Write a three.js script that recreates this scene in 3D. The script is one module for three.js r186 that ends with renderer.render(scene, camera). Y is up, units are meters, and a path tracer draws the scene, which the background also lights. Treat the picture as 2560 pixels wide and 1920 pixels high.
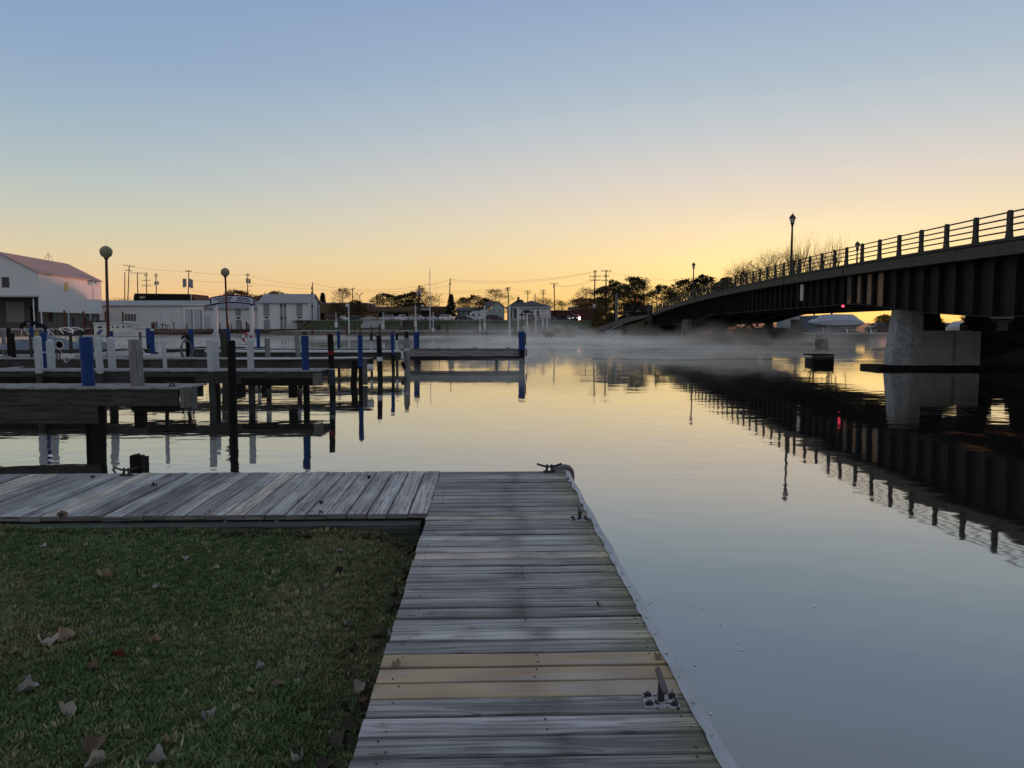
import * as THREE from 'three';
import { mergeGeometries } from 'three/addons/utils/BufferGeometryUtils.js';

// ---------------------------------------------------------------- camera, sky, sun, exposure
const EYE = 2.6, PITCH = THREE.MathUtils.degToRad(4.37), FOC = 1923;      // eye height above the water; focal length in photo pixels (2560 wide)
const scene = new THREE.Scene();
const camera = new THREE.PerspectiveCamera(53.06, 4 / 3, 0.05, 6000);
camera.position.set(0, EYE, 0);
camera.rotation.set(-PITCH, 0, 0);
const renderer = new THREE.WebGLRenderer({ antialias: true });
renderer.setSize(1024, 768);
renderer.toneMapping = THREE.LinearToneMapping;
renderer.toneMappingExposure = 1.0;
renderer.shadowMap.enabled = true;

const SUN_AZ = THREE.MathUtils.degToRad(22.5), SUN_EL = THREE.MathUtils.degToRad(1.1);
const toLin = (c) => c.map((v) => { v /= 255; return v <= 0.04045 ? v / 12.92 : ((v + 0.055) / 1.055) ** 2.4; });
const smooth = (a, b, x) => { const t = Math.min(1, Math.max(0, (x - a) / (b - a))); return t * t * (3 - 2 * t); };
function ramp(stops, x) {
  if (x <= stops[0][0]) return stops[0][1];
  for (let i = 1; i < stops.length; i++) if (x <= stops[i][0]) {
    const [a, ca] = stops[i - 1], [b, cb] = stops[i], t = (x - a) / (b - a);
    return ca.map((v, k) => v + (cb[k] - v) * t);
  }
  return stops[stops.length - 1][1];
}
{
  const L = (list) => list.map(([e, c]) => [e, toLin(c)]);
  const near = L([[0, [250, 194, 110]], [2.2, [251, 208, 128]], [4.5, [250, 220, 160]], [7, [243, 221, 184]], [10, [226, 214, 200]], [13.5, [199, 204, 206]], [17, [174, 190, 203]], [22, [151, 172, 200]], [31, [141, 155, 176]], [50, [146, 156, 172]], [90, [150, 158, 172]]]);
  const far = L([[0, [241, 184, 128]], [2.2, [238, 196, 142]], [4.5, [226, 206, 166]], [7, [203, 203, 184]], [10, [180, 193, 194]], [13.5, [160, 181, 196]], [17, [145, 169, 197]], [22, [133, 158, 194]], [31, [132, 149, 176]], [50, [145, 156, 172]], [90, [150, 158, 172]]]);
  const back = L([[0, [150, 152, 162]], [5, [180, 170, 170]], [10, [188, 182, 180]], [18, [178, 178, 180]], [31, [160, 166, 174]], [50, [152, 160, 172]], [90, [150, 158, 172]]]);
  const W = 1024, H = 512, data = new Float32Array(W * H * 4);
  for (let r = 0; r < H; r++) for (let c = 0; c < W; c++) {
    const up = ((r + 0.5) / H - 0.5) * 180, round = ((c + 0.5) / W - 0.5) * 2 * Math.PI;
    let az = Math.atan2(Math.cos(round), -Math.sin(round)) - SUN_AZ;        // angle from the sun, seen from above
    az = Math.abs(Math.atan2(Math.sin(az), Math.cos(az))) * 180 / Math.PI;
    const e = Math.max(0, up), a = ramp(near, e), b = ramp(far, e), d = ramp(back, e);
    const t = smooth(4, 58, az), s = smooth(70, 165, az), glow = 0.5 * Math.exp(-((az / 15) ** 2)) * Math.exp(-((e / 5.5) ** 2));
    for (let k = 0; k < 3; k++) {
      const v = (a[k] * (1 - t) + b[k] * t) * (1 - s) + d[k] * s;
      data[(r * W + c) * 4 + k] = up < 0 ? 0.06 : v * (1 + glow * [1.2, 1, 0.5][k]);
    }
    data[(r * W + c) * 4 + 3] = 1;
  }
  const sky = new THREE.DataTexture(data, W, H, THREE.RGBAFormat, THREE.FloatType);
  sky.mapping = THREE.EquirectangularReflectionMapping;
  sky.magFilter = THREE.LinearFilter; sky.minFilter = THREE.LinearFilter; sky.needsUpdate = true;
  scene.background = sky; scene.environment = sky;
}
const sun = new THREE.DirectionalLight(new THREE.Color().setRGB(1, 0.38, 0.22), 2.6);
sun.name = 'sun_light';
sun.position.set(Math.sin(SUN_AZ) * Math.cos(SUN_EL), Math.sin(SUN_EL), -Math.cos(SUN_AZ) * Math.cos(SUN_EL)).multiplyScalar(600);
sun.castShadow = true; sun.shadow.mapSize.set(2048, 2048);
Object.assign(sun.shadow.camera, { left: -260, right: 260, top: 120, bottom: -120, near: 10, far: 1400 });
scene.add(sun, sun.target);

// ---------------------------------------------------------------- small tools
const V = (x, y, z) => new THREE.Vector3(x, y, z);
function rng(seed) { let s = seed >>> 0; return () => { s = (s + 0x6d2b79f5) | 0; let t = Math.imul(s ^ (s >>> 15), 1 | s); t = (t + Math.imul(t ^ (t >>> 7), 61 | t)) ^ t; return ((t ^ (t >>> 14)) >>> 0) / 4294967296; }; }
const rnd = rng(7);
const between = (a, b, r = rnd) => a + (b - a) * r();
// a measured photo pixel, at a known distance ahead, as a place in the world
function at(px, py, D) {
  const t = (py - 960) / FOC, down = D * Math.tan(PITCH + Math.atan(t));
  return V(((px - 1280) / FOC) * (D * Math.cos(PITCH) + down * Math.sin(PITCH)), EYE - down, -D);
}
const xAt = (px, D) => at(px, 813, D).x, yAt = (py, D) => at(1280, py, D).y;
const used = new Map();
function numbered(name) { const n = used.get(name) ?? 0; used.set(name, n + 1); return n ? `${name}_${String(n).padStart(3, '0')}` : name; }
function tag(o, label, category, group, kind) {
  if (label) o.userData.label = label;
  if (category) o.userData.category = category;
  if (group) o.userData.group = group;
  if (kind) o.userData.kind = kind;
  return o;
}
function thing(name, label, category, pos = [0, 0, 0], turn = 0, group) {
  const o = new THREE.Group(); o.name = numbered(name); o.position.set(...(pos.isVector3 ? pos.toArray() : pos)); o.rotation.y = turn; scene.add(o);
  return tag(o, label, category, group);
}
function copyOf(root, pos, turn, label, group, scale) {
  const r = root.clone(); r.name = numbered(root.name.replace(/_\d{3}$/, '')); r.position.copy(pos.isVector3 ? pos : V(...pos)); r.rotation.y = turn; if (scale) r.scale.setScalar(scale);
  r.userData = { ...root.userData }; if (label) r.userData.label = label; if (group) r.userData.group = group;
  scene.add(r); return r;
}
function mesh(name, geo, mat, parent) {
  const m = new THREE.Mesh(geo, mat); m.castShadow = m.receiveShadow = true;
  m.name = parent ? name : numbered(name); (parent ?? scene).add(m); return m;
}
// triangles -> geometry with position, normal, uv (and colour)
function geoFrom(pos, uv, idx, col) {
  const g = new THREE.BufferGeometry();
  g.setAttribute('position', new THREE.Float32BufferAttribute(pos, 3));
  g.setAttribute('uv', new THREE.Float32BufferAttribute(uv, 2));
  if (col) g.setAttribute('color', new THREE.Float32BufferAttribute(col, 3));
  if (idx) g.setIndex(idx);
  g.computeVertexNormals();
  return g;
}
const flat = (g) => { const n = g.index ? g.toNonIndexed() : g; n.computeVertexNormals(); return n; };
// box with uv in metres, u along its longest side
function boxGeo(sx, sy, sz, ou = rnd() * 7, ov = rnd() * 7) {
  const g = new THREE.BoxGeometry(sx, sy, sz), p = g.attributes.position, n = g.attributes.normal, uv = g.attributes.uv;
  const s = [sx, sy, sz];
  for (let i = 0; i < p.count; i++) {
    const c = [p.getX(i), p.getY(i), p.getZ(i)], ax = [n.getX(i), n.getY(i), n.getZ(i)].findIndex((v) => Math.abs(v) > 0.5);
    const [a, b] = [0, 1, 2].filter((k) => k !== ax).sort((k, l) => s[l] - s[k]);
    uv.setXY(i, c[a] + ou, c[b] + ov + ax * 0.37);
  }
  return g;
}
class MB {
  constructor() { this.g = []; }
  add(g, m) { g = g.index ? g.toNonIndexed() : g.clone(); for (const k of Object.keys(g.attributes)) if (!['position', 'normal', 'uv', 'color'].includes(k)) g.deleteAttribute(k); if (m) g.applyMatrix4(m); this.g.push(g); return this; }
  box(x, y, z, sx, sy, sz, ry = 0, rz = 0, rx = 0) {
    return this.add(boxGeo(sx, sy, sz), new THREE.Matrix4().compose(V(x, y, z), new THREE.Quaternion().setFromEuler(new THREE.Euler(rx, ry, rz, 'YXZ')), V(1, 1, 1)));
  }
  span(x0, x1, y0, y1, z0, z1) { return this.box((x0 + x1) / 2, (y0 + y1) / 2, (z0 + z1) / 2, Math.abs(x1 - x0), Math.abs(y1 - y0), Math.abs(z1 - z0)); }
  cyl(a, b, r0, r1 = r0, n = 10, open = false) {           // tapered post from a to b; u runs along it
    const d = V().subVectors(b, a), len = d.length(), g = new THREE.CylinderGeometry(r1, r0, len, n, 1, open), uv = g.attributes.uv, ou = rnd() * 5;
    for (let i = 0; i < uv.count; i++) uv.setXY(i, uv.getY(i) * len + ou, uv.getX(i) * 2 * Math.PI * r0);
    return this.add(g, new THREE.Matrix4().compose(V().addVectors(a, b).multiplyScalar(0.5), new THREE.Quaternion().setFromUnitVectors(V(0, 1, 0), d.normalize()), V(1, 1, 1)));
  }
  beam(a, b, w, h) {                                        // square bar from a to b
    const d = V().subVectors(b, a), len = d.length(), m = new THREE.Matrix4().lookAt(a, b, Math.abs(d.y) > 0.95 * len ? V(0, 0, 1) : V(0, 1, 0));
    m.setPosition(V().addVectors(a, b).multiplyScalar(0.5));
    return this.add(boxGeo(w, h, len), m);
  }
  tube(points, r, n = 6, seg = points.length * 4) { return this.add(new THREE.TubeGeometry(new THREE.CatmullRomCurve3(points), seg, r, n)); }
  lathe(pts, x, y, z, n = 20) { return this.add(new THREE.LatheGeometry(pts.map((p) => new THREE.Vector2(...p)), n), new THREE.Matrix4().makeTranslation(x, y, z)); }
  ball(x, y, z, r, sx = 1, sy = 1, sz = 1, n = 14) { return this.add(new THREE.SphereGeometry(r, n, Math.max(6, n >> 1)), new THREE.Matrix4().makeScale(sx, sy, sz).setPosition(x, y, z)); }
  prism(poly, depth, m, bevel = 0) {                        // polygon in x,y pushed along z by depth
    const s = new THREE.Shape(poly.map((p) => new THREE.Vector2(...p)));
    const g = new THREE.ExtrudeGeometry(s, { depth, bevelEnabled: bevel > 0, bevelSize: bevel, bevelThickness: bevel, bevelSegments: 2, steps: 1 });
    return this.add(g, m);
  }
  loft(rings, closed = true, caps = true) {                 // rings of points, joined by flat quads
    const pos = [], uv = [], n = rings[0].length, m = closed ? n : n - 1;
    let v = 0;
    const quad = (a, b, c, d, u0, u1, v0, v1) => { for (const [p, u, w] of [[a, u0, v0], [b, u0, v1], [c, u1, v1], [a, u0, v0], [c, u1, v1], [d, u1, v0]]) { pos.push(p.x, p.y, p.z); uv.push(u, w); } };
    for (let i = 0; i + 1 < rings.length; i++) {
      const step = rings[i][0].distanceTo(rings[i + 1][0]);
      let w = 0;
      for (let j = 0; j < m; j++) {
        const k = (j + 1) % n, e = rings[i][j].distanceTo(rings[i][k]);
        quad(rings[i][j], rings[i][k], rings[i + 1][k], rings[i + 1][j], v, v + step, w, w + e); w += e;
      }
      v += step;
    }
    if (closed && caps) for (const [r, f] of [[rings[0], 1], [rings[rings.length - 1], 0]]) for (let j = 1; j + 1 < n; j++) for (const p of f ? [r[0], r[j + 1], r[j]] : [r[0], r[j], r[j + 1]]) { pos.push(p.x, p.y, p.z); uv.push(p.x + p.z, p.y); }
    this.g.push(geoFrom(pos, uv)); return this;
  }
  quads(list) { for (const [a, b, c, d] of list) this.loft([[a, b], [d, c]], false); return this; }
  geo() { const g = this.g.length > 1 ? mergeGeometries(this.g) : this.g[0]; this.g = []; return g; }
  build(name, mat, parent) { return mesh(name, this.geo(), mat, parent); }
}

// ---------------------------------------------------------------- noise and textures
function tileNoise(seed) {
  const r = rng(seed), T = new Float32Array(65536); for (let i = 0; i < 65536; i++) T[i] = r();
  return (x, y, px, py) => {                                // value noise that repeats every px by py cells
    const xi = Math.floor(x), yi = Math.floor(y); let fx = x - xi, fy = y - yi; fx = fx * fx * (3 - 2 * fx); fy = fy * fy * (3 - 2 * fy);
    const w = (a, n) => ((a % n) + n) % n, h = (i, j) => T[(w(i, px) * 157 + w(j, py) * 1031 + 17) & 65535];
    return (h(xi, yi) * (1 - fx) + h(xi + 1, yi) * fx) * (1 - fy) + (h(xi, yi + 1) * (1 - fx) + h(xi + 1, yi + 1) * fx) * fy;
  };
}
const N1 = tileNoise(11), N2 = tileNoise(23), N3 = tileNoise(37);
const fbm = (N, u, v, px, py, oct = 4) => { let s = 0, a = 0.5, t = 0; for (let i = 0; i < oct; i++) { s += a * N(u * px, v * py, px, py); t += a; a *= 0.5; px *= 2; py *= 2; } return s / t; };
function texture(w, h, fn, { srgb = true, rx = 1, ry = 1, float = false } = {}) {
  const d = float ? new Float32Array(w * h * 4) : new Uint8Array(w * h * 4);
  for (let y = 0; y < h; y++) for (let x = 0; x < w; x++) {
    const c = fn(x / w, y / h), o = (y * w + x) * 4;
    for (let k = 0; k < 4; k++) { const v = c[k] ?? 1; d[o + k] = float ? v : Math.max(0, Math.min(255, Math.round((k < 3 && srgb ? (v <= 0.0031308 ? v * 12.92 : 1.055 * Math.max(v, 0) ** (1 / 2.4) - 0.055) : v) * 255))); }
  }
  const t = new THREE.DataTexture(d, w, h, THREE.RGBAFormat, float ? THREE.FloatType : THREE.UnsignedByteType);
  t.wrapS = t.wrapT = THREE.RepeatWrapping; t.magFilter = THREE.LinearFilter; t.minFilter = THREE.LinearMipmapLinearFilter; t.generateMipmaps = true;
  if (srgb && !float) t.colorSpace = THREE.SRGBColorSpace;
  t.repeat.set(rx, ry); t.needsUpdate = true; return t;
}
const mix3 = (a, b, t) => [a[0] + (b[0] - a[0]) * t, a[1] + (b[1] - a[1]) * t, a[2] + (b[2] - a[2]) * t];
// weathered timber: grain along u; the tile is 2 m long and 0.75 m wide
const woodFn = (u, v) => {
  const warp = 0.05 * (fbm(N3, u, v, 3, 4, 3) - 0.5);
  const fine = fbm(N1, u, v + warp, 6, 190, 2), mid = fbm(N2, u, v + warp, 4, 46, 3), big = fbm(N3, u, v + warp * 2, 3, 11, 3), spot = fbm(N1, u, v, 14, 14, 4);
  let k = 0.30 * fine + 0.35 * mid + 0.35 * big, dark = 0;
  for (const [ku, kv, kr] of KNOTS) {
    let du = u - ku; du -= Math.round(du); let dv = v - kv; dv -= Math.round(dv);
    const r = Math.hypot(du * 2 / 1.9, dv * 0.75) / kr;
    if (r < 3) { dark += 0.75 * Math.exp(-r * r * 1.3) + 0.16 * Math.exp(-((r - 1.7) ** 2) * 6); }
  }
  const hair = smooth(0.035, 0.0, Math.abs(fbm(N2, u, v + warp * 1.5, 3, 26, 2) - 0.5)) * smooth(0.5, 0.62, fbm(N1, u, v, 5, 9, 2)), crack = smooth(0.4, 0.31, mid) * 0.45 + smooth(0.34, 0.22, fine) * 0.45 + hair * 0.8;
  return [k, Math.min(1, dark), Math.min(1, crack), spot];
};
const KNOTS = [[0.12, 0.2, 0.016], [0.4, 0.62, 0.02], [0.66, 0.12, 0.013], [0.83, 0.81, 0.018], [0.27, 0.9, 0.012], [0.55, 0.38, 0.015], [0.93, 0.5, 0.011]];
const woodMap = texture(1024, 768, (u, v) => {
  const [k, dark, crack, spot] = woodFn(u, v);
  let c = mix3([0.165, 0.167, 0.17], [0.42, 0.42, 0.42], smooth(0.26, 0.74, k) * 0.75 + spot * 0.25);
  c = mix3(c, [0.3, 0.3, 0.29], 0.25 * smooth(0.45, 0.7, spot));
  c = mix3(c, [0.075, 0.075, 0.08], Math.min(1, dark * 0.9 + crack * 0.75));
  return c;
}, { rx: 1 / 2, ry: 1 / 0.75 });
const woodBump = texture(1024, 768, (u, v) => { const [k, dark, crack] = woodFn(u, v); const h = Math.max(0, k - 0.7 * crack - dark * 0.15); return [h, h, h]; }, { srgb: false, rx: 1 / 2, ry: 1 / 0.75 });
const tanMap = texture(1024, 384, (u, v) => {
  const warp = 0.06 * (fbm(N3, u, v, 3, 3, 3) - 0.5), ring = 0.5 + 0.5 * Math.sin((v + warp + 0.02 * fbm(N2, u, v, 2, 4, 2)) * 2 * Math.PI * 22 + 5 * fbm(N2, u, v, 2, 3, 2)), fine = fbm(N1, u, v, 6, 150, 2), spot = fbm(N2, u, v, 5, 8, 4);
  return mix3(mix3([0.3, 0.235, 0.165], [0.44, 0.355, 0.26], 0.45 * ring + 0.55 * fine), [0.37, 0.345, 0.33], 0.75 * smooth(0.38, 0.68, spot));
}, { rx: 1 / 2, ry: 1 / 0.4 });
const grey = (a, b, N, px, py, oct = 5) => (u, v) => { const t = fbm(N, u, v, px, py, oct); return [a + (b - a) * t, a + (b - a) * t, a + (b - a) * t]; };
const mottle = texture(512, 512, (u, v) => { const t = 0.6 * fbm(N1, u, v, 6, 6, 6) + 0.4 * fbm(N2, u, v, 40, 40, 3); const s = 0.72 + 0.5 * t; return [s * 0.95, s * 0.95, s * 0.95]; }, { rx: 0.4, ry: 0.4 });
const mottleBump = texture(512, 512, grey(0, 1, N2, 24, 24, 5), { srgb: false, rx: 0.4, ry: 0.4 });
const streak = texture(512, 512, (u, v) => { const t = 0.45 * fbm(N1, u, v, 22, 4, 5) + 0.55 * fbm(N2, u, v, 8, 8, 6), s = 0.55 + 0.75 * t; return [s, s, s]; }, { rx: 0.22, ry: 0.22 });
const std = (r, g, b, o = {}) => new THREE.MeshPhysicalMaterial({ color: new THREE.Color().setRGB(r, g, b), roughness: 0.85, specularIntensity: (o.roughness ?? 0.85) > 0.5 ? 0.3 : 1, ...o });
const M = {
  timber: std(0.8, 0.8, 0.8, { map: woodMap, bumpMap: woodBump, bumpScale: 0.004, roughness: 0.9 }),
  midTimber: std(0.5, 0.5, 0.48, { map: woodMap, bumpMap: woodBump, bumpScale: 0.006, roughness: 0.9 }),
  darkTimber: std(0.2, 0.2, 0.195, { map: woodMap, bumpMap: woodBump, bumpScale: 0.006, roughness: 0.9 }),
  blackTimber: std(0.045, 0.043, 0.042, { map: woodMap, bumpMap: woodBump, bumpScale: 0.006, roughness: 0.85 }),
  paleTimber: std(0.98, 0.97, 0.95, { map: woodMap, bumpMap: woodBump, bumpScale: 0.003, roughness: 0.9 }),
  redTimber: std(0.42, 0.17, 0.13, { map: woodMap, bumpMap: woodBump, bumpScale: 0.004 }),
  brownTimber: std(0.5, 0.36, 0.3, { map: woodMap, bumpMap: woodBump, bumpScale: 0.004 }),
  whitePaint: std(0.62, 0.65, 0.68, { map: mottle, roughness: 0.6 }),
  wornWhite: std(0.5, 0.54, 0.58, { map: streak, bumpMap: mottleBump, bumpScale: 0.003, roughness: 0.75 }),
  blue: std(0.006, 0.046, 0.2, { map: streak, roughness: 0.55, specularIntensity: 0.5 }),
  black: std(0.012, 0.012, 0.014, { map: mottle, roughness: 0.6 }),
  rubber: std(0.03, 0.03, 0.03, { roughness: 0.75, map: mottle }),
  iron: std(0.05, 0.05, 0.055, { roughness: 0.65, metalness: 0.3, map: mottle, bumpMap: mottleBump, bumpScale: 0.002 }),
  galvanised: std(0.42, 0.43, 0.45, { roughness: 0.6, metalness: 0.35, map: mottle, bumpMap: mottleBump, bumpScale: 0.0015 }),
  chrome: std(0.7, 0.7, 0.7, { roughness: 0.25, metalness: 0.9 }),
  maroon: std(0.05, 0.012, 0.012, { roughness: 0.5, map: mottle }),
  concrete: std(0.3, 0.31, 0.31, { map: streak, bumpMap: mottleBump, bumpScale: 0.008, roughness: 0.95 }),
  darkSteel: std(0.017, 0.016, 0.016, { map: streak, roughness: 0.7 }),
  brownSteel: std(0.3, 0.21, 0.14, { map: streak, roughness: 0.85 }),
  glass: std(0.02, 0.023, 0.026, { roughness: 0.06 }),
};
// ---------------------------------------------------------------- water
const ripple = (u, v) => {                                   // tile of 30 m by 30 m, height 0..1
  const a = fbm(N1, u + 0.006 * N3(u * 20, v * 20, 20, 20), v, 26, 44, 3), b = fbm(N2, u, v, 70, 130, 3), c = fbm(N3, u, v, 7, 9, 2), calm = smooth(0.35, 0.65, fbm(N2, u, v, 3, 4, 3));
  return 0.5 * c + (0.25 + 0.4 * calm) * a * 0.6 + (0.1 + 0.2 * calm) * b * 0.35;
};
const waterBump = texture(1024, 1024, (u, v) => { const h = ripple(u, v); return [h, h, h]; }, { srgb: false, float: true, rx: 1 / 30, ry: 1 / 30 });
const water = new THREE.MeshStandardMaterial({ color: new THREE.Color().setRGB(0.36, 0.36, 0.33), metalness: 0.97, roughness: 0.03, bumpMap: waterBump, bumpScale: 0.019 });
{
  const g = geoFrom([-900, 0, 40, 900, 0, 40, 900, 0, -900, -900, 0, -900], [-900, -40, 900, -40, 900, 900, -900, 900], [0, 1, 2, 0, 2, 3]);
  tag(mesh('water', g, water), 'calm grey-blue river mirroring the dawn sky', null, null, 'structure');
}
// ---------------------------------------------------------------- near bank: earth under the lawn and the boards
const TURN = 0.0343;                                          // the boardwalk runs this much to the left of straight ahead
const bw = (x, y, z) => V(x * Math.cos(TURN) + z * Math.sin(TURN), y, -x * Math.sin(TURN) + z * Math.cos(TURN));   // boardwalk axes -> world
const DECK = 1.05;
const lawnY = (x, z) => 0.925 + 0.03 * smooth(-0.8, -3, x) + 0.012 * Math.sin(x * 2.1 + z * 1.3) + 0.015 * Math.sin(z * 1.7 - x) - 0.11 * smooth(-0.95, -0.5, x) + 0.04 * smooth(-0.6, -3.4, x) * smooth(-4.2, -6, z);
const soil = texture(512, 512, (u, v) => {
  const t = fbm(N1, u, v, 8, 8, 6), s = fbm(N2, u, v, 40, 40, 3), dry = smooth(0.45, 0.7, fbm(N3, u, v, 4, 4, 4));
  return mix3(mix3([0.03, 0.04, 0.016], [0.08, 0.095, 0.045], t * 0.6 + s * 0.4), [0.11, 0.095, 0.05], dry * 0.5);
}, { rx: 0.5, ry: 0.5 });
{
  const pos = [], uv = [], idx = [], nx = 60, nz = 50;
  for (let j = 0; j <= nz; j++) for (let i = 0; i <= nx; i++) {
    const x = -14 + (13.52 * i) / nx, z = 1.5 - (7.74 * j) / nz, p = bw(x, 0, z);
    pos.push(p.x, lawnY(x, z), p.z); uv.push(p.x, p.z);
    if (i < nx && j < nz) { const a = j * (nx + 1) + i; idx.push(a, a + 1, a + nx + 2, a, a + nx + 2, a + nx + 1); }
  }
  tag(mesh('lawn', geoFrom(pos, uv, idx), std(1, 1, 1, { map: soil, roughness: 1 })), 'dark autumn lawn beside the boardwalk', null, null, 'structure');
  // bank behind the camera and under the boards, closed off from the water by a timber bulkhead
  const b = new MB();
  b.span(-14, -0.3, -1.5, 0.72, 1.6, -6.35); b.span(-14, 0.7, -1.5, 0.7, 12, 1.62);
  const m = b.build('river_bank', std(0.05, 0.045, 0.035, { map: mottle })); m.rotation.y = TURN;
  tag(m, 'dark earth bank under the lawn', null, null, 'structure');
}
// blades of grass: tufts spread over the lawn
{
  const r = rng(91), pos = [], uv = [], blades = 9;
  for (let k = 0; k < blades; k++) {
    const a = r() * 6.283, rad = 0.018 * Math.sqrt(r()), h = 0.012 + 0.014 * r(), w = 0.0013 + 0.001 * r(), lean = 0.008 + 0.014 * r(), t = a + (r() - 0.5) * 2, bx = Math.cos(a) * rad, bz = Math.sin(a) * rad, sx = Math.sin(t) * w, sz = -Math.cos(t) * w, dx = Math.cos(t) * lean, dz = Math.sin(t) * lean;
    const mx = bx + dx * 0.4, mz = bz + dz * 0.4;
    for (const p of [[bx - sx, 0, bz - sz], [bx + sx, 0, bz + sz], [mx + sx, h * 0.65, mz + sz], [bx - sx, 0, bz - sz], [mx + sx, h * 0.65, mz + sz], [mx - sx, h * 0.65, mz - sz], [mx - sx, h * 0.65, mz - sz], [mx + sx, h * 0.65, mz + sz], [bx + dx, h, bz + dz]]) { pos.push(...p); uv.push(0, 0); }
  }
  const g = geoFrom(pos, uv), n = 85000, im = new THREE.InstancedMesh(g, std(1, 1, 1, { roughness: 0.9, side: THREE.DoubleSide }), n), q = new THREE.Quaternion(), m4 = new THREE.Matrix4(), c = new THREE.Color();
  const drift = (x, z) => fbm(N3, (x + 20) / 16, (z + 20) / 16, 22, 22, 4);
  for (let i = 0; i < n; i++) {
    const rim = i < 5200, z = rim && i % 2 ? -6.02 - 0.12 * r() : -1.0 - 5.16 * r(), wide = 0.75 * -z + 0.5, x = rim && !(i % 2) ? -0.53 - 0.13 * r() * r() : -0.5 - wide * r(), p = bw(x, 0, z), d = drift(x, z), e = drift(z * 1.7, x * 1.7);
    q.setFromEuler(new THREE.Euler((r() - 0.5) * 0.5, r() * 6.283, (r() - 0.5) * 0.5));
    const s = (rim ? 0.8 + 1.5 * r() * r() : r() < 0.04 ? 1.3 + 0.6 * r() : 0.65 + 0.6 * r()) * (x > -0.75 ? 0.8 : 1) * (0.7 + 0.6 * e);
    m4.compose(V(p.x, lawnY(x, z) - 0.003, p.z), q, V(s, s * (0.8 + 0.5 * d), s)); im.setMatrixAt(i, m4);
    const dry = smooth(0.48, 0.66, d), k = 0.6 + 0.7 * r();
    const col = r() < 0.1 + 0.1 * dry ? [0.32, 0.28, 0.17] : mix3([0.1, 0.165, 0.065], [0.21, 0.215, 0.11], dry * 0.6 + 0.2 * r());
    im.setColorAt(i, c.setRGB(col[0] * k, col[1] * k, col[2] * k));
  }
  im.name = 'grass'; im.castShadow = im.receiveShadow = true; scene.add(im);
  tag(im, 'short dark green lawn grass with dry patches', null, null, 'stuff');
}
// ---------------------------------------------------------------- boardwalk
// one board: rounded arrises, a slight sag; length along x; vertex colours carry stains
function boardGeo(len, w, t, seed, stain) {
  const r = rng(seed), seg = 14, ch = 0.006, ou = r() * 9, ov = r() * 9, rings = [];
  const cup = (r() - 0.5) * 0.006, bow = (r() - 0.5) * 0.006, ph = r() * 6;
  const prof = [[-w / 2, -t], [-w / 2, -ch], [-w / 2 + ch * 0.4, -ch * 0.35], [-w / 2 + ch * 1.6, 0], [-w * 0.2, 0], [w * 0.2, 0], [w / 2 - ch * 1.6, 0], [w / 2 - ch * 0.4, -ch * 0.35], [w / 2, -ch], [w / 2, -t]];
  const pos = [], uv = [], col = [], idx = [], np = prof.length;
  for (let i = 0; i <= seg; i++) for (const [z, y] of prof) {
    const x = (i / seg - 0.5) * len, wob = 0.0016 * Math.sin(x * 9 + ph) * Math.sign(z);
    pos.push(x, y + bow * Math.cos((x / len) * Math.PI) + cup * (z / w) ** 2 * 2, z + (Math.abs(z) > w * 0.4 ? wob : 0)); uv.push(x + ou, z + ov + (y < -ch * 1.5 ? 0.02 : 0));
    col.push(...stain(x, z));
  }
  for (let i = 0; i < seg; i++) for (let j = 0; j + 1 < np; j++) { const a = i * np + j; idx.push(a, a + np, a + 1, a + 1, a + np, a + np + 1); }
  // ends
  for (const [i, f] of [[0, 1], [seg, 0]]) { const base = pos.length / 3; for (let j = 0; j < np; j++) { const o = (i * np + j) * 3; pos.push(pos[o], pos[o + 1], pos[o + 2]); uv.push(prof[j][0] + ou, prof[j][1] + ov); col.push(0.5, 0.5, 0.5); } for (let j = 1; j + 1 < np; j++) f ? idx.push(base, base + j, base + j + 1) : idx.push(base, base + j + 1, base + j); }
  const g = geoFrom(pos, uv, idx, col); return g;
}
const boardMat = std(1.36, 1.33, 1.29, { map: woodMap, bumpMap: woodBump, bumpScale: 0.009, roughness: 0.72, vertexColors: true });
const tanMat = std(1.12, 1.06, 0.97, { map: tanMap, bumpMap: woodBump, bumpScale: 0.002, roughness: 0.75, vertexColors: true });
const XL = -0.48, XR = 0.87, FARZ = -8.1;
function nailHeads(list, parent) {
  const b = new MB(); for (const [x, y, z] of list) b.cyl(V(x, y - 0.004, z), V(x, y + 0.0006, z), 0.0042, 0.0042, 7);
  const m = b.build('nail_heads', M.iron, parent); m.userData.kind = 'stuff'; return m;
}
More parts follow.
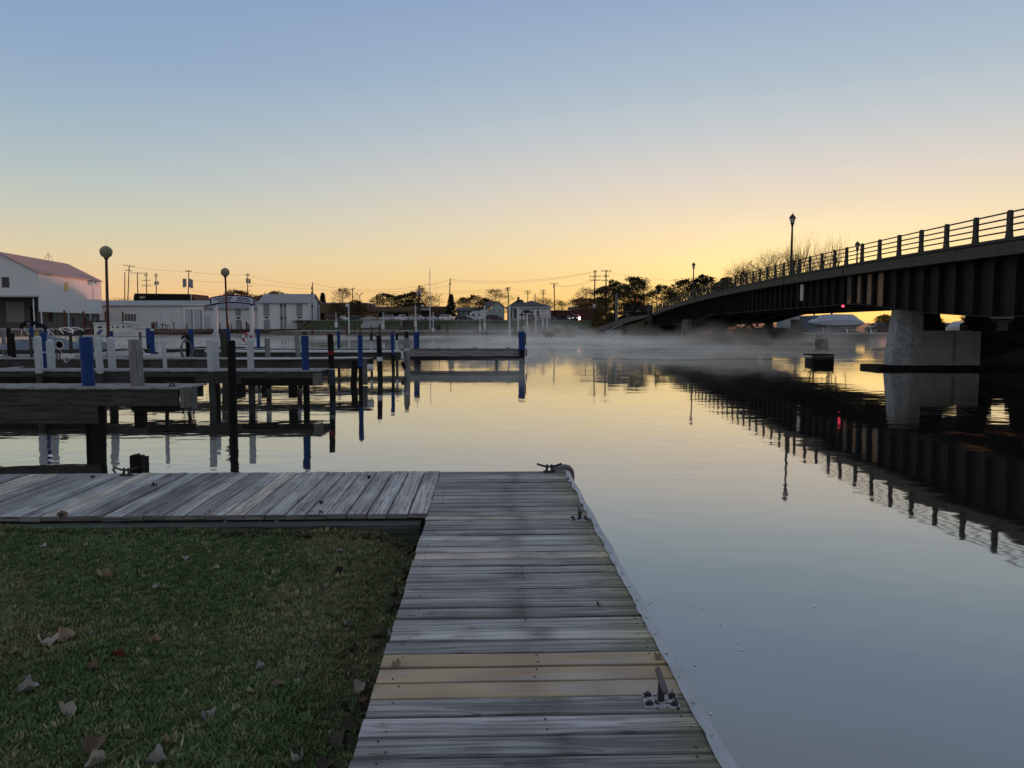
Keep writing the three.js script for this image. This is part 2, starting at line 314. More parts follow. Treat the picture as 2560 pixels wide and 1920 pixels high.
{
  const t = thing('boardwalk', 'weathered grey plank boardwalk running out beside the lawn, metal strip along the water', 'boardwalk', [0, 0, 0], TURN), r = rng(5), nails = [];
  let z = -0.9, k = 0;
  const tans = new Set(), rows = [];
  while (z > FARZ + 0.05) { const w = 0.139 + (r() - 0.5) * 0.008; rows.push([z - w / 2, w]); z -= w + 0.006 + r() * 0.004; }
  rows.forEach(([zc, w], i) => {
    const tan = (zc < -3.12 && zc > -3.58), pale = Math.abs(zc + 5.12) < 0.075 || Math.abs(zc + 6.1) < 0.06;
    const tone = tan ? 1 : pale ? 1.2 : 0.62 + 0.5 * r(), warm = pale ? [1.08, 1, 0.9] : [1 - 0.04 * r(), 1, 1 + 0.05 * r()];
    const x0 = XL + (r() - 0.5) * 0.014, x1 = XR - 0.005 + (r() - 0.5) * 0.01, len = x1 - x0, s1 = r() * 9, edge = 0.1 + 0.14 * r();
    const stain = (x, zz) => {
      const xx = x + (x0 + x1) / 2, right = smooth(XR - edge - 0.12, XR - 0.02, xx), mid = Math.exp(-(((xx - 0.22 + 0.05 * Math.sin(s1)) / (0.04 + 0.05 * N2(s1, 3, 64, 64))) ** 2)) * (tan ? 0.12 : 0.55 * N1(s1 * 3, xx * 14, 64, 64)), n = 0.82 + 0.36 * N1(xx * 6 + s1, s1 * 3 + zz * 8, 64, 64);
      const e = Math.abs(zz) > w * 0.46 ? 0.55 : 1;
      return warm.map((c, q) => c * tone * n * e * (1 - mid) * (1 + right * ([-0.14, -0.17, -0.42][q]) * (tan ? 0.3 : 1)));
    };
    const b = mesh('plank', boardGeo(len, w, 0.038, 100 + i, stain), tan ? tanMat : boardMat, t);
    b.position.set((x0 + x1) / 2, DECK + (r() - 0.5) * 0.004, zc); b.rotation.set((r() - 0.5) * 0.016, (r() - 0.5) * 0.004, (r() - 0.5) * 0.003);
    if (tan) b.userData.label = 'newer tan board';
    for (const nx of [XL + 0.09, 0.22, XR - 0.1]) for (const dz of [-0.28, 0.27]) if (r() < 0.6) nails.push([nx + (r() - 0.5) * 0.05, DECK + 0.0022, zc + dz * w + (r() - 0.5) * 0.01]);
  });
  nailHeads(nails, t);
  for (const x of [XL + 0.08, 0.2, XR - 0.06]) new MB().span(x - 0.025, x + 0.025, DECK - 0.24, DECK - 0.042, -0.8, FARZ).build('joist', M.darkTimber, t);
  new MB().span(XL + 0.02, XR - 0.01, DECK - 0.26, DECK - 0.042, FARZ + 0.0, FARZ + 0.05).build('end_beam', M.darkTimber, t);
  new MB().span(XR - 0.035, XR + 0.005, DECK - 0.3, DECK - 0.03, -0.8, FARZ + 0.06).build('side_beam', M.darkTimber, t);
  for (const zz of [-2.4, -5.2, -7.9]) new MB().cyl(V(0.7, -2, zz), V(0.7, DECK - 0.28, zz), 0.1, 0.1, 12).build('pile', M.blackTimber, t);
  // metal strip: a dented angle folded over the ends of the boards
  const top = [], rr = rng(77);
  const dents = Array.from({ length: 120 }, () => rr());
  for (let i = 0; i <= 240; i++) {
    const zz = -0.8 + ((FARZ + 0.02 + 0.8) * i) / 240, d = dents[Math.floor(i / 2.3) % 120], w = 0.5 + 0.5 * Math.sin(zz * 17 + 2 * Math.sin(zz * 5)), far = smooth(-3.8, -6.5, zz);
    const xin = XR - 0.048 + 0.008 * w * (0.5 + far) + 0.006 * (d - 0.5), lift = 0.005 + 0.008 * w * (0.4 + 0.8 * far) + 0.003 * d, out = 0.004 * Math.sin(zz * 7 + 1) + 0.003 * (d - 0.5);
    top.push([V(xin, DECK + lift, zz), V(XR - 0.02, DECK + 0.006 + 0.003 * w, zz), V(XR + 0.004 + out, DECK + 0.006, zz), V(XR + 0.014 + out, DECK - 0.004, zz), V(XR + 0.016 + out * 1.5, DECK - 0.075, zz)]);
  }
  const g = new MB().loft(top, false).geo();
  mesh('edge_strip', g, std(0.45, 0.48, 0.52, { map: mottle, roughness: 0.6, metalness: 0.08, bumpMap: mottleBump, bumpScale: 0.002, side: THREE.DoubleSide }), t);
  for (let zz = -2.3; zz > -8; zz -= 0.235) new MB().ball(XR - 0.024, DECK + 0.011, zz + (r() - 0.5) * 0.03, 0.0075, 1, 0.5, 1, 10).build('rivet', M.galvanised, t);
}
{
  // the arm that turns along the shore: boards lie across it, pointing away
  const t = thing('boardwalk', 'weathered plank boardwalk turning off along the shore beyond the lawn', 'boardwalk', [0, 0, 0], TURN), r = rng(6), nails = [];
  const z0 = -6.27, z1 = FARZ - 0.02, zc = (z0 + z1) / 2, len = z0 - z1;
  let x = XL - 0.005, i = 0;
  while (x > -9) {
    const w = 0.156 + (r() - 0.5) * 0.012, tonePick = r(), seam = i < 9 ? 0.62 : 1;
    const palest = [9, 18, 24, 25].includes(i), tone = palest ? 1.25 : i < 9 ? 1.02 + 0.12 * r() : 0.55 + 0.55 * tonePick, warm = palest ? [1.07, 1, 0.9] : [0.98, 1, 1.03], s1 = r() * 9;
    const stain = (lx, lz) => { const n = 0.75 + 0.5 * N2(lx * 4 + s1, s1 * 5 + lz * 10, 64, 64), e = Math.abs(lz) > w * 0.46 ? 0.4 + 0.6 * r() : 1; return warm.map((c) => c * tone * n * e); };
    const b = mesh('plank', boardGeo(len + (r() - 0.5) * 0.02, w, 0.038, 300 + i, stain), boardMat, t);
    b.rotation.y = Math.PI / 2; b.position.set(x - w / 2, DECK + (r() - 0.5) * 0.005, zc); b.rotation.z = (r() - 0.5) * 0.003;
    for (const nz of [z0 - 0.12, zc, z1 + 0.14]) for (const d of [-0.28, 0.28]) if (r() < 0.9) nails.push([x - w / 2 + d * w, DECK + 0.0028, nz + (r() - 0.5) * 0.03]);
    x -= w + 0.004 + (i < 9 ? 0.004 : 0.001) + r() * 0.003; i++;
  }
  nailHeads(nails, t);
  for (const zz of [z0 - 0.06, zc, z1 + 0.04]) new MB().span(-9, XL - 0.02, DECK - 0.24, DECK - 0.042, zz - 0.025, zz + 0.025).build('joist', M.darkTimber, t);
  for (let px = -1.4; px > -9; px -= 2.4) new MB().cyl(V(px, -2, z1 + 0.25), V(px, DECK - 0.24, z1 + 0.25), 0.1, 0.1, 12).build('pile', M.blackTimber, t);
  const k = thing('timber_edging', 'long green-grey timber kerb lying between lawn and boardwalk', 'timber', [0, 0, 0], TURN);
  new MB().span(-9, XL - 0.05, 0.82, 0.998, -6.25, -6.11).build('beam', std(0.26, 0.29, 0.26, { map: woodMap, bumpMap: woodBump, bumpScale: 0.006 }), k);
}
// ---------------------------------------------------------------- cleats and the corner fender
function barCleat(pos, turn, label) {
  const t = thing('mooring_cleat', label, 'cleat', pos, turn);
  const pl = new MB(); pl.prism([[-0.07, -0.055], [0.07, -0.055], [0.07, 0.055], [-0.07, 0.055]], 0.006, new THREE.Matrix4().makeRotationX(-Math.PI / 2), 0.003);
  pl.build('base_plate', std(0.36, 0.36, 0.39, { map: texture(128, 128, (u, v) => { const d = smooth(0.54, 0.66, fbm(N1, u, v, 7, 9, 4)); return mix3([1, 1, 1], [0.1, 0.09, 0.1], d); }, { rx: 7, ry: 7 }), roughness: 0.65, metalness: 0.2 }), t);
  for (const [x, z] of [[-0.05, -0.037], [0.05, -0.037], [-0.05, 0.037], [0.05, 0.037]]) { const b = new MB(); b.cyl(V(x, 0.008, z), V(x, 0.013, z), 0.017, 0.016, 14); b.cyl(V(x, 0.012, z), V(x, 0.021, z), 0.0115, 0.0115, 6); b.build('bolt', M.iron, t); }
  new MB().cyl(V(0, 0.006, 0.005), V(0, 0.085, 0.005), 0.014, 0.013, 14).build('stem', M.iron, t);
  const bar = new MB(), A = V(0.005, 0.088, 0.085), B = V(-0.005, 0.1, -0.075); bar.cyl(A, B, 0.0135, 0.012, 14); bar.ball(A.x, A.y, A.z, 0.0135); bar.ball(B.x, B.y, B.z, 0.012); bar.build('crossbar', std(0.13, 0.13, 0.13, { map: mottle, roughness: 0.7, metalness: 0.3 }), t);
  return t;
}
const onDeck = (px, py) => { const D = (() => { let lo = 1, hi = 40; for (let i = 0; i < 50; i++) { const m = (lo + hi) / 2; at(px, py, m).y > DECK ? lo = m : hi = m; } return lo; })(); return at(px, py, D); };
const seat = (p, dy = 0.004) => V(p.x, DECK + dy, p.z);
barCleat(seat(onDeck(1652, 1757)), TURN - 0.1, 'rusty mooring cleat bolted at the tan boards, the one that stands nearest');
barCleat(seat(onDeck(1449, 1301)), TURN, 'rusty mooring cleat on a bolted plate, farther out along the boardwalk');
function hornCleat(pos, turn, label, s = 1) {
  const t = thing('horn_cleat', label, 'cleat', pos, turn); t.scale.setScalar(s);
  const b = new MB(), c = [V(-0.13, 0.088, 0), V(-0.09, 0.075, 0), V(-0.04, 0.062, 0), V(0.04, 0.062, 0), V(0.09, 0.075, 0), V(0.13, 0.09, 0)];
  b.tube(c, 0.0115, 8, 24); b.ball(-0.13, 0.088, 0, 0.012); b.ball(0.13, 0.09, 0, 0.012);
  b.build('horns', M.iron, t);
  const f = new MB(); for (const s of [-1, 1]) { f.cyl(V(s * 0.036, 0, 0), V(s * 0.02, 0.062, 0), 0.016, 0.0125, 10); f.cyl(V(s * 0.036, 0, 0), V(s * 0.042, 0.008, 0), 0.024, 0.02, 10); f.ball(s * 0.025, 0.074, 0, 0.012, 1.3, 1, 1); } f.box(0, 0.006, 0, 0.13, 0.012, 0.05); f.build('foot', M.iron, t);
  return t;
}
hornCleat(seat(bw(0.67, DECK, -8.03), 0.002), TURN, 'black horn cleat at the far end of the boardwalk by the corner fender', 0.95);
hornCleat(seat(bw(-3.72, DECK, -8.0), 0.002), TURN, 'black horn cleat on the shore boardwalk in front of a dark pile stub', 0.9);
{
  const p = bw(0.86, 0, -8.2), t = thing('corner_fender', 'grey rounded fender block capping the far corner of the boardwalk', 'fender', [p.x, 0, p.z], TURN), b = new MB();
  const prof = [[-0.13, 0.6], [-0.13, 1.068], [0.0, 1.076], [0.045, 1.066], [0.072, 1.04], [0.08, 1.0], [0.08, 0.6]];
  b.prism(prof, 0.13, new THREE.Matrix4().makeTranslation(0, 0, -0.08), 0.012); b.build('block', std(0.5, 0.5, 0.52, { map: woodMap, bumpMap: woodBump, bumpScale: 0.004, roughness: 0.8 }), t);
  new MB().span(-0.12, -0.01, DECK - 0.02, DECK + 0.012, 0.068, 0.1).build('cap_board', M.timber, t);
  new MB().cyl(V(0.03, -1.5, 0), V(0.03, 0.64, 0), 0.08, 0.08, 12).build('post', M.blackTimber, t);
}
{
  const p = bw(-3.94, 0, -8.75), t = thing('pile_stub', 'squat black pile stub behind the shore boardwalk cleat', 'pile', [p.x, 0, p.z], TURN);
  new MB().box(0, -0.2, 0, 0.125, 2.66, 0.125, 0.1).build('post', M.blackTimber, t);
  new MB().box(-0.02, 1.135, 0.01, 0.08, 0.02, 0.1, 0.1, 0.2).build('broken_top', M.blackTimber, t);
}
// ---------------------------------------------------------------- the bridge: axes run along it; z = -distance, x across to the far side
const BX = 18.1, BT = -0.0684, BW = 12.6;
const railY = (d) => 7.84 - 0.000235 * (d - 80) ** 2, curbY = (d) => railY(d) - 1.1, beamY = (d) => railY(d) - 1.82;
const keel = [[18, 2.9], [34, 3.0], [40.5, 3.3], [49.7, 4.0], [98.5, 4.0], [112, 3.0], [158, 2.5], [175, 2.5]];
const keelY = (d) => { for (let i = 1; i < keel.length; i++) if (d <= keel[i][0]) { const [a, b] = keel[i - 1], [c, e] = keel[i]; return b + ((e - b) * (d - a)) / (c - a); } return 2.5; };
{
  const t = thing('bridge', 'long dark steel girder road bridge with concrete edge and open railing, rising over the river', 'bridge', [BX, 0, 0], BT);
  const D0 = 14, D1 = 160, steps = (a, b, s) => { const n = Math.ceil((b - a) / s); return Array.from({ length: n + 1 }, (_, i) => a + ((b - a) * i) / n); };
  const run = (name, mat, prof, a = D0, b = D1, s = 3) => new MB().loft(steps(a, b, s).map((d) => prof(d).map(([x, y]) => V(x, y, -d)))).build(name, mat, t);
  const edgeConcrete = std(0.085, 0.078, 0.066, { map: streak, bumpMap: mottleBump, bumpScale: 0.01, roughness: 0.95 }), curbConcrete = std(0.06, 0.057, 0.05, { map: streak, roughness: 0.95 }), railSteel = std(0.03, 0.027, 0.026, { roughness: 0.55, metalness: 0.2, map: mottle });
  // edge beams, split at the expansion joints
  const joints = [D0, 50.6, 64.2, 98.3, D1];
  for (let i = 0; i + 1 < joints.length; i++) {
    const a = joints[i] + (i ? 0.12 : 0), b = joints[i + 1] - (i + 2 < joints.length ? 0.12 : 0);
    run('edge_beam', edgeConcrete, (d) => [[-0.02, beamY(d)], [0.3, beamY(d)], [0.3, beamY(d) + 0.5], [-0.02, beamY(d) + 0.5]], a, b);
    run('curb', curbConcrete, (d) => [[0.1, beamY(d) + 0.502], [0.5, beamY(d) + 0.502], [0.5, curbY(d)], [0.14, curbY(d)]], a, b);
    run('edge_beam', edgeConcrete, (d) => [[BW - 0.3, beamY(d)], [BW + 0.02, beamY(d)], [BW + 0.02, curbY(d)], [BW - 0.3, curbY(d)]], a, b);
  }
  run('deck', std(0.06, 0.06, 0.06, { map: mottle, roughness: 0.95 }), (d) => [[0.3, beamY(d) + 0.1], [BW - 0.3, beamY(d) + 0.1], [BW - 0.3, beamY(d) + 0.48], [0.3, beamY(d) + 0.48]], D0, 200);
  // conduit along the curb
  const pipe = new MB(); pipe.tube(steps(D0, D1, 4).map((d) => V(0.03, beamY(d) + 0.56, -d)), 0.035, 6, 120); pipe.build('conduit', M.darkSteel, t);
  // railing: posts and four rails on both sides
  const postAt = [];
  for (let d = 50.9; d > D0; d -= 2.65) postAt.push(d - 0.03);
  for (let d = 53.1; d < 61.5; d += 2.65) postAt.push(d);
  for (let d = 62.7; d < D1; d += 2.65) postAt.push(d);
  const postShape = new MB().prism([[-0.21, 0], [0.21, 0], [0.155, 0.22], [0.13, 0.4], [0.13, 1.04], [0.1, 1.12], [0.04, 1.15], [-0.04, 1.15], [-0.1, 1.12], [-0.13, 1.04], [-0.13, 0.4], [-0.155, 0.22]], 0.14, new THREE.Matrix4().makeRotationY(Math.PI / 2).setPosition(0.21, 0, 0)).geo();
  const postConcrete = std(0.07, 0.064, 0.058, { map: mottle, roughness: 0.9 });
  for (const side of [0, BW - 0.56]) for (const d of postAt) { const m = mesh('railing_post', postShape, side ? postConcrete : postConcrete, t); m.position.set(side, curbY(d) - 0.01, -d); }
  for (const side of [0.28, BW - 0.28]) for (let k = 0; k < 4; k++) new MB().tube(steps(D0, D1, 2.65).map((d) => V(side, curbY(d) + 0.27 + k * 0.262, -d)), 0.036, 6, 200).build('rail', railSteel, t);
  // girders and their stiffeners
  const GX = [0.75, 3.5, 6.3, 9.1, BW - 0.75];
  for (const [i, x] of GX.entries()) {
    run('girder', M.darkSteel, (d) => [[x - 0.02, keelY(d)], [x + 0.02, keelY(d)], [x + 0.02, beamY(d) + 0.1], [x - 0.02, beamY(d) + 0.1]], D0, D1, 2);
    run('flange', M.darkSteel, (d) => [[x - 0.28, keelY(d) - 0.05], [x + 0.28, keelY(d) - 0.05], [x + 0.28, keelY(d)], [x - 0.28, keelY(d)]], D0, D1, 2);
  }
  const stiff = (d, mat) => { const h = beamY(d) - 0.02 - keelY(d), m = new MB().box(GX[0] - 0.02 - 0.15, keelY(d) + h / 2, -d, 0.28, h - 0.012, 0.03).build('stiffener', mat, t); return m; };
  for (let d = 15.5; d < 158; d += 1.65) { stiff(d, M.darkSteel); }
  for (const [a, b] of [[46.0, 46.75], [47.75, 48.4], [49.5, 50.0], [51.2, 51.75]]) { const m = run('brown_panel', M.brownSteel, (d) => [[GX[0] - 0.034, keelY(d) + 0.02], [GX[0] - 0.022, keelY(d) + 0.02], [GX[0] - 0.022, beamY(d) - 0.06], [GX[0] - 0.034, beamY(d) - 0.06]], a, b, 1); m.userData.label = 'brown web panel near the joint'; }  // narrow brown strips laid over the girder web
  for (let d = 17; d < 158; d += 6.6) new MB().span(GX[0], GX[4], keelY(d) + 0.5, keelY(d) + 0.9, -d - 0.1, -d + 0.1).build('cross_frame', M.darkSteel, t);
  // small plate hung on the girder
  const board = new MB(); board.box(GX[0] - 0.36, 0, 0, 0.03, 1.25, 0.75); const pb = board.build('clearance_board', std(0.5, 0.5, 0.48, { map: mottle }), t); pb.position.set(0, 5.15, -60.6); pb.userData.label = 'pale upright clearance board';
  const fx = new MB(); fx.span(GX[0] - 0.4, GX[0] - 0.32, keelY(50.6) + 0.3, beamY(50.6) + 0.6, -50.7, -50.55); fx.build('joint_downpipe', std(0.1, 0.1, 0.1), t);
  // bearings on the piers
  for (const d of [46.2, 115]) for (const x of d < 50 ? GX.slice(1) : GX) { const b = new MB(), h = keelY(d) - 0.05 - 2.24; b.prism([[-0.78, 0], [0.78, 0], [0.78, h * 0.3], [0.55, h * 0.36], [0.34, h], [-0.34, h], [-0.55, h * 0.36], [-0.78, h * 0.3]], 0.9, new THREE.Matrix4().makeTranslation(x, 2.245, -d - 0.45)); b.build('bearing', M.black, t); }
  // abutment at the far end
  new MB().span(-0.4, BW + 0.4, -1.5, beamY(160) + 0.1, -160.2, -163).build('abutment', std(0.03, 0.03, 0.028, { map: streak }), t);
  new MB().span(-0.9, -0.1, -1.5, railY(160) + 0.4, -158.6, -160.2).build('end_pillar', std(0.05, 0.05, 0.045, { map: streak }), t);
}
const pitted = texture(512, 512, (u, v) => { const t = fbm(N1, u, v, 14, 8, 5), p = smooth(0.56, 0.7, fbm(N2, u, v, 26, 20, 4)), q = smooth(0.52, 0.62, fbm(N3, u, v, 7, 5, 4)), s = (0.55 + 0.8 * t) * (1 - 0.3 * p) * (1 - 0.2 * q); return [s, s * 1.01, s * 1.02]; }, { rx: 0.55, ry: 0.55 });
// piers: a wall across the river with a raised, battered nose at each end
const shadedWall = std(0.035, 0.034, 0.032, { map: streak });  // concrete darkened to imitate the shade under the bridge deck
function pier(d, label, len, wall, nose, off = 0, foot = 0.3) {
  const c = V(BX + 0.0685 * d + off, 0, -d), t = thing('bridge_pier', label, 'pier', c, 0), w = 0.95;
  const wetConcrete = std(0.012, 0.011, 0.01, { map: mottle, roughness: 0.8 });
  new MB().loft([[-1.75, 0], [len + 2, 0]].map(([x]) => [[-w - 0.3, -1.5], [w + 0.3, -1.5], [w + 0.3, foot - 0.08], [w + 0.2, foot], [-w - 0.2, foot], [-w - 0.3, foot - 0.08]].map(([z, y]) => V(x, y, z)))).build('footing', wetConcrete, t);
  new MB().span(0.55, 3.75, foot + 0.002, 2.24, -w, w).build('wall', wall, t); new MB().span(3.752, len - 0.55, foot + 0.002, 2.24, -w + 0.35, w - 0.35).build('wall', shadedWall, t);
  for (const [s, x0] of [[1, 0], [-1, len]]) {
    const low = [[-0.8, -0.45], [-0.8, 0.45], [0, w + 0.04], [0.62, w + 0.04], [0.62, -w - 0.04], [0, -w - 0.04]], high = [[-0.42, -0.5], [-0.42, 0.5], [0.1, w - 0.02], [0.66, w - 0.02], [0.66, -w + 0.02], [0.1, -w + 0.02]];
    const ring = (p, y) => p.map(([x, z]) => V(x0 + s * x, y, z)); const rings = [ring(low, foot + 0.003), ring(high, 3.46)]; if (s < 0) rings.forEach((r) => r.reverse());
    new MB().loft(rings).build('nose', nose, t);
  }
  return t;
}
{
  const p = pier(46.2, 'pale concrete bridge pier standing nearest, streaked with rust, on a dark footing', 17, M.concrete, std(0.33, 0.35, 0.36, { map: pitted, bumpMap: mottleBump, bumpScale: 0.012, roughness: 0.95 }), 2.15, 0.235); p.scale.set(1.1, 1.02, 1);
  const s = new MB(); s.box(2.35, 1.36, 0.953, 0.12, 1.74, 0.008); s.build('rust_streak', std(0.19, 0.18, 0.14, { map: streak, roughness: 0.95 }), p);
  const d = new MB(); d.prism([[3.85, 0.5], [3.85, 2.2], [6.6, 1.35]], 0.05, new THREE.Matrix4().makeTranslation(0, 0, 0.603)); const dm = d.build('dark_triangle', std(0.008, 0.008, 0.008), p); dm.userData.label = 'black triangular panel on the pier wall';  // thin near-black triangle set on the wall face
  const ring = new MB(); ring.add(new THREE.TorusGeometry(0.42, 0.02, 6, 28), new THREE.Matrix4().makeTranslation(4.6, 1.35, 0.662)); ring.build('triangle_ring', std(0.05, 0.05, 0.05), p);
}
pier(115, 'bridge pier farther off, its base lost in the mist', 16.5, std(0.03, 0.028, 0.024, { map: streak }), std(0.09, 0.085, 0.07, { map: streak }));  // far pier colours darkened to stand for the shadow it lies in
// ---------------------------------------------------------------- finger docks
function dock(label, { x0, x1, d, deep = 1.3, top = DECK, beams, legs = [], mat = M.timber, tilt = 0 }) {
  const t = thing('finger_dock', label, 'dock', [0, 0, -d], 0, null), b = new MB(), r = rng(Math.round(d * 10));
  // deck boards lie across the dock, each a little high or low
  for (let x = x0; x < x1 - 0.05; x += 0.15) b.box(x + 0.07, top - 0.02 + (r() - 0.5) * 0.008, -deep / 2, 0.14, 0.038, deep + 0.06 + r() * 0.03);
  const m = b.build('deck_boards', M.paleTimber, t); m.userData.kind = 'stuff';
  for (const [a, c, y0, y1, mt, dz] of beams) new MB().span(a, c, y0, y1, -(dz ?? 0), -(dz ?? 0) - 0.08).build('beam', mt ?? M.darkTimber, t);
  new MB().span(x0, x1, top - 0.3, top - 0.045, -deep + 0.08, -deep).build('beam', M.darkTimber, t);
  for (let x = x0 + 1.5; x < x1; x += 3) new MB().span(x - 0.05, x + 0.05, top - 0.28, top - 0.045, -0.09, -deep + 0.09).build('cross_beam', M.darkTimber, t);
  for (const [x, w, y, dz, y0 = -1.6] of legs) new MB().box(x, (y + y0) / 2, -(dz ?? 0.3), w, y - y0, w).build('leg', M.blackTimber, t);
  return t;
}
// A: nearest
const XA = xAt(439, 16.7);
{
  const d = 16.7, t = dock('weathered grey dock nearest the boardwalk, with a deep double side beam and blunt end', { x0: -20, x1: XA + 0.1, d, deep: 1.15, top: 1.25, beams: [[-20, XA, 0.84, 1.205], [-20, xAt(236, d), 0.46, 0.835, null, -0.03]], legs: [[xAt(338, d + 0.2), 0.2, 0.76, 0.3, 0.33], [xAt(225, d), 0.235, 0.83, 0.13], [xAt(225, d) - 4.2, 0.25, 0.9, 0.9]] });
  const e = XA + 0.06; let k = 0;
  for (const w of [0.09, 0.06, 0.1, 0.08]) { new MB().box(e + k + w / 2, 1.03 + 0.01 * Math.sin(k * 40), -0.02, w - 0.006, 0.44 + 0.04 * Math.sin(k * 30), 0.13).build('end_board', M.midTimber, t); k += w; }
  new MB().span(xAt(318, d), XA, 0.72, 0.835, -0.05, -0.3).build('under_beam', M.blackTimber, t);
}
// B
const XB = xAt(796, 25.4);
{
  const t = dock('long dark dock second from the boardwalk, its side beam black with wet', { x0: -32, x1: XB, d: 25.4, deep: 1.4, top: 1.11, beams: [[-32, XB - 0.25, 0.68, 1.06, M.darkTimber], [-28, xAt(210, 25.4), 0.56, 0.9, M.blackTimber, -0.05], [xAt(362, 25.4), xAt(482, 25.4), 0.56, 0.9, M.blackTimber, -0.04], [xAt(600, 25.4), XB - 0.1, 0.6, 0.85, M.blackTimber, -0.03]], legs: [[xAt(727, 25.4), 0.24, 0.64, 0.1, 0.2], [xAt(525, 25.3), 0.2, 0.6, 0.2], [xAt(140, 27), 0.25, 0.7, 0.5], [xAt(90, 27), 0.25, 0.7, 0.1]] });
  for (let k = 0; k < 3; k++) new MB().box(XB - 0.16 + 0.1 * k, 0.82, 0.0, 0.095, 0.42, 0.12).build('end_board', M.midTimber, t);
}
// C, with the white pipe rails and the fender wheel
const XC = xAt(918, 33.4);
{
  const t = dock('grey dock third from the boardwalk, with a rolled white pipe rail along its edge', { x0: -42, x1: XC, d: 33.4, deep: 1.4, top: 1.157, beams: [[-42, xAt(640, 33.4), 0.74, 1.11], [xAt(640, 33.4) + 0.01, XC, 0.72, 1.1, M.darkTimber]], legs: [[xAt(487, 36), 0.3, 0.55, 0.3], [xAt(640, 36), 0.5, 0.62, 0.02], [xAt(700, 36), 0.18, 0.6, 0.1], [-22, 0.25, 0.8, 0.4]] });
  const p = new MB(); p.tube([V(-12, 1.15, 0.1), V(-9.5, 1.16, 0.1), V(XC - 0.3, 1.2, 0.1)], 0.045, 8, 30); p.build('pipe_rail', M.whitePaint, t);
  new MB().box(xAt(910, 33.3), 0.55, 0.2, 0.26, 1.05, 0.1, 0, 0.02).build('rubbing_board', std(0.4, 0.4, 0.43, { map: woodMap }), t);
  new MB().box(xAt(884, 33.3), 0.4, 0.15, 0.26, 1.3, 0.1, 0, -0.08).build('rubbing_board', M.blackTimber, t);
  const w = new MB(); w.cyl(V(xAt(919, 33.3) - 0.1, 0.76, 0.1), V(xAt(931, 33.3) - 0.05, 0.76, 0.1), 0.15, 0.15, 16); w.ball(xAt(931, 33.3) - 0.05, 0.76, 0.1, 0.15, 0.6, 1, 1); w.build('fender', M.whitePaint, t);
}
const XC2 = xAt(1004, 41.7);
{
  const t = dock('dock with a long white pipe rail, fourth from the boardwalk', { x0: -16.5, x1: XC2, d: 41.7, deep: 1.2, top: 1.15, beams: [[-16.5, XC2, 0.74, 1.1]], legs: [[-10, 0.2, 0.7, 0.4], [-14, 0.2, 0.7, 0.4]] });
  const p = new MB(); p.tube([V(-16.6, 1.2, 0.08), V(-12, 1.19, 0.08), V(XC2 - 0.3, 1.2, 0.08), V(XC2 - 0.05, 1.22, 0.08), V(XC2 + 0.03, 1.1, 0.08), V(XC2 + 0.02, 0.8, 0.08)], 0.07, 8, 60); p.build('pipe_rail', M.whitePaint, t);
  new MB().box(XC2 + 0.1, 0.42, 0.08, 0.18, 0.4, 0.18, 0, 0.35).build('hanging_fender', M.blackTimber, t);
}
const XD = xAt(1313, 49.3);
{
  const x1 = XD;
  const t = dock('farthest dock, its bare end reaching out to a single blue pile', { x0: -48, x1, d: 49.3, deep: 1.5, top: 1.09, beams: [[-48, xAt(1020, 49.3) - 0.02, 0.72, 1.0, M.darkTimber], [xAt(1020, 49.3), x1, 0.62, 1.0, M.timber], [xAt(1100, 49.3), x1 - 0.1, 0.34, 0.615, M.blackTimber, 0.02], [xAt(1020, 49.3), xAt(1100, 49.3) - 0.01, 0.34, 0.615, M.blackTimber, 0.01]], legs: [[xAt(1241, 49.3), 0.2, 0.6, 0.5], [xAt(1305, 49.3), 0.36, 0.6, 0.3], [xAt(1041, 49.3), 0.36, 0.6, 0.4]] });
  for (const px of [1190, 1271]) { const b = new MB(), x = xAt(px, 51); b.tube([V(x - 0.16, 1.19, -0.2), V(x - 0.05, 1.16, -0.2), V(x + 0.05, 1.16, -0.2), V(x + 0.16, 1.19, -0.2)], 0.018, 6); b.box(x, 1.1, -0.2, 0.09, 0.1, 0.06); b.build('cleat', M.iron, t); }
  const sp = new MB(), r = rng(3); for (let k = 0; k < 60; k++) sp.box(-1 - 10 * r(), 1.06 + 0.02 * r(), -1.3 * r(), 0.1 + 0.2 * r(), 0.05, 0.1, r() * 3); const m = sp.build('dock_litter', M.blackTimber, t); m.userData.kind = 'stuff';
}
// docks further along the basin, behind the covered boats
dock('low dock under the covered boat with the black bimini', { x0: -46, x1: xAt(300, 39.5), d: 39.5, deep: 1.1, top: 1.0, beams: [[-46, xAt(300, 39.5), 0.5, 0.96]], legs: [[-24, 0.2, 0.5, 0.3]] });
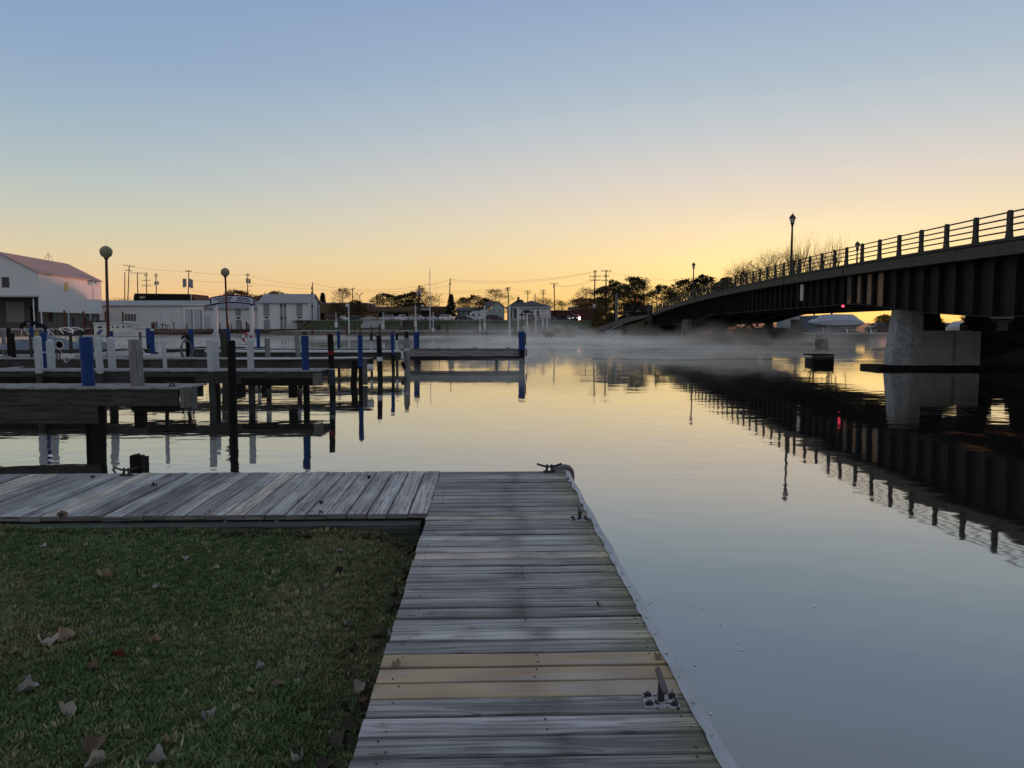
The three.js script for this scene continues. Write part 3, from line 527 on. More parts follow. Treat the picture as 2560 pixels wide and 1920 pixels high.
// ---------------------------------------------------------------- piles and posts
// kind: sleeve (blue plastic over timber), black, white, squared, plain
function pile(kind, label, { px, top, d, w, lean = 0, foot, cat = 'pile', group, mat, sleeveTo = 1.02, cap, band, hung }) {
  const p = at(px, top, d), r = (w * d) / FOC / 2, name = { sleeve: 'sleeved_pile', black: 'mooring_pile', white: 'white_post', squared: 'timber_post', plain: 'mooring_pile', round: 'white_post' }[kind];
  const fx = foot !== undefined ? at(foot, 813, d).x : p.x, H = p.y, t = thing(name, label, cat, [fx, 0, -d], 0, group), dx = p.x - fx;
  const on = (y) => V((dx * y) / H, y, lean * y);
  if (kind === 'sleeve') {
    const s = Math.min(H - 0.2, sleeveTo);
    new MB().cyl(on(-1.6), on(H - 0.02), r * 0.92, r * 0.9, 14).build('post', M.blackTimber, t);
    const b = new MB(); b.add(new THREE.LatheGeometry([[r * 1.03, s], [r * 1.06, s + 0.02], [r * 1.02, s + (H - s) * 0.5], [r * 1.05, H - (H - s) * 0.28], [r * 1.1, H - (H - s) * 0.26], [r * 1.1, H - 0.03], [r * 1.02, H], [r * 0.5, H + 0.012], [0, H + 0.012]].map((q) => new THREE.Vector2(...q)), 20));
    const m = b.build('sleeve', M.blue, t); m.rotation.z = -dx / H;
  } else if (kind === 'white' || kind === 'squared' || kind === 'round') {
    const mt = mat ?? (kind === 'squared' ? M.timber : M.wornWhite), b = new MB(), s = r * 0.96;
    const ring = (q, y) => [[-q, -q], [q, -q], [q, q], [-q, q]].map(([a, c]) => { const o = on(y); return V(o.x + a, y, o.z + c); });
    b.loft([ring(s, kind === 'squared' ? (hung ? hung + 0.105 : 0.2) : sleeveTo), ring(s, H - r * (kind === 'squared' ? 0.06 : 0.9)), ring(kind === 'squared' ? s * 0.93 : s * 0.62, H - (kind === 'squared' ? 0 : r * 0.25)), ring(kind === 'squared' ? s * 0.9 : s * 0.3, H)]);
    b.build('shaft', mt, t); new MB().loft([ring(s * 0.98, hung ?? -1.6), ring(s * 0.98, kind === 'squared' ? (hung ? hung + 0.1 : 0.195) : sleeveTo - 0.005)]).build('foot', kind === 'squared' ? M.blackTimber : M.darkTimber, t);
  } else {
    const rr = rng(Math.round(px * 7)), q = 14, rings = [];
    for (let i = 0; i <= 12; i++) { const y = -1.6 + ((H + 1.6) * i) / 12, o = on(y), k = r * (1.04 - 0.08 * (i / 12)) * (1 + (rr() - 0.5) * 0.06); rings.push(Array.from({ length: q }, (_, j) => { const a = (-j / q) * 6.283; return V(o.x + Math.cos(a) * k, y + (i === 12 ? 0.02 * Math.sin(a * 2 + px) : 0), o.z + Math.sin(a) * k); })); }
    const g = new MB().loft(rings).geo(); mesh('shaft', g, mat ?? (kind === 'black' ? M.blackTimber : M.darkTimber), t);
  }
  if (cap) new MB().cyl(on(H - 0.02), on(H + cap[0]), r * cap[1], r * cap[2], 12).build('cap', cap[3], t);
  if (band) for (const [y0, y1, m] of band) new MB().cyl(on(y0), on(y1), r * 1.06, r * 1.06, 16, true).build('band', m, t);
  return t;
}
const rope = std(0.5, 0.42, 0.12, { roughness: 1 }), paleRope = std(0.55, 0.55, 0.53, { roughness: 1 }), redPaint = std(0.2, 0.02, 0.015, { roughness: 0.8 });
pile('sleeve', 'thick pile in a bright blue sleeve standing through the nearest dock', { px: 214, top: 843, d: 17.15, w: 29, foot: 218 });
pile('squared', 'squared grey timber post on the nearest dock, beside a black cleat', { px: 337, top: 848.5, d: 17.2, w: 24, foot: 341, hung: 0.8 });
pile('black', 'bare black pile standing alone between the nearest two docks', { px: 578, top: 852, d: 20.4, w: 20.5 });
pile('white', 'white-painted post with a yellow lichen top on the second dock', { px: 93, top: 838, d: 25.3, w: 13.5, foot: 95, cap: [0.14, 0.75, 0.5, std(0.32, 0.27, 0.13, { map: mottle })] });
pile('white', 'white post marked with faded numerals on the second dock', { px: 124, top: 848, d: 26.1, w: 14, foot: 127 });
pile('white', 'leaning white post on the second dock just behind the bright blue sleeve', { px: 242, top: 842, d: 25.3, w: 13, foot: 251 });
pile('round', 'white post with a rounded top beside the taller globe lamp', { px: 276, top: 842, d: 26.1, w: 14, foot: 279 });
pile('white', 'slim white post alone on the second dock near the hose reel', { px: 409, top: 848, d: 25.9, w: 7.6, foot: 411 });
pile('white', 'white post with a blackened foot in front of the second dock', { px: 524, top: 845.6, d: 25, w: 13.5, foot: 527, sleeveTo: 1.1 });
pile('white', 'stout scuffed white post on the second dock below the life ring', { px: 625, top: 846.6, d: 25.8, w: 13, foot: 625 });
pile('white', 'white post tucked behind the black-footed white post', { px: 539, top: 849, d: 28, w: 10.5, foot: 540 });
pile('sleeve', 'pile in a dark blue sleeve with yellow rope at its top, ending the second dock', { px: 761.5, top: 838, d: 25.7, w: 17, foot: 763, cap: [0.1, 0.75, 0.6, M.rubber], band: [[2.2, 2.27, rope]] });
pile('sleeve', 'pile in a blue sleeve between two white posts, tied with a pale rope', { px: 107, top: 832, d: 27.5, w: 14.5, foot: 109, band: [[1.62, 1.66, paleRope]] });
pile('sleeve', 'blue sleeved pile half hidden behind the white numbered post', { px: 116, top: 817.5, d: 42.98, w: 9.5 });
pile('sleeve', 'small blue sleeved pile under the end of the black bimini', { px: 78, top: 817, d: 47.75, w: 8.5 });
pile('sleeve', 'blue sleeved pile close behind the taller globe lamp', { px: 277, top: 828, d: 42.98, w: 10 });
pile('sleeve', 'tall blue sleeved pile in front of the bow of the cabin launch', { px: 370, top: 821, d: 49.66, w: 10, sleeveTo: 1.3 });
pile('sleeve', 'blue sleeved pile overlapping the tall one by the cabin launch bow', { px: 379, top: 827, d: 42.5, w: 10.5, foot: 380 });
pile('sleeve', 'blue sleeved pile right behind the coiled hose', { px: 476, top: 824, d: 45.84, w: 13, foot: 478 });
pile('sleeve', 'wide blue sleeved pile at the foot of the shorter globe lamp', { px: 567, top: 823, d: 49.95, w: 16 });
pile('sleeve', 'small blue sleeved pile standing clear beside the arched sign', { px: 645, top: 823.5, d: 50.14, w: 8 });
pile('sleeve', 'slender blue sleeved pile standing clear in front of the parked dark cars', { px: 846, top: 828, d: 50.14, w: 7.6 });
pile('sleeve', 'blue sleeved pile at the end of the third dock beside a rubbing board', { px: 900, top: 837, d: 32.52, w: 11.5, sleeveTo: 0.85, cap: [0.09, 0.6, 0.5, M.maroon] });
pile('sleeve', 'blue sleeved pile with a brown cap near the end of the white pipe rail', { px: 980.5, top: 832.6, d: 41.64, w: 9, foot: 982, cap: [0.12, 1.0, 1.0, M.brownTimber] });
pile('sleeve', 'blue sleeved pile with thin white rods on the farthest dock', { px: 1041, top: 829.7, d: 49.47, w: 13.6 });
pile('sleeve', 'broad blue sleeved pile on the bare end of the farthest dock', { px: 1304, top: 829, d: 49.09, w: 15.5, foot: 1305 });
pile('black', 'black pile with a red painted band and a blue tape lower down', { px: 825.5, top: 836, d: 29.4, w: 15, foot: 829, band: [[1.48, 1.62, redPaint], [0.3, 0.9, std(0.03, 0.045, 0.06, { roughness: 0.7, map: mottle })], [0.9, 0.95, std(0.3, 0.33, 0.36)]] });
pile('black', 'black pile with a white band round its middle', { px: 947, top: 840, d: 37.6, w: 13, foot: 949, band: [[0.86, 1.06, M.whitePaint]] });
pile('plain', 'grey pile wrapped in cloth with a black painted top at the dock joint', { px: 1016, top: 845, d: 43.55, w: 15.5, mat: M.timber, foot: 1017, cap: [0.36, 0.75, 0.66, M.black], band: [[1.15, 1.3, M.wornWhite], [1.32, 1.42, M.timber]] });
pile('plain', 'squat dark pile clad with white battens behind the third dock', { px: 928, top: 834, d: 49.28, w: 6.5, mat: M.blackTimber, band: [[0.9, 1.6, M.wornWhite]] });
pile('plain', 'pile clad with white battens beside the cloth-wrapped grey pile', { px: 992, top: 835, d: 48.9, w: 6.5, mat: M.blackTimber, band: [[0.9, 1.65, M.wornWhite]] });
pile('squared', 'grey forked post with a slot and notched top on the third dock', { px: 668, top: 846, d: 34.22, w: 10.5, foot: 669 });
pile('squared', 'grey post leaning out beside the yellow-roped blue pile', { px: 741, top: 832, d: 34.4, w: 10, foot: 748 });
pile('plain', 'dark grey pile with a split top behind the bare black pile', { px: 554, top: 830, d: 38.68, w: 10, mat: M.darkTimber, foot: 557 });
pile('plain', 'second dark grey pile leaning against the split-topped one', { px: 564, top: 829, d: 37.24, w: 9.5, mat: M.darkTimber, foot: 566 });
pile('plain', 'weathered grey pile at the edge of the photo beside two dark ones', { px: 7, top: 823.5, d: 42.98, w: 10, mat: M.timber, foot: 9 });
pile('black', 'short black pile near the edge of the photo, ahead of the boathouse', { px: 21, top: 821, d: 40.11, w: 10 });
pile('plain', 'dark leaning pile in front of the grey boat cover', { px: 30, top: 834, d: 34.59, w: 11, mat: M.blackTimber, foot: 33 });
pile('plain', 'thin grey pile in front of the grey boat cover', { px: 75, top: 837.6, d: 34.78, w: 6.5, foot: 77, mat: M.darkTimber });
pile('plain', 'olive dark pile in front of the chrome boat tower', { px: 176, top: 832, d: 36.86, w: 8, mat: M.darkTimber });
pile('plain', 'tan round-topped pile behind the squared grey post', { px: 350, top: 831, d: 40.59, w: 6.5, mat: M.brownTimber, foot: 352 });
pile('plain', 'far tan pile just above the bright blue sleeve', { px: 202, top: 824, d: 60, w: 7, mat: M.brownTimber });
// hose reel on its pile
{
  const t = pile('plain', 'dark pile carrying a coil of grey hose', { px: 468, top: 836, d: 36.29, w: 9.5, mat: M.blackTimber }), b = new MB(), hose = std(0.14, 0.14, 0.13, { roughness: 0.8 });
  for (let k = 0; k < 5; k++) b.add(new THREE.TorusGeometry(0.22 + 0.02 * k, 0.02, 6, 24), new THREE.Matrix4().makeScale(1, 2.0 - 0.1 * k, 1).setPosition(0.01 * k, 1.5 - 0.03 * k, 0.13 + 0.02 * k));
  b.build('hose', hose, t); new MB().tube([V(-0.22, 1.98, 0.12), V(0, 2.14, 0.12), V(0.24, 1.95, 0.12)], 0.06, 8).build('hose_hook', M.rubber, t);
}
// thin white rods on the blue pile of the farthest dock
{ const x = xAt(1042, 51.6), t = thing('antenna_rod', 'thin white rod standing against the blue pile of the farthest dock', 'rod', [x, 0, -51.5]); new MB().cyl(V(0, 1, 0), V(0, 2.9, 0), 0.02, 0.02, 6).build('rod', M.whitePaint, t); }
{ const x = xAt(1314, 51.3), t = thing('bumper_board', 'grey upright bumper board on the end of the farthest dock', 'board', [x, 0, -51.2]); new MB().box(0, 1.66, 0, 0.08, 0.72, 0.2).build('board', M.darkTimber, t); new MB().box(0.05, 0.82, 0.02, 0.1, 0.5, 0.25).build('lower_board', M.timber, t); }
// cleat and mooring ropes
{ const t = hornCleat(V(xAt(425, 17), 1.252, -17.0), 0, 'black horn cleat on the end of the nearest dock', 1.25); }
{ const t = thing('mooring_rope', 'pale mooring rope sagging from the yellow-roped blue pile', 'rope'); const A = at(705, 899, 36.2), B = at(753, 898, 35.6); new MB().tube([A, at(720, 905, 36.2), at(737, 906, 36), B], 0.02, 6).build('rope', paleRope, t); }
{ const t = thing('mooring_rope', 'long pale mooring line stretched low from the small dinghy to the hose pile', 'rope'); new MB().tube([at(396, 887, 40), at(440, 891, 38), at(520, 896, 36.2)], 0.025, 6).build('rope', paleRope, t); }
{ const t = thing('rope_line', 'thin line looped between the sign post and the life ring', 'rope'); new MB().tube([at(556, 857, 53), at(590, 860, 53), at(620, 862, 53)], 0.02, 6).build('rope', M.darkTimber, t); }
// ---------------------------------------------------------------- globe lamps on the docks
function globeLamp(px, topPy, d, globe, label) {
  const top = at(px - 6 * 38 / d * 0, topPy, d), fx = xAt(px + (d < 45 ? 4 : 7), d), t = thing('globe_lamp', label, 'lamp', [fx, 0, -d]), dx = top.x - fx, r = (globe * d) / FOC / 2, y = top.y - r;
  new MB().cyl(V(0, 0.9, 0), V(dx * 0.96, y - r * 1.02, 0), 0.085, 0.062, 12).build('pole', M.maroon, t);
  new MB().cyl(V(0, 0.95, 0), V(0, 1.09, 0), 0.17, 0.13, 12).build('base', M.maroon, t);
  new MB().lathe([[0.001, y - r * 1.08], [r * 0.26, y - r * 1.05], [r * 0.4, y - r * 0.9], [r * 0.8, y - r * 0.6], [r, y], [r * 0.93, y + r * 0.4], [r * 0.72, y + r * 0.71], [r * 0.42, y + r * 0.93], [0.1 * r, y + r * 1.02], [0.001, y + r * 1.1]], dx, 0, 0, 24).build('globe', std(0.24, 0.23, 0.16, { roughness: 0.55, map: mottle }), t);
  new MB().cyl(V(dx, y - r * 1.2, 0), V(dx, y - r * 0.98, 0), 0.09, r * 0.34, 12).build('collar', M.maroon, t);
  new MB().cyl(V(dx, y + r, 0), V(dx, y + r * 2.6, 0), 0.008, 0.004, 5).build('spike', M.chrome, t);
  return t;
}
globeLamp(264.5, 615, 38, 30, 'taller globe lamp on a maroon pole, off the end of the white boathouse');
globeLamp(562.5, 670, 52, 21.5, 'shorter globe lamp on a maroon pole standing before the arched sign');
// ---------------------------------------------------------------- the arched sign over its two white posts
{
  const d = 56, c = at(581.5, 770, d), s = d / FOC, t = thing('club_sign', 'arched white club sign with blue border and lettering carried on two white posts', 'sign', [c.x, 0, -d]);
  const W = 55.5 * s, yMid = yAt(737, d), yEnd = yAt(743.5, d), hgt = 20.3 * s;   // top of arch, top at the ends, band height
  const R = (W * W + (yMid - yEnd) ** 2) / (2 * (yMid - yEnd)), arc = (x, y0) => y0 - (R - Math.sqrt(R * R - x * x));
  const outline = (in_, up) => { const p = []; for (let i = 0; i <= 24; i++) { const x = (-1 + (2 * i) / 24) * (W - in_); p.push([x, arc(x, yMid - in_)]); } for (let i = 24; i >= 0; i--) { const x = (-1 + (2 * i) / 24) * (W - in_); p.push([x, arc(x, yMid - hgt + in_)]); } return p; };
  new MB().prism(outline(0), 0.05, new THREE.Matrix4().makeTranslation(0, 0, -0.03)).build('border', std(0.006, 0.012, 0.08, { roughness: 0.6 }), t);
  // the printed face: lettering on white board
  const cw = 1024, ch = 256, cv = document.createElement('canvas'); cv.width = cw; cv.height = ch; const g = cv.getContext('2d');
  g.fillStyle = '#b9bfc8'; g.fillRect(0, 0, cw, ch); g.fillStyle = '#0c1450'; g.textAlign = 'center'; g.textBaseline = 'middle';
  const word = (s_, x, y, size, w) => { g.save(); g.translate(x, y); g.font = `bold ${size}px serif`; g.scale(w / g.measureText(s_).width, 1); g.fillText(s_, 0, 0); g.lineWidth = 11; g.strokeStyle = '#0c1450'; g.strokeText(s_, 0, 0); g.restore(); };
  word('TONAWANDA', 300, 82, 96, 450); word('ISLAND', 775, 82, 96, 280); word('LAUNCH', 320, 184, 90, 300); word('CLUB', 690, 184, 90, 190); word('1957', 880, 184, 90, 140);
  g.lineWidth = 5; g.strokeStyle = '#3a4a66';
  for (const [x, y] of [[62, 168], [958, 92]]) { g.beginPath(); g.arc(x, y - 34, 8, 0, 7); g.moveTo(x, y - 26); g.lineTo(x, y + 34); g.moveTo(x - 16, y - 12); g.lineTo(x + 16, y - 12); g.stroke(); g.beginPath(); g.arc(x, y + 2, 30, 0.35, Math.PI - 0.35); g.stroke(); }
  const tex = new THREE.CanvasTexture(cv); tex.colorSpace = THREE.SRGBColorSpace;
  const pos = [], uv = [], idx = [], m = 3.2 * s;
  for (let i = 0; i <= 24; i++) for (const k of [0, 1]) { const x = (-1 + (2 * i) / 24) * (W - m); pos.push(x, k ? arc(x, yMid - m) : arc(x, yMid - hgt + m), 0.026); uv.push(i / 24, k); if (i < 24 && k === 0) { const a = i * 2; idx.push(a, a + 2, a + 1, a + 1, a + 2, a + 3); } }
  mesh('printed_face', geoFrom(pos, uv, idx), new THREE.MeshStandardMaterial({ map: tex, roughness: 0.6 }), t);
  for (const px of [537, 627]) {
    const x = xAt(px, d) - c.x; new MB().span(x - 0.12, x + 0.12, 0.9, yAt(757, d), -0.12, -0.34).build('post', M.whitePaint, t);
    new MB().beam(V(x - 0.1, 2.1, -0.1), V(x - 0.38, 0.95, 0.1), 0.1, 0.1).build('brace', M.whitePaint, t);
  }
  new MB().span(-3.1, 2, 0.2, 1.0, -0.1, -1.6).build('landing', M.darkTimber, t);
}
{
  const d = 55, c = at(618, 845, d), t = thing('life_ring', 'red and white life ring hung on the white sign post', 'life ring', c, 0.7), red = std(0.45, 0.06, 0.05, { roughness: 0.6 });
  for (let k = 0; k < 8; k++) { const g = new THREE.TorusGeometry(0.3, 0.085, 8, 6, Math.PI / 4); g.rotateZ((k * Math.PI) / 4); mesh(k % 2 ? 'white_segment' : 'red_segment', g, k % 2 ? M.whitePaint : red, t); }
}
// ---------------------------------------------------------------- boats in the slips
const tarpBlue = std(0.16, 0.19, 0.24, { roughness: 0.8, bumpMap: mottleBump, bumpScale: 0.02, map: mottle }), gel = std(0.6, 0.62, 0.64, { roughness: 0.3 });
// hull: stations along x from stern (0) to bow (len); half-width and sheer by station
function hullGeo(len, beam, free, draft, flare = 0.85, rise = 0.35) {
  const rings = [];
  for (let i = 0; i <= 16; i++) {
    const u = i / 16, w = (beam / 2) * (u < 0.55 ? 1 : Math.sqrt(Math.max(0, 1 - ((u - 0.55) / 0.45) ** 2.2))) + 0.01, top = free + rise * u * u, keel = -draft + (free + draft) * 0.9 * Math.max(0, (u - 0.78) / 0.22) ** 2, x = len * u;
    rings.push([[-w, top], [-w * flare, top * 0.35 + keel * 0.3], [-w * 0.55 * flare, keel * 0.75 + 0.02], [0, keel], [w * 0.55 * flare, keel * 0.75 + 0.02], [w * flare, top * 0.35 + keel * 0.3], [w, top]].map(([z, y]) => V(x, y, z)));
  }
  return rings;
}
{
  const d = 42, x0 = xAt(-40, d), len = xAt(326, d) - x0, t = thing('covered_boat', 'white runabout under a grey-blue tarpaulin with a folded black bimini raised on arms', 'boat', [x0, 0, -d]);
  const H = hullGeo(len, 2.4, 0.95, 0.3, 0.85, 0.3); new MB().loft(H, true, true).build('hull', gel, t);
  const X = (px) => xAt(px, d) - x0, Y = (py) => yAt(py, d);
  const tent = (list, w) => { const rings = list.map(([px, py, k]) => { const x = X(px), y = Y(py), b = Math.max(0.98, Y(873)); return [[-w, b], [-w * 0.75, b + (y - b) * 0.45], [-w * 0.2, y], [w * 0.2, y], [w * 0.75, b + (y - b) * 0.45], [w, b]].map(([z, yy]) => V(x, yy, z * (k ?? 1))); }); return new MB().loft(rings, true, true); };
  tent([[-20, 866], [20, 860], [46, 848], [62, 849], [72, 856], [88, 850], [104, 838], [112, 834], [122, 842], [150, 846], [170, 851], [195, 862], [205, 868, 0.8]], 1.2).build('tarpaulin', tarpBlue, t);
  tent([[230, 861, 0.6], [250, 852, 0.9], [262, 858, 0.8], [275, 866, 0.5]], 1.0).build('bow_cover', tarpBlue, t);
  // bimini boot: a fat curved roll
  const arch = [[38, 822], [40, 814], [48, 808], [60, 806], [75, 808], [90, 814], [103, 822]].map(([px, py]) => V(X(px), Y(py), 0.3));
  for (const z of [-0.5]) { const b = new MB(); b.tube(arch.map((p) => V(p.x, p.y, z)), 0.105, 10, 40); b.build('bimini_roll', std(0.012, 0.012, 0.016, { roughness: 0.8, map: mottle }), t); }
  new MB().box(X(60), Y(808.5), -0.39, 0.2, 0.06, 0.01).build('maker_tag', std(0.3, 0.3, 0.3), t);
  for (const [a, b] of [[[40, 822], [36, 850]], [[44, 822], [66, 848]], [[103, 822], [122, 840]], [[103, 822], [112, 852]]]) new MB().cyl(V(X(a[0]), Y(a[1]), -0.5), V(X(b[0]), Y(b[1]), -0.5), 0.018, 0.018, 6).build('bimini_arm', M.chrome, t);
  const rail = new MB(); rail.tube([[288, 873], [290, 869], [298, 868], [303, 870], [300, 873]].map(([px, py]) => V(X(px), Y(py), 0.4)), 0.02, 6, 30); rail.build('bow_rail', M.chrome, t);
}
{
  const d = 58, x0 = xAt(150, d), t = thing('tower_boat', 'low white boat with a chrome wakeboard tower behind the covered runabout', 'boat', [x0, 0, -d]), X = (px) => xAt(px, d) - x0, Y = (py) => yAt(py, d);
  new MB().loft(hullGeo(X(262), 2.3, 0.85, 0.3)).build('hull', gel, t);
  for (const z of [-0.7, 0.7]) { new MB().tube([V(X(172), Y(835), z), V(X(160), Y(822), z * 0.85), V(X(163), Y(820.5), z * 0.8), V(X(184), Y(820), z * 0.8), V(X(195), Y(827), z), V(X(193), Y(836), z)], 0.04, 7, 40).build('tower_tube', M.chrome, t); new MB().tube([V(X(160), Y(822), z * 0.85), V(X(176), Y(827), z * 0.85), V(X(192), Y(832), z * 0.9)], 0.03, 6).build('tower_tube', M.chrome, t); }
  for (const k of [0, 1]) new MB().ball(X(186 + 6 * k), Y(831), 0.5, 0.13, 1, 1, 1.4).build('speaker_pod', M.chrome, t);
  new MB().box(X(180), Y(833), 0, 1.1, 0.35, 1.2).build('windscreen', M.glass, t);
}
{
  const d = 43, x0 = xAt(348, d), t = thing('dinghy', 'small white dinghy lying bow-in behind the slim white post', 'boat', [x0, 0, -d]), X = (px) => xAt(px, d) - x0;
  new MB().loft(hullGeo(X(470), 1.5, 1.0, 0.25, 0.85, 0.15)).build('hull', gel, t);
  new MB().box(X(397), 1.22, 0.3, 0.34, 0.28, 0.3).build('motor_cowl', M.whitePaint, t); new MB().box(X(397), 1.0, 0.35, 0.2, 0.25, 0.2).build('motor_leg', M.black, t);
  new MB().tube([V(X(356), 1.05, 0.3), V(X(360), 1.2, 0.3), V(X(366), 1.05, 0.3)], 0.035, 6).build('grab_rail', M.whitePaint, t);
}
{
  const d = 34, x0 = xAt(-60, d), t = thing('white_boat', 'white boat stern low in the water at the edge of the photo', 'boat', [x0, 0, -d], 0.06), X = (px) => xAt(px, d) - x0;
  new MB().loft(hullGeo(X(92), 2.2, 0.72, 0.3, 0.85, 0.12)).build('hull', gel, t); new MB().box(X(4), 1.02, 0.4, 0.35, 0.25, 0.5).build('seat', M.whitePaint, t); new MB().span(X(-30), X(80), 0.73, 0.78, -0.9, 0.9).build('side_deck', M.darkTimber, t);
}
{
  const d = 33.5, p = at(168, 893, d), t = thing('dock_box', 'white plastic dock bracket with a black clamp and rope on the third dock', 'bracket', p);
  const b = new MB(); b.prism([[-0.24, -0.05], [0.24, -0.05], [0.26, 0.0], [0.26, 0.1], [0.22, 0.13], [-0.22, 0.13], [-0.26, 0.08]], 0.16, new THREE.Matrix4().makeTranslation(0, 0, -0.08), 0.015); b.build('shell', M.whitePaint, t);
  new MB().box(0.0, -0.08, 0.06, 0.16, 0.1, 0.1).build('clamp', M.black, t); for (const s of [-0.09, 0.09]) new MB().cyl(V(s, -0.05, 0.1), V(s, 0.05, 0.1), 0.015, 0.015, 6).build('pin', M.chrome, t);
  new MB().tube([V(-0.12, -0.1, 0.1), V(-0.02, -0.2, 0.1), V(0.12, -0.14, 0.1), V(0.14, -0.06, 0.1)], 0.015, 6).build('rope_end', paleRope, t);
}
{
  const d = 30.5, p = at(150, 862, d), t = thing('tube_light', 'grey barrel-shaped dock light with ropes on two thin iron stakes', 'dock light', p);
  const b = new MB(); b.cyl(V(-0.12, 0.08, -0.25), V(0.05, 0, 0.12), 0.15, 0.16, 18, true); b.cyl(V(-0.12, 0.08, -0.25), V(-0.115, 0.078, -0.24), 0.15, 0.15, 18); b.build('barrel', std(0.13, 0.13, 0.13, { side: THREE.DoubleSide, map: mottle }), t);
  const tor = new THREE.TorusGeometry(0.16, 0.025, 6, 20); tor.translate(0.05, 0, 0.12); mesh('rim', tor, paleRope, t);
  for (const x of [-0.2, -0.08]) new MB().cyl(V(x, -1.1, -0.1), V(x, 0.05, -0.1), 0.022, 0.022, 6).build('stake', M.maroon, t);
  new MB().tube([V(0.02, -0.12, 0.1), V(0.16, -0.42, 0.1), V(0.28, -0.72, 0.1)], 0.012, 5).build('rope', paleRope, t);
}
// ---------------------------------------------------------------- the far banks
// columns: x, distance of the waterline, then (distance, height) up the bank
const bankMat = std(1, 1, 1, { roughness: 1, map: texture(512, 512, (u, v) => { const t = fbm(N1, u, v, 5, 5, 7), d = smooth(0.4, 0.68, fbm(N2, u, v, 3, 3, 5)); return mix3(mix3([0.02, 0.032, 0.012], [0.045, 0.06, 0.022], t), [0.08, 0.07, 0.04], d * 0.6); }, { rx: 1 / 14, ry: 1 / 14 }) });
const wallMat = std(0.17, 0.14, 0.125, { map: streak, roughness: 0.95 }), pave = std(0.26, 0.25, 0.245, { map: mottle, roughness: 0.95 }), asphalt = std(0.07, 0.07, 0.073, { map: mottle, roughness: 0.95 });
const COLS = [
  [-700, 238, [[250, 1.9], [300, 2.6], [900, 4]]], [-76, 238, [[250, 1.9], [300, 2.6], [900, 4]]], [-72, 234, [[246, 1.9], [300, 3.4], [900, 4]]], [-57, 182, [[211, 1.25], [221, 3.9], [900, 4]]],
  [5, 178, [[203, 1.25], [221, 3.9], [900, 4]]], [19, 174, [[196, 1.25], [221, 3.9], [900, 4]]], [26, 168, [[196, 1.5], [221, 4], [900, 4]]], [46, 158, [[175, 1.6], [260, 4], [900, 5]]], [50, 137, [[150, 1.3], [260, 2.2], [900, 5]]], [700, 133, [[150, 1.3], [260, 2.2], [900, 5]]],
];
{
  const up = [], down = [];
  for (const [x, s, list] of COLS) { up.push([V(x, 1.08, -s - 0.4), ...list.map(([d, y]) => V(x, y, -d)), V(x, 5, -4500)]); down.push([V(x, -1.5, -s), V(x, 0.98, -s), V(x, 1.1, -s - 0.02), V(x, 1.1, -s - 0.45)]); }
  const g = new MB().loft(up, false).geo(), p = g.attributes.position, uv = g.attributes.uv; for (let i = 0; i < p.count; i++) uv.setXY(i, p.getX(i), p.getZ(i));
  tag(mesh('far_bank', g, bankMat), 'grassy far bank rising to the road', null, null, 'structure');
  tag(mesh('seawall', new MB().loft(down, false).geo(), wallMat), 'dark timber seawall along the far waterline', null, null, 'structure');
  // paved walk behind the wall, road on top of the slope
  const strip = (name, mat, list, label) => { const r = list.map(([x, a, ya, b, yb]) => [V(x, ya, -a), V(x, yb, -b)]), h = new MB().loft(r, false).geo(), q = h.attributes.position, w = h.attributes.uv; for (let i = 0; i < q.count; i++) w.setXY(i, q.getX(i), q.getZ(i)); tag(mesh(name, h, mat), label, null, null, 'structure'); };
  strip('walkway', pave, [[-57, 184, 1.13, 211, 1.27], [5, 180, 1.13, 203, 1.27], [19, 176, 1.13, 196, 1.27]], 'pale paved walk behind the far seawall');
  strip('walkway', pave, [[-700, 239, 1.14, 249.6, 1.92], [-76, 239, 1.14, 249.6, 1.92]], 'paved quay in front of the white boathouses');
  strip('road', asphalt, [[-64, 222, 3.93, 236, 3.95], [46, 222, 3.93, 236, 3.95]], 'road and parking strip along the top of the far bank');
  strip('ramp', pave, [[xAt(893, 211), 211, 1.3, 220.8, 3.92], [xAt(950, 211), 211, 1.3, 220.8, 3.92]], 'paved ramp down from the road');
  const kerb = new MB(); kerb.span(-60, 40, 3.9, 4.1, -221.2, -221.6); tag(kerb.build('kerb', pave), 'pale kerb in front of the parked cars', null, null, 'structure');
  // the approach embankment of the bridge
  const e = new MB(); e.loft([[166.8, 1], [178, 1], [260, 0.92]].map(([d, k]) => [V(15 + 2 * (d > 165), 0.9, -d), V(31.5, 5.0 * k, -d), V(43, 5.0 * k, -d), V(52, 1.0, -d)]), false); { const n = 14, rings = []; for (let i = 0; i <= n; i++) { const u = i / n, x = 13 + 18.3 * u, top = V(15 + 16.5 * u, 0.95 + 4.05 * u, -174 + 7 * u), toe = V(x, 0.25, -169 + 12 * u); rings.push(Array.from({ length: 7 }, (_, j) => { const p = V().lerpVectors(toe, top, j / 6); p.y += 0.35 * Math.sin(j * 1.1 + i * 1.7) * Math.sin((Math.PI * j) / 6); return p; })); } e.loft(rings, false); }
  const eg = e.geo(), ep = eg.attributes.position, eu = eg.attributes.uv; for (let i = 0; i < ep.count; i++) eu.setXY(i, ep.getX(i), ep.getZ(i) + ep.getY(i));
  tag(mesh('embankment', eg, std(0.065, 0.056, 0.038, { map: mottle, roughness: 1 })), 'grassy embankment carrying the bridge approach', null, null, 'structure');
  strip('road', asphalt, [[31.6, 161, 5.02, 260, 4.65], [43, 161, 5.02, 260, 4.65]], 'road running off the far end of the bridge');
}
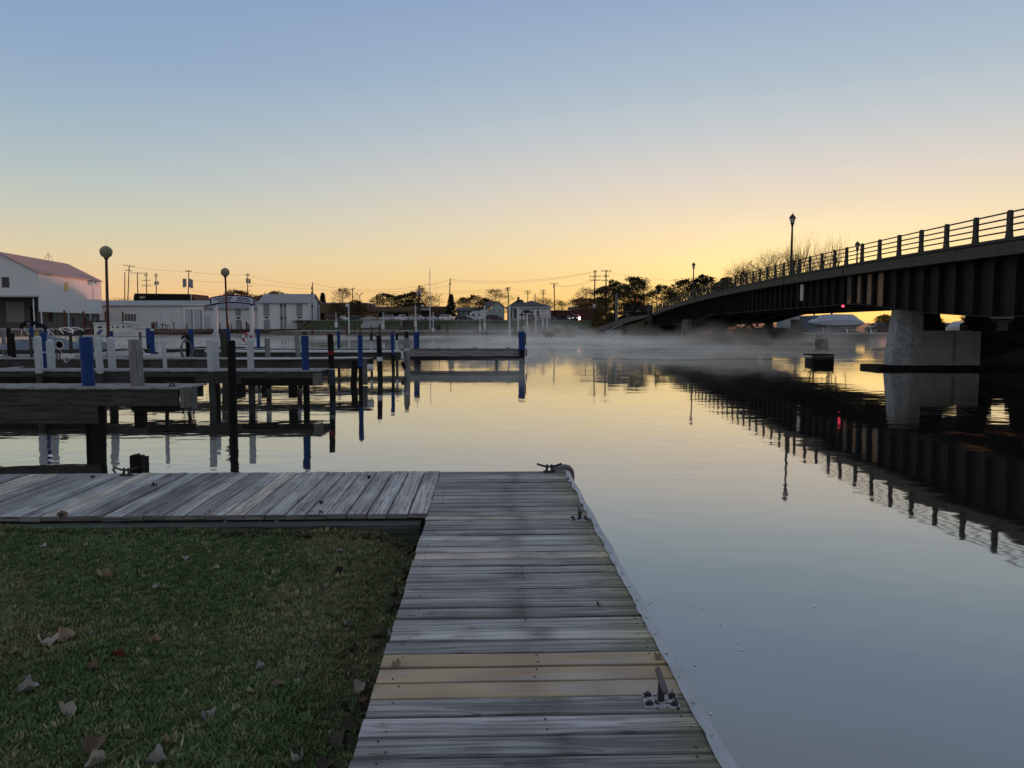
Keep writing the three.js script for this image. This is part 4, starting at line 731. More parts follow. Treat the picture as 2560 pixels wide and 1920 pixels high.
MB.prototype.slab = function (x0, x1, y0, y1, z0, z1) {       // box whose texture keeps v upright
  const g = new THREE.BoxGeometry(Math.abs(x1 - x0), Math.abs(y1 - y0), Math.abs(z1 - z0)); g.translate((x0 + x1) / 2, (y0 + y1) / 2, (z0 + z1) / 2);
  const p = g.attributes.position, n = g.attributes.normal, uv = g.attributes.uv; for (let i = 0; i < p.count; i++) Math.abs(n.getX(i)) > 0.5 ? uv.setXY(i, p.getZ(i), p.getY(i)) : Math.abs(n.getY(i)) > 0.5 ? uv.setXY(i, p.getX(i), p.getZ(i)) : uv.setXY(i, p.getX(i), p.getY(i));
  return this.add(g);
};
const sidingMap = texture(64, 512, (u, v) => { const b = (v * 8) % 1, n = fbm(N1, u, v, 4, 16, 3), e = b < 0.12 ? 0.72 : 0.98; const s = e * (0.9 + 0.15 * n); return [s, s, s]; }, { rx: 0.25, ry: 1 / 2.4 });
const brickMap = texture(256, 256, (u, v) => { const row = Math.floor(v * 16), bx = (u * 8 + (row % 2) * 0.5) % 1, by = (v * 16) % 1, m = bx < 0.06 || by < 0.12, n = fbm(N2, u, v, 8, 16, 4); return m ? [0.75, 0.75, 0.75] : [0.75 + 0.4 * n, 0.75 + 0.35 * n, 0.75 + 0.3 * n]; }, { rx: 0.5, ry: 0.8 });
const roofMap = texture(128, 128, (u, v) => { const s = 0.75 + 0.35 * fbm(N1, u, v, 8, 24, 4) - (((v * 8) % 1) < 0.1 ? 0.12 : 0); return [s, s, s]; }, { rx: 0.4, ry: 0.5 });
const whiteSiding = std(0.66, 0.68, 0.7, { map: sidingMap, roughness: 0.7 }), greySiding = std(0.25, 0.28, 0.3, { map: sidingMap, roughness: 0.8 }), metalRoof = std(0.32, 0.32, 0.34, { map: roofMap, roughness: 0.55, metalness: 0.15 }), shingle = std(0.085, 0.09, 0.1, { map: roofMap, roughness: 0.95 }), greenSiding = std(0.36, 0.47, 0.45, { map: sidingMap, roughness: 0.8 }), redBrick = std(0.13, 0.055, 0.045, { map: brickMap, roughness: 0.95 }), tanBrick = std(0.21, 0.15, 0.11, { map: brickMap, roughness: 0.95 }), darkBay = std(0.035, 0.035, 0.033, { map: mottle, roughness: 0.95 }), trimWhite = std(0.68, 0.7, 0.72, { roughness: 0.7 });
// a window set in a wall that faces the camera: frame proud of the wall, pane behind it
function window_(parent, x0, x1, y0, y1, z, { mull = 1, frame = trimWhite, pane = M.glass, fw = 0.12 } = {}) {
  const f = new MB(); f.slab(x0 - fw, x1 + fw, y1, y1 + fw, z, z + 0.09); f.slab(x0 - fw, x1 + fw, y0 - fw, y0, z, z + 0.09); f.slab(x0 - fw, x0, y0, y1, z, z + 0.09); f.slab(x1, x1 + fw, y0, y1, z, z + 0.09);
  for (let k = 1; k <= mull; k++) { const x = x0 + ((x1 - x0) * k) / (mull + 1); f.slab(x - 0.05, x + 0.05, y0, y1, z, z + 0.07); }
  const w = f.build('window', frame, parent); new MB().slab(x0, x1, y0, y1, z + 0.005, z + 0.03).build('pane', pane, w); return w;
}
// ---- the tall white boathouse
{
  const D = 190, t = thing('boathouse', 'tall white gabled boathouse with an open dark bay below and a metal roof tinted sun-pink', 'boathouse', [-116.2, 0, -190]), Wd = 18.2, L = 38.4, eave = 15.5, ridge = 20.3, low = 5.9, frontLow = 9.8;
  t.rotation.y = Math.atan(4.8 / 38);                           // the long wall runs back and slightly outward
  // own axes: x to the left is negative, z backward is negative; the near right-hand corner is the origin
  const pent = (z) => [V(-Wd, frontLow, z), V(0, frontLow, z), V(0, eave, z), V(-Wd / 2, ridge, z), V(-Wd, eave, z)];
  const fr = new MB(); { const g = new MB().loft([pent(0), pent(-0.3)]).geo(), p = g.attributes.position, uv = g.attributes.uv; for (let i = 0; i < p.count; i++) uv.setXY(i, p.getX(i), p.getY(i)); mesh('gable_wall', g, whiteSiding, t); }
  new MB().slab(-0.3, 0, low, eave, -0.31, -L).build('side_wall', whiteSiding, t);
  new MB().slab(-Wd, -Wd + 0.3, 1.8, eave, -0.31, -L).build('side_wall', whiteSiding, t);
  { const g = new MB().loft([pent(-L), pent(-L + 0.3)]).geo(); mesh('gable_wall', g, whiteSiding, t); }
  for (const s of [-1, 1]) { const x0 = -Wd / 2, x1 = s > 0 ? 0.45 : -Wd - 0.45, y1 = eave - 0.24; new MB().loft([0.5, -L - 0.4].map((z) => [V(x0, ridge, z), V(x1, y1, z), V(x1, y1 + 0.22, z), V(x0, ridge + 0.24, z)])).build('roof', std(0.36, 0.26, 0.25, { map: roofMap, roughness: 0.6 }), t); }  // pink of the low sun is mixed into the roof colour
  new MB().slab(-Wd + 0.3, -0.3, 9.2, 9.7, -0.31, -L + 0.3).build('floor', darkBay, t); new MB().slab(-Wd, -0.1, frontLow - 0.35, frontLow - 0.01, 0.02, 0.1).build('trim_board', std(0.3, 0.32, 0.32), t);
  new MB().slab(-Wd + 0.4, -0.4, 1.8, 9.2, -9, -9.4).build('bay_wall', std(0.13, 0.13, 0.125, { map: mottle }), t); new MB().slab(-1.1, -0.8, 1.8, 9.2, -9.2, -L).build('bay_wall', std(0.12, 0.115, 0.1, { map: mottle }), t);
  new MB().slab(-6.3, -4.8, 1.8, 7.5, -8.95, -8.9).build('doorway', std(0.01, 0.01, 0.01), t); new MB().slab(-12, -7.7, 3.4, 8.6, -8.95, -8.85).build('pale_door', std(0.3, 0.31, 0.3, { map: mottle }), t); new MB().slab(-1.9, -0.9, 3.5, 7, -8.95, -8.88).build('door', std(0.05, 0.025, 0.02), t);
  for (const [x, z, y] of [[-1.5, -0.6, 9.2], [0, -1, 5.9], [0, -16, 5.9], [0, -30, 5.9], [-10, -0.6, 9.2]]) new MB().slab(x - 0.25, x, 1.8, y, z, z - 0.25).build('post', M.whitePaint, t);
  for (const z of [-9.5, -20, -28]) new MB().slab(-0.82, -0.78, 2.4, 4.6, z, z - 1.2).build('window', std(0.04, 0.02, 0.02), t);
  new MB().slab(-8.3, -6.6, 11.8, 14.3, 0.005, 0.05).build('window', M.glass, t); const sf = new MB(); for (const y of [13.1]) sf.slab(-8.3, -6.6, y - 0.04, y + 0.04, 0.05, 0.08); sf.build('window_bar', std(0.1, 0.08, 0.08), t);
  const sw = new MB(); sw.slab(0.005, 0.06, 11.6, 14.0, -13.9, -16.3); const w = sw.build('window', trimWhite, t); for (const z of [-14.0, -15.2]) for (let k = 0; k < 4; k++) new MB().slab(0.06, 0.09, 11.7 + k * 0.57, 12.2 + k * 0.57, z, z - 1.05).build('pane', M.glass, w);
  const ant = new MB(), ax = -Wd / 2 + 1, az = -L + 14; ant.cyl(V(ax, ridge - 0.2, az), V(ax, ridge + 2.2, az), 0.05, 0.04, 6); for (const [a, b] of [[[-1.5, 0.2], [0, 2.1]], [[1.2, 0.2], [0, 2.1]], [[-0.9, 1.4], [1.2, 1.1]], [[-0.5, 1.9], [0.9, 1.6]]]) ant.cyl(V(ax + a[0], ridge + a[1] - 0.6, az), V(ax + b[0], ridge + b[1], az), 0.035, 0.035, 5); ant.build('aerial', std(0.12, 0.11, 0.1), t);
}
// ---- long low white range
{
  const D = 236, X = (px) => xAt(px, D), Y = (py) => yAt(py, D), t = thing('storage_shed', 'long low white shed with a grey roof running between the boathouse and the club hall', 'shed', [0, 0, -D]);
  const x0 = X(188), x1 = X(646), eave = Y(763);
  new MB().slab(x0, X(511), 1.5, eave, 0, -0.3).build('wall', whiteSiding, t); new MB().slab(X(511) + 0.01, x1, 1.5, Y(771), 0.02, -0.3).build('wall', whiteSiding, t); new MB().slab(x0, x0 + 0.3, 1.5, eave, -0.31, -20).build('wall', whiteSiding, t); new MB().slab(X(190), X(262), eave + 0.01, Y(756), -0.05, -0.3).build('parapet', whiteSiding, t);
  new MB().loft([x0 - 0.2, X(511)].map((x) => [V(x, eave - 0.05, 0.5), V(x, Y(747), -16), V(x, Y(747) - 0.3, -16.1), V(x, eave - 0.3, 0.5)])).build('roof', metalRoof, t);
  new MB().loft([X(511) + 0.01, x1].map((x) => [V(x, Y(771), 0.6), V(x, Y(748), -16), V(x, Y(748) - 0.3, -16.1), V(x, Y(771) - 0.25, 0.6)])).build('roof', std(0.22, 0.23, 0.25, { map: roofMap }), t);
  const f = new MB(); f.slab(X(460), X(511), Y(774), Y(761), 0.05, 0.2); f.slab(X(460), X(465), 1.5, Y(774) - 0.01, 0.05, 0.2); f.slab(X(483), X(487), 1.5, Y(774) - 0.01, 0.05, 0.2); f.slab(X(506), X(511), 1.5, Y(774) - 0.01, 0.05, 0.2); f.build('door_surround', trimWhite, t);
  for (const [a, b] of [[465, 483], [487, 506]]) { new MB().slab(X(a) + 0.02, X(b) - 0.02, 1.5, Y(774.5), 0.03, 0.06).build('sliding_door', std(0.5, 0.54, 0.58, { map: sidingMap }), t); new MB().slab(X(b) - 0.5, X(b) - 0.03, 1.5, Y(775), 0.06, 0.1).build('door_edge', std(0.2, 0.23, 0.25), t); }
  window_(t, X(313), X(341), Y(803), Y(785), 0.01, { mull: 3, pane: std(0.12, 0.13, 0.14, { roughness: 0.15 }) });
  for (const [a, b] of [[589.5, 603.5]]) { new MB().slab(X(a), X(b), Y(789), Y(772), 0.03, 0.07).build('panel', greySiding, t); new MB().slab(X(a), X(b), 1.5, Y(799.5), 0.03, 0.07).build('panel', greySiding, t); window_(t, X(a + 2), X(b - 2), Y(797), Y(792), 0.03, { mull: 0, frame: trimWhite }); }
  new MB().slab(X(511), X(526), 1.5, Y(789), 0.03, 0.08).build('door', std(0.42, 0.46, 0.52), t);
  for (const px of [389.5, 401, 430, 455]) new MB().cyl(V(X(px), 1.5, 0.1), V(X(px), eave - 0.2, 0.1), 0.06, 0.06, 6).build('downpipe', M.whitePaint, t);
  new MB().box(X(231), Y(762), 0.4, 0.35, 3.2, 0.3).build('chimney_pipe', std(0.1, 0.1, 0.1), t); new MB().box(X(231), Y(776), 0.3, 0.6, 0.9, 0.3).build('vent_box', std(0.06, 0.06, 0.06), t); 
}
{
  const D = 268, X = (px) => xAt(px, D), Y = (py) => yAt(py, D), t = thing('flat_roofed_building', 'black flat-roofed building showing above the long white shed', 'building', [0, 0, -D]);
  new MB().loft([0, -15].map((z) => [V(X(337), 3, z), V(X(488), 3, z), V(X(488), Y(750), z), V(X(480), Y(735), z), V(X(339), Y(733.5), z), V(X(336), Y(746), z)])).build('wall', std(0.018, 0.014, 0.014, { map: mottle }), t); new MB().slab(X(480), X(481.5), 3, Y(736), 0.02, 0.3).build('corner_trim', trimWhite, t); new MB().slab(X(352), X(366), Y(747), Y(740), 0.03, 0.4).build('sign_panel', std(0.3, 0.28, 0.25), t);
}
// ---- the two-storey club hall with grey bands
{
  const D = 225, X = (px) => xAt(px, D), Y = (py) => yAt(py, D), t = thing('club_hall', 'white club hall with tall grey window bands and a gabled end', 'hall', [0, 0, -D]), x0 = X(645), x1 = X(772), eave = Y(756), ridge = eave + 2.6, dep = 13;
  new MB().slab(x0, x1, 1.5, eave, 0, -0.3).build('wall', whiteSiding, t);
  { const g = new MB().loft([x1 - 0.3, x1].map((x) => [V(x, 1.5, -0.31), V(x, eave, -0.31), V(x, ridge, -dep / 2), V(x, eave, -dep), V(x, 1.5, -dep)])).geo(), p = g.attributes.position, uv = g.attributes.uv; for (let i = 0; i < p.count; i++) uv.setXY(i, p.getZ(i), p.getY(i)); mesh('gable_wall', g, whiteSiding, t); }
  for (const s of [0, 1]) new MB().loft([x0 + 1.2 * 0, x1 + 0.5].map((x) => [V(x, eave - 0.1, s ? -dep - 0.5 : 0.6), V(x, ridge + 0.12, -dep / 2), V(x, ridge - 0.1, -dep / 2), V(x, eave - 0.32, s ? -dep - 0.5 : 0.6)])).build('roof', metalRoof, t);
  new MB().slab(X(672), X(674), ridge, ridge + 0.5, -6, -6.4).build('vent', std(0.1, 0.1, 0.1), t); new MB().slab(X(766), X(768), ridge, ridge + 0.9, -6, -6.4).build('vent', std(0.1, 0.1, 0.1), t);
  for (const [a, b] of [[659.5, 674.5], [742, 757]]) { new MB().slab(X(a), X(b), Y(790), eave - 0.1, 0.02, 0.06).build('panel', greySiding, t); new MB().slab(X(a), X(b), 1.5, Y(799.5), 0.02, 0.06).build('panel', greySiding, t); window_(t, X(a + 2), X(b - 2), Y(796), Y(791.5), 0.02, { mull: 0 }); }
  for (const [a, b] of [[701, 707.5], [710.5, 716]]) { new MB().slab(X(a), X(b), 1.5, eave - 0.1, 0.02, 0.06).build('panel', greySiding, t); new MB().slab(X(a) + 0.1, X(b) - 0.1, Y(767), Y(761), 0.06, 0.1).build('window', M.black, t); new MB().slab(X(a) + 0.1, X(b) - 0.1, Y(798), Y(792), 0.06, 0.1).build('window', M.black, t); }
  for (const z of [-3.2, -10]) { new MB().slab(x1 + 0.005, x1 + 0.05, 1.5, eave + 0.3, z, z - 1.7).build('panel', greySiding, t); }
  new MB().slab(x1 + 0.06, x1 + 0.09, Y(768), Y(761), -3.1, -4.9).build('window', M.glass, t);
}
// ---- tan and red brick buildings, houses
{
  const D = 252, X = (px) => xAt(px, D), Y = (py) => yAt(py, D), t = thing('brick_building', 'low tan brick building with dark garage openings behind the parked cars', 'building', [0, 0, -D]);
  new MB().slab(X(796), X(921), 3.9, Y(758.5), 0, -14).build('wall', tanBrick, t); new MB().slab(X(921), X(1043), 3.9, Y(779), 0.1, -13).build('wall', tanBrick, t); new MB().slab(X(917), X(1045), Y(778.9), Y(767), 1.0, -13.5).build('roof', std(0.15, 0.11, 0.08, { map: roofMap }), t);
  new MB().slab(X(796), X(921), Y(758.4), Y(757), 0.3, -14).build('parapet', std(0.4, 0.4, 0.38), t);
  for (const [a, b] of [[948, 962], [967, 980], [983, 1020], [803, 812]]) new MB().slab(X(a), X(b), 3.9, Y(782), 0.12, 0.16).build('garage_opening', std(0.012, 0.011, 0.01), t);
  new MB().slab(X(920), X(925), Y(767), Y(760), -3, -4).build('chimney', std(0.04, 0.04, 0.04), t);
}
{
  const D = 262, X = (px) => xAt(px, D), Y = (py) => yAt(py, D), t = thing('shop_building', 'dim low building with a pale awning and small signs beside the flagpole', 'building', [0, 0, -D]);
  new MB().slab(X(1043), X(1122), 3.9, Y(766), 0, -10).build('wall', std(0.1, 0.075, 0.06, { map: brickMap }), t); new MB().slab(X(1044), X(1075), Y(776), Y(771), 0.05, 1.6).build('awning', std(0.42, 0.42, 0.4, { map: mottle }), t); new MB().slab(X(1053), X(1061), Y(767), Y(762), 0.2, 0.35).build('roof_sign', std(0.5, 0.5, 0.5), t); new MB().slab(X(1063), X(1074), Y(784), Y(780), 0.2, 0.4).build('shop_sign', std(0.02, 0.02, 0.02), t);
  new MB().slab(X(1000), X(1055), Y(764), Y(756), -9, -14).build('back_roof', std(0.02, 0.018, 0.018), t);
}
{
  const D = 258, X = (px) => xAt(px, D), Y = (py) => yAt(py, D), t = thing('low_house', 'low blue-grey house half hidden by the gabled green house', 'house', [0, 0, -D]);
  new MB().slab(X(1143), X(1207), 3.9, Y(776), 0, -9).build('wall', std(0.13, 0.15, 0.18, { map: sidingMap }), t); new MB().loft([X(1140), X(1210)].map((x) => [V(x, Y(777), 0.6), V(x, Y(768), -4.5), V(x, Y(777), -9.6)])).build('roof', shingle, t); for (const a of [1150, 1163, 1176]) window_(t, X(a), X(a + 5), Y(789), Y(781), 0.01, { mull: 0 });
}
{
  const D = 236, X = (px) => xAt(px, D), Y = (py) => yAt(py, D), t = thing('gabled_house', 'pale green gabled house with a white side wing', 'house', [0, 0, -D]), a = X(1224.5), b = X(1260), m = X(1245), ev = Y(768.5), rg = Y(754);
  { const g = new MB().loft([0, -0.3].map((z) => [V(a, 3.9, z), V(b, 3.9, z), V(b, ev, z), V(m, rg, z), V(a, Y(773.5), z)])).geo(), p = g.attributes.position, uv = g.attributes.uv; for (let i = 0; i < p.count; i++) uv.setXY(i, p.getX(i), p.getY(i)); mesh('gable_wall', g, greenSiding, t); }
  new MB().slab(X(1199.5), a - 0.01, 3.9, Y(775), -1.2, -9).build('wing_wall', whiteSiding, t); new MB().slab(b - 0.3, b, 3.9, ev, -0.31, -12).build('side_wall', greenSiding, t);
  new MB().loft([[0.4, m], [-12, m - 4]].map(([z, mm], i) => [V(mm, rg, z), V(i ? X(1199) : a - 0.6, Y(774.5), z), V(i ? X(1199) : a - 0.6, Y(773), z), V(mm, rg + 0.2, z)])).build('roof', shingle, t); new MB().loft([0.4, -12].map((z) => [V(b + 0.5, ev - 0.3, z), V(m, rg, z), V(m, rg + 0.2, z), V(b + 0.5, ev - 0.05, z)])).build('roof', shingle, t);
  for (const [p0, p1, q0, q1] of [[1233.5, 1238.5, 779, 773], [1248.5, 1252.5, 779, 773.5], [1245, 1250, 796, 791]]) window_(t, X(p0), X(p1), Y(q0), Y(q1), 0.005, { mull: 0 });
  new MB().slab(X(1243.6), X(1246.4), Y(762), Y(759.5), 0.005, 0.04).build('gable_vent', std(0.2, 0.26, 0.26), t);
}
{
  const D = 226, X = (px) => xAt(px, D), Y = (py) => yAt(py, D), t = thing('hip_roofed_house', 'white bungalow under a dark hipped roof, facing the hoist poles', 'house', [0, 0, -D]), a = X(1294), b = X(1376.5), l = X(1273.5), ev = Y(767.5), pk = V(X(1330), Y(749.5), -7), dp = 14;
  new MB().slab(a, b, 3.9, ev, 0, -0.3).build('wall', whiteSiding, t); new MB().loft([[a, 0], [l, -dp]].map(([x, z]) => [V(x, 3.9, z - 0.31), V(x, ev, z - 0.31), V(x + 0.3, ev, z - 0.31), V(x + 0.3, 3.9, z - 0.31)])).build('side_wall', whiteSiding, t); new MB().slab(b - 0.3, b, 3.9, ev, -0.31, -dp).build('side_wall', whiteSiding, t);
  const A = V(a - 0.8, ev, 0.8), B = V(b + 0.8, ev, 0.8), C = V(b + 0.8, ev, -dp - 0.8), Dd = V(l - 1.0, ev, -dp - 0.8), pb = V(pk.x - 1.2, pk.y, -7.6), tri = (p, q, r) => new MB().loft([[p, q], [p.clone().add(V(0, 0, 0.001)), r]], false);
  for (const [p, q, r] of [[A, B, pk], [B, C, pk], [C, Dd, pk], [Dd, A, pk]]) { const g = geoFrom([...p.toArray(), ...q.toArray(), ...r.toArray()], [p.x, 0, q.x, 0, r.x, 6]); mesh('roof', g, shingle, t); }
  new MB().slab(a - 0.8, b + 0.8, ev - 0.22, ev - 0.02, 0.6, 0.82).build('fascia', trimWhite, t); new MB().beam(V(a - 0.8, ev - 0.12, 0.7), V(l - 1, ev - 0.12, -dp - 0.8), 0.12, 0.2).build('fascia', trimWhite, t);
  for (const [p0, p1] of [[1310, 1318], [1325, 1333], [1341, 1348.5]]) { window_(t, X(p0), X(p1), Y(791), Y(777.5), 0.005, { mull: 0, fw: 0.14 }); new MB().slab(X(p0), X(p1), Y(784.8), Y(784), 0.03, 0.1).build('sash_bar', trimWhite, t); }
  const q = (u) => V(a + (l - a) * u, 0, -dp * u); for (const [u0, u1, y0, y1] of [[0.12, 0.5, Y(797), Y(774)], [0.7, 0.85, Y(797), Y(778)]]) { const p = q(u0), r = q(u1); new MB().loft([[V(p.x - 0.06, y0, p.z), V(p.x - 0.06, y1, p.z)], [V(r.x - 0.06, y0, r.z), V(r.x - 0.06, y1, r.z)]], false).build('porch_window', M.glass, t); }
  new MB().cyl(V(X(1284), 3.9, -5), V(X(1284), ev, -5), 0.12, 0.12, 8).build('porch_post', trimWhite, t);
}
{
  const D = 246, X = (px) => xAt(px, D), Y = (py) => yAt(py, D), t = thing('gabled_house', 'dark-roofed house with a brick chimney rising behind the white bungalow', 'house', [0, 0, -D]);
  new MB().slab(X(1268), X(1318), 3.9, Y(769), 0, -10).build('wall', std(0.14, 0.14, 0.15, { map: sidingMap }), t); new MB().loft([V(X(1262), Y(770), 0.6), V(X(1322), Y(770), 0.6)].map((p, i) => [p, V(i ? X(1306) : X(1295), Y(747.5), -5), V(p.x, Y(770), -10.6)])).build('roof', shingle, t);
  new MB().slab(X(1293), X(1299), Y(752), Y(742), -3, -3.8).build('chimney', std(0.06, 0.04, 0.035, { map: brickMap }), t); new MB().cyl(V(X(1294), Y(745), -3.2), V(X(1294), Y(736), -3.2), 0.05, 0.04, 5).build('aerial', M.black, t);
}
{
  const D = 248, X = (px) => xAt(px, D), Y = (py) => yAt(py, D), t = thing('brick_building', 'red brick works with a stepped parapet behind the car with lit headlights', 'building', [0, 0, -D]);
  new MB().slab(X(1376), X(1430), 3.9, Y(777), 0, -12).build('wall', redBrick, t); new MB().slab(X(1430), X(1500), 3.9, Y(774), 0.1, -12).build('wall', redBrick, t); new MB().slab(X(1375), X(1431), Y(777) + 0.01, Y(775.5), 0.3, -12.2).build('coping', std(0.3, 0.29, 0.28), t); new MB().slab(X(1427), X(1459), Y(773.9), Y(766), -8, -14).build('back_block', std(0.14, 0.12, 0.1, { map: brickMap }), t);
  for (const px of [1388, 1404]) new MB().slab(X(px), X(px) + 0.25, 3.9, Y(778), 0.01, 0.2).build('pilaster', redBrick, t); new MB().slab(X(1406), X(1409), Y(793), Y(786), 0.02, 0.1).build('lamp_box', std(0.5, 0.5, 0.48), t); new MB().slab(X(1425), X(1435), Y(786), Y(782), 0.3, 0.5).build('wall_sign', std(0.1, 0.13, 0.12), t);
}
{
  const D = 235, X = (px) => xAt(px, D), Y = (py) => yAt(py, D), t = thing('dark_roofed_house', 'dark-roofed house with a small white dormer gable beside the embankment', 'house', [0, 0, -D]);
  new MB().slab(X(1572), X(1622), 4, Y(780), 0, -9).build('wall', std(0.13, 0.11, 0.1, { map: sidingMap }), t); new MB().loft([X(1569), X(1626)].map((x) => [V(x, Y(780), 0.7), V(x, Y(762), -4.5), V(x, Y(780), -9.7)])).build('roof', std(0.03, 0.03, 0.033, { map: roofMap }), t);
  new MB().prism([[X(1590), Y(779.5)], [X(1602), Y(779.5)], [X(1596), Y(769)]], 0.3, new THREE.Matrix4().makeTranslation(0, 0, 0.75)).build('dormer_gable', trimWhite, t); new MB().slab(X(1571), X(1588), Y(780), Y(778), 0.75, 0.9).build('eave_board', trimWhite, t);
}
// ---------------------------------------------------------------- parked cars
const carGlass = std(0.015, 0.017, 0.02, { roughness: 0.08 }), tyreMat = std(0.012, 0.012, 0.012, { roughness: 0.9 }), rimMat = std(0.4, 0.4, 0.42, { roughness: 0.35, metalness: 0.6 });
const KIND = {
  sedan: { len: 4.75, w: 1.8, hood: 0.88, roof: 1.42, body: [[0, 0.42], [0.03, 0.72], [0.26, 0.9], [0.74, 0.97], [0.97, 0.86], [1, 0.5]], cab: [[0.25, 0.92], [0.42, 1.4], [0.62, 1.43], [0.83, 0.98]] },
  suv: { len: 4.75, w: 1.88, body: [[0, 0.45], [0.02, 0.85], [0.24, 1.06], [0.7, 1.12], [0.99, 1.05], [1, 0.5]], cab: [[0.22, 1.07], [0.37, 1.63], [0.6, 1.71], [0.9, 1.64], [0.985, 1.1]] },
  van: { len: 5.0, w: 1.95, body: [[0, 0.42], [0.015, 0.8], [0.17, 1.02], [0.6, 1.08], [0.99, 1.04], [1, 0.5]], cab: [[0.14, 1.02], [0.33, 1.66], [0.6, 1.74], [0.93, 1.7], [0.99, 1.06]] },
  pickup: { len: 5.6, w: 1.95, body: [[0, 0.5], [0.02, 0.95], [0.25, 1.12], [0.99, 1.12], [1, 0.55]], cab: [[0.26, 1.12], [0.36, 1.72], [0.52, 1.8], [0.6, 1.76], [0.63, 1.12]] },
  fullvan: { len: 5.4, w: 2.0, body: [[0, 0.45], [0.01, 1.0], [0.12, 1.15], [0.6, 1.2], [1, 1.2], [1, 0.5]], cab: [[0.12, 1.15], [0.26, 2.0], [0.5, 2.1], [0.98, 2.08], [1, 1.2]] },
};
function car(kind, name, label, color, pos, turn, { lights = false } = {}) {
  const k = KIND[kind], t = thing(name, label, kind === 'pickup' ? 'pickup truck' : kind === 'van' || kind === 'fullvan' ? 'van' : kind === 'suv' ? 'suv' : 'car', pos, turn, null), L = k.len, W = k.w;
  const paint = std(...color, { roughness: 0.35, metalness: 0.15 });
  // the car points along -x, its middle at the origin
  const px = (u) => (u - 0.5) * L, side = (list, w, top) => { const s = new THREE.Shape(list.map(([u, y]) => new THREE.Vector2(px(u), y))), g = new THREE.ExtrudeGeometry(s, { depth: w - 0.16, bevelEnabled: true, bevelSize: 0.07, bevelThickness: 0.08, bevelSegments: 2 }); g.translate(0, 0, -(w - 0.16) / 2); return g; };
  const low = [...k.body].map(([u, y]) => [0.02 + u * 0.96, y - 0.05]); const b = [...low]; b.push([0.96, 0.3]); b.push([0.9, 0.28]); for (const c of [0.79, 0.19]) { for (let i = 0; i <= 6; i++) { const a = (Math.PI * i) / 6; b.push([c + (0.36 * Math.cos(a)) / L, 0.3 + 0.36 * Math.sin(a)]); } } b.push([0.05, 0.28]);
  mesh('body', side(b, W), paint, t);
  const cab = k.cab, c0 = [...cab];
  const shrink = (f) => { const mx = cab.reduce((s, p) => s + p[0], 0) / cab.length; return cab.map(([u, y], i) => [mx + (u - mx) * (i === 0 || i === cab.length - 1 ? f * 1.0 : f), i === 0 || i === cab.length - 1 ? y - 0.02 : y - 0.09]); };
  const roof = side(cab.map(([u, y], i) => [u, i === 0 || i === cab.length - 1 ? y - 0.08 : y - 0.07]), W * 0.86), rp = roof.attributes.position; for (let i = 0; i < rp.count; i++) { const f = 1 - 0.16 * Math.max(0, (rp.getY(i) - 1) / 0.6); rp.setZ(i, rp.getZ(i) * f); } roof.computeVertexNormals(); mesh('cabin', roof, paint, t);
  // glass on the sides, windscreen and rear screen, all just proud of the cabin
  const y0 = Math.max(cab[0][1], cab[cab.length - 1][1]) + 0.03, yT = Math.max(...cab.map((p) => p[1])) - 0.12, halfAt = (y) => (W * 0.86 * 0.5) * (1 - 0.16 * Math.max(0, (y - 1) / 0.6)) + 0.012;
  const front = (y) => { const [a, c] = [cab[0], cab[1]]; return px(a[0] + ((c[0] - a[0]) * (y - a[1])) / (c[1] - a[1])); }, rear = (y) => { const [a, c] = [cab[cab.length - 1], cab[cab.length - 2]]; return px(a[0] + ((c[0] - a[0]) * (y - a[1])) / (c[1] - a[1])); };
  for (const s of [-1, 1]) {
    const f0 = front(y0) + 0.12, f1 = front(yT) + 0.14, r0 = rear(y0) - 0.14, r1 = rear(yT) - 0.16, n = kind === 'pickup' ? 2 : 3;
    for (let i = 0; i < n; i++) { const u0 = i / n + 0.012, u1 = (i + 1) / n - 0.012, X = (a, c, u) => a + (c - a) * u, q = [V(X(f0, r0, u0), y0, s * halfAt(y0)), V(X(f0, r0, u1), y0, s * halfAt(y0)), V(X(f1, r1, u1), yT, s * halfAt(yT)), V(X(f1, r1, u0), yT, s * halfAt(yT))]; new MB().quads([s > 0 ? q : q.reverse()]).build('side_window', carGlass, t); }
  }
  const scr = (fn, off) => [V(fn(y0) + off, y0, halfAt(y0) * 0.9), V(fn(yT) + off, yT, halfAt(yT) * 0.88), V(fn(yT) + off, yT, -halfAt(yT) * 0.88), V(fn(y0) + off, y0, -halfAt(y0) * 0.9)];
  new MB().quads([scr(front, -0.075)]).build('windscreen', carGlass, t); new MB().quads([scr(rear, 0.075).reverse()]).build('rear_window', carGlass, t);
  if (kind === 'pickup') new MB().span(px(0.655), px(0.985), 1.085, 1.1, -W / 2 + 0.2, W / 2 - 0.2).build('load_bed', M.black, t);
  for (const c of [0.19, 0.79]) for (const s of [-1, 1]) { const w = new MB().cyl(V(px(c), 0.33, s * (W / 2 - 0.22)), V(px(c), 0.33, s * (W / 2 - 0.005)), 0.33, 0.33, 18).build('wheel', tyreMat, t); new MB().cyl(V(px(c), 0.33, s * (W / 2 - 0.01)), V(px(c), 0.33, s * (W / 2 + 0.012)), 0.21, 0.19, 14).build('rim', rimMat, w); }
  const yl = (k.body[1][1] + k.body[0][1]) / 2 + 0.1;
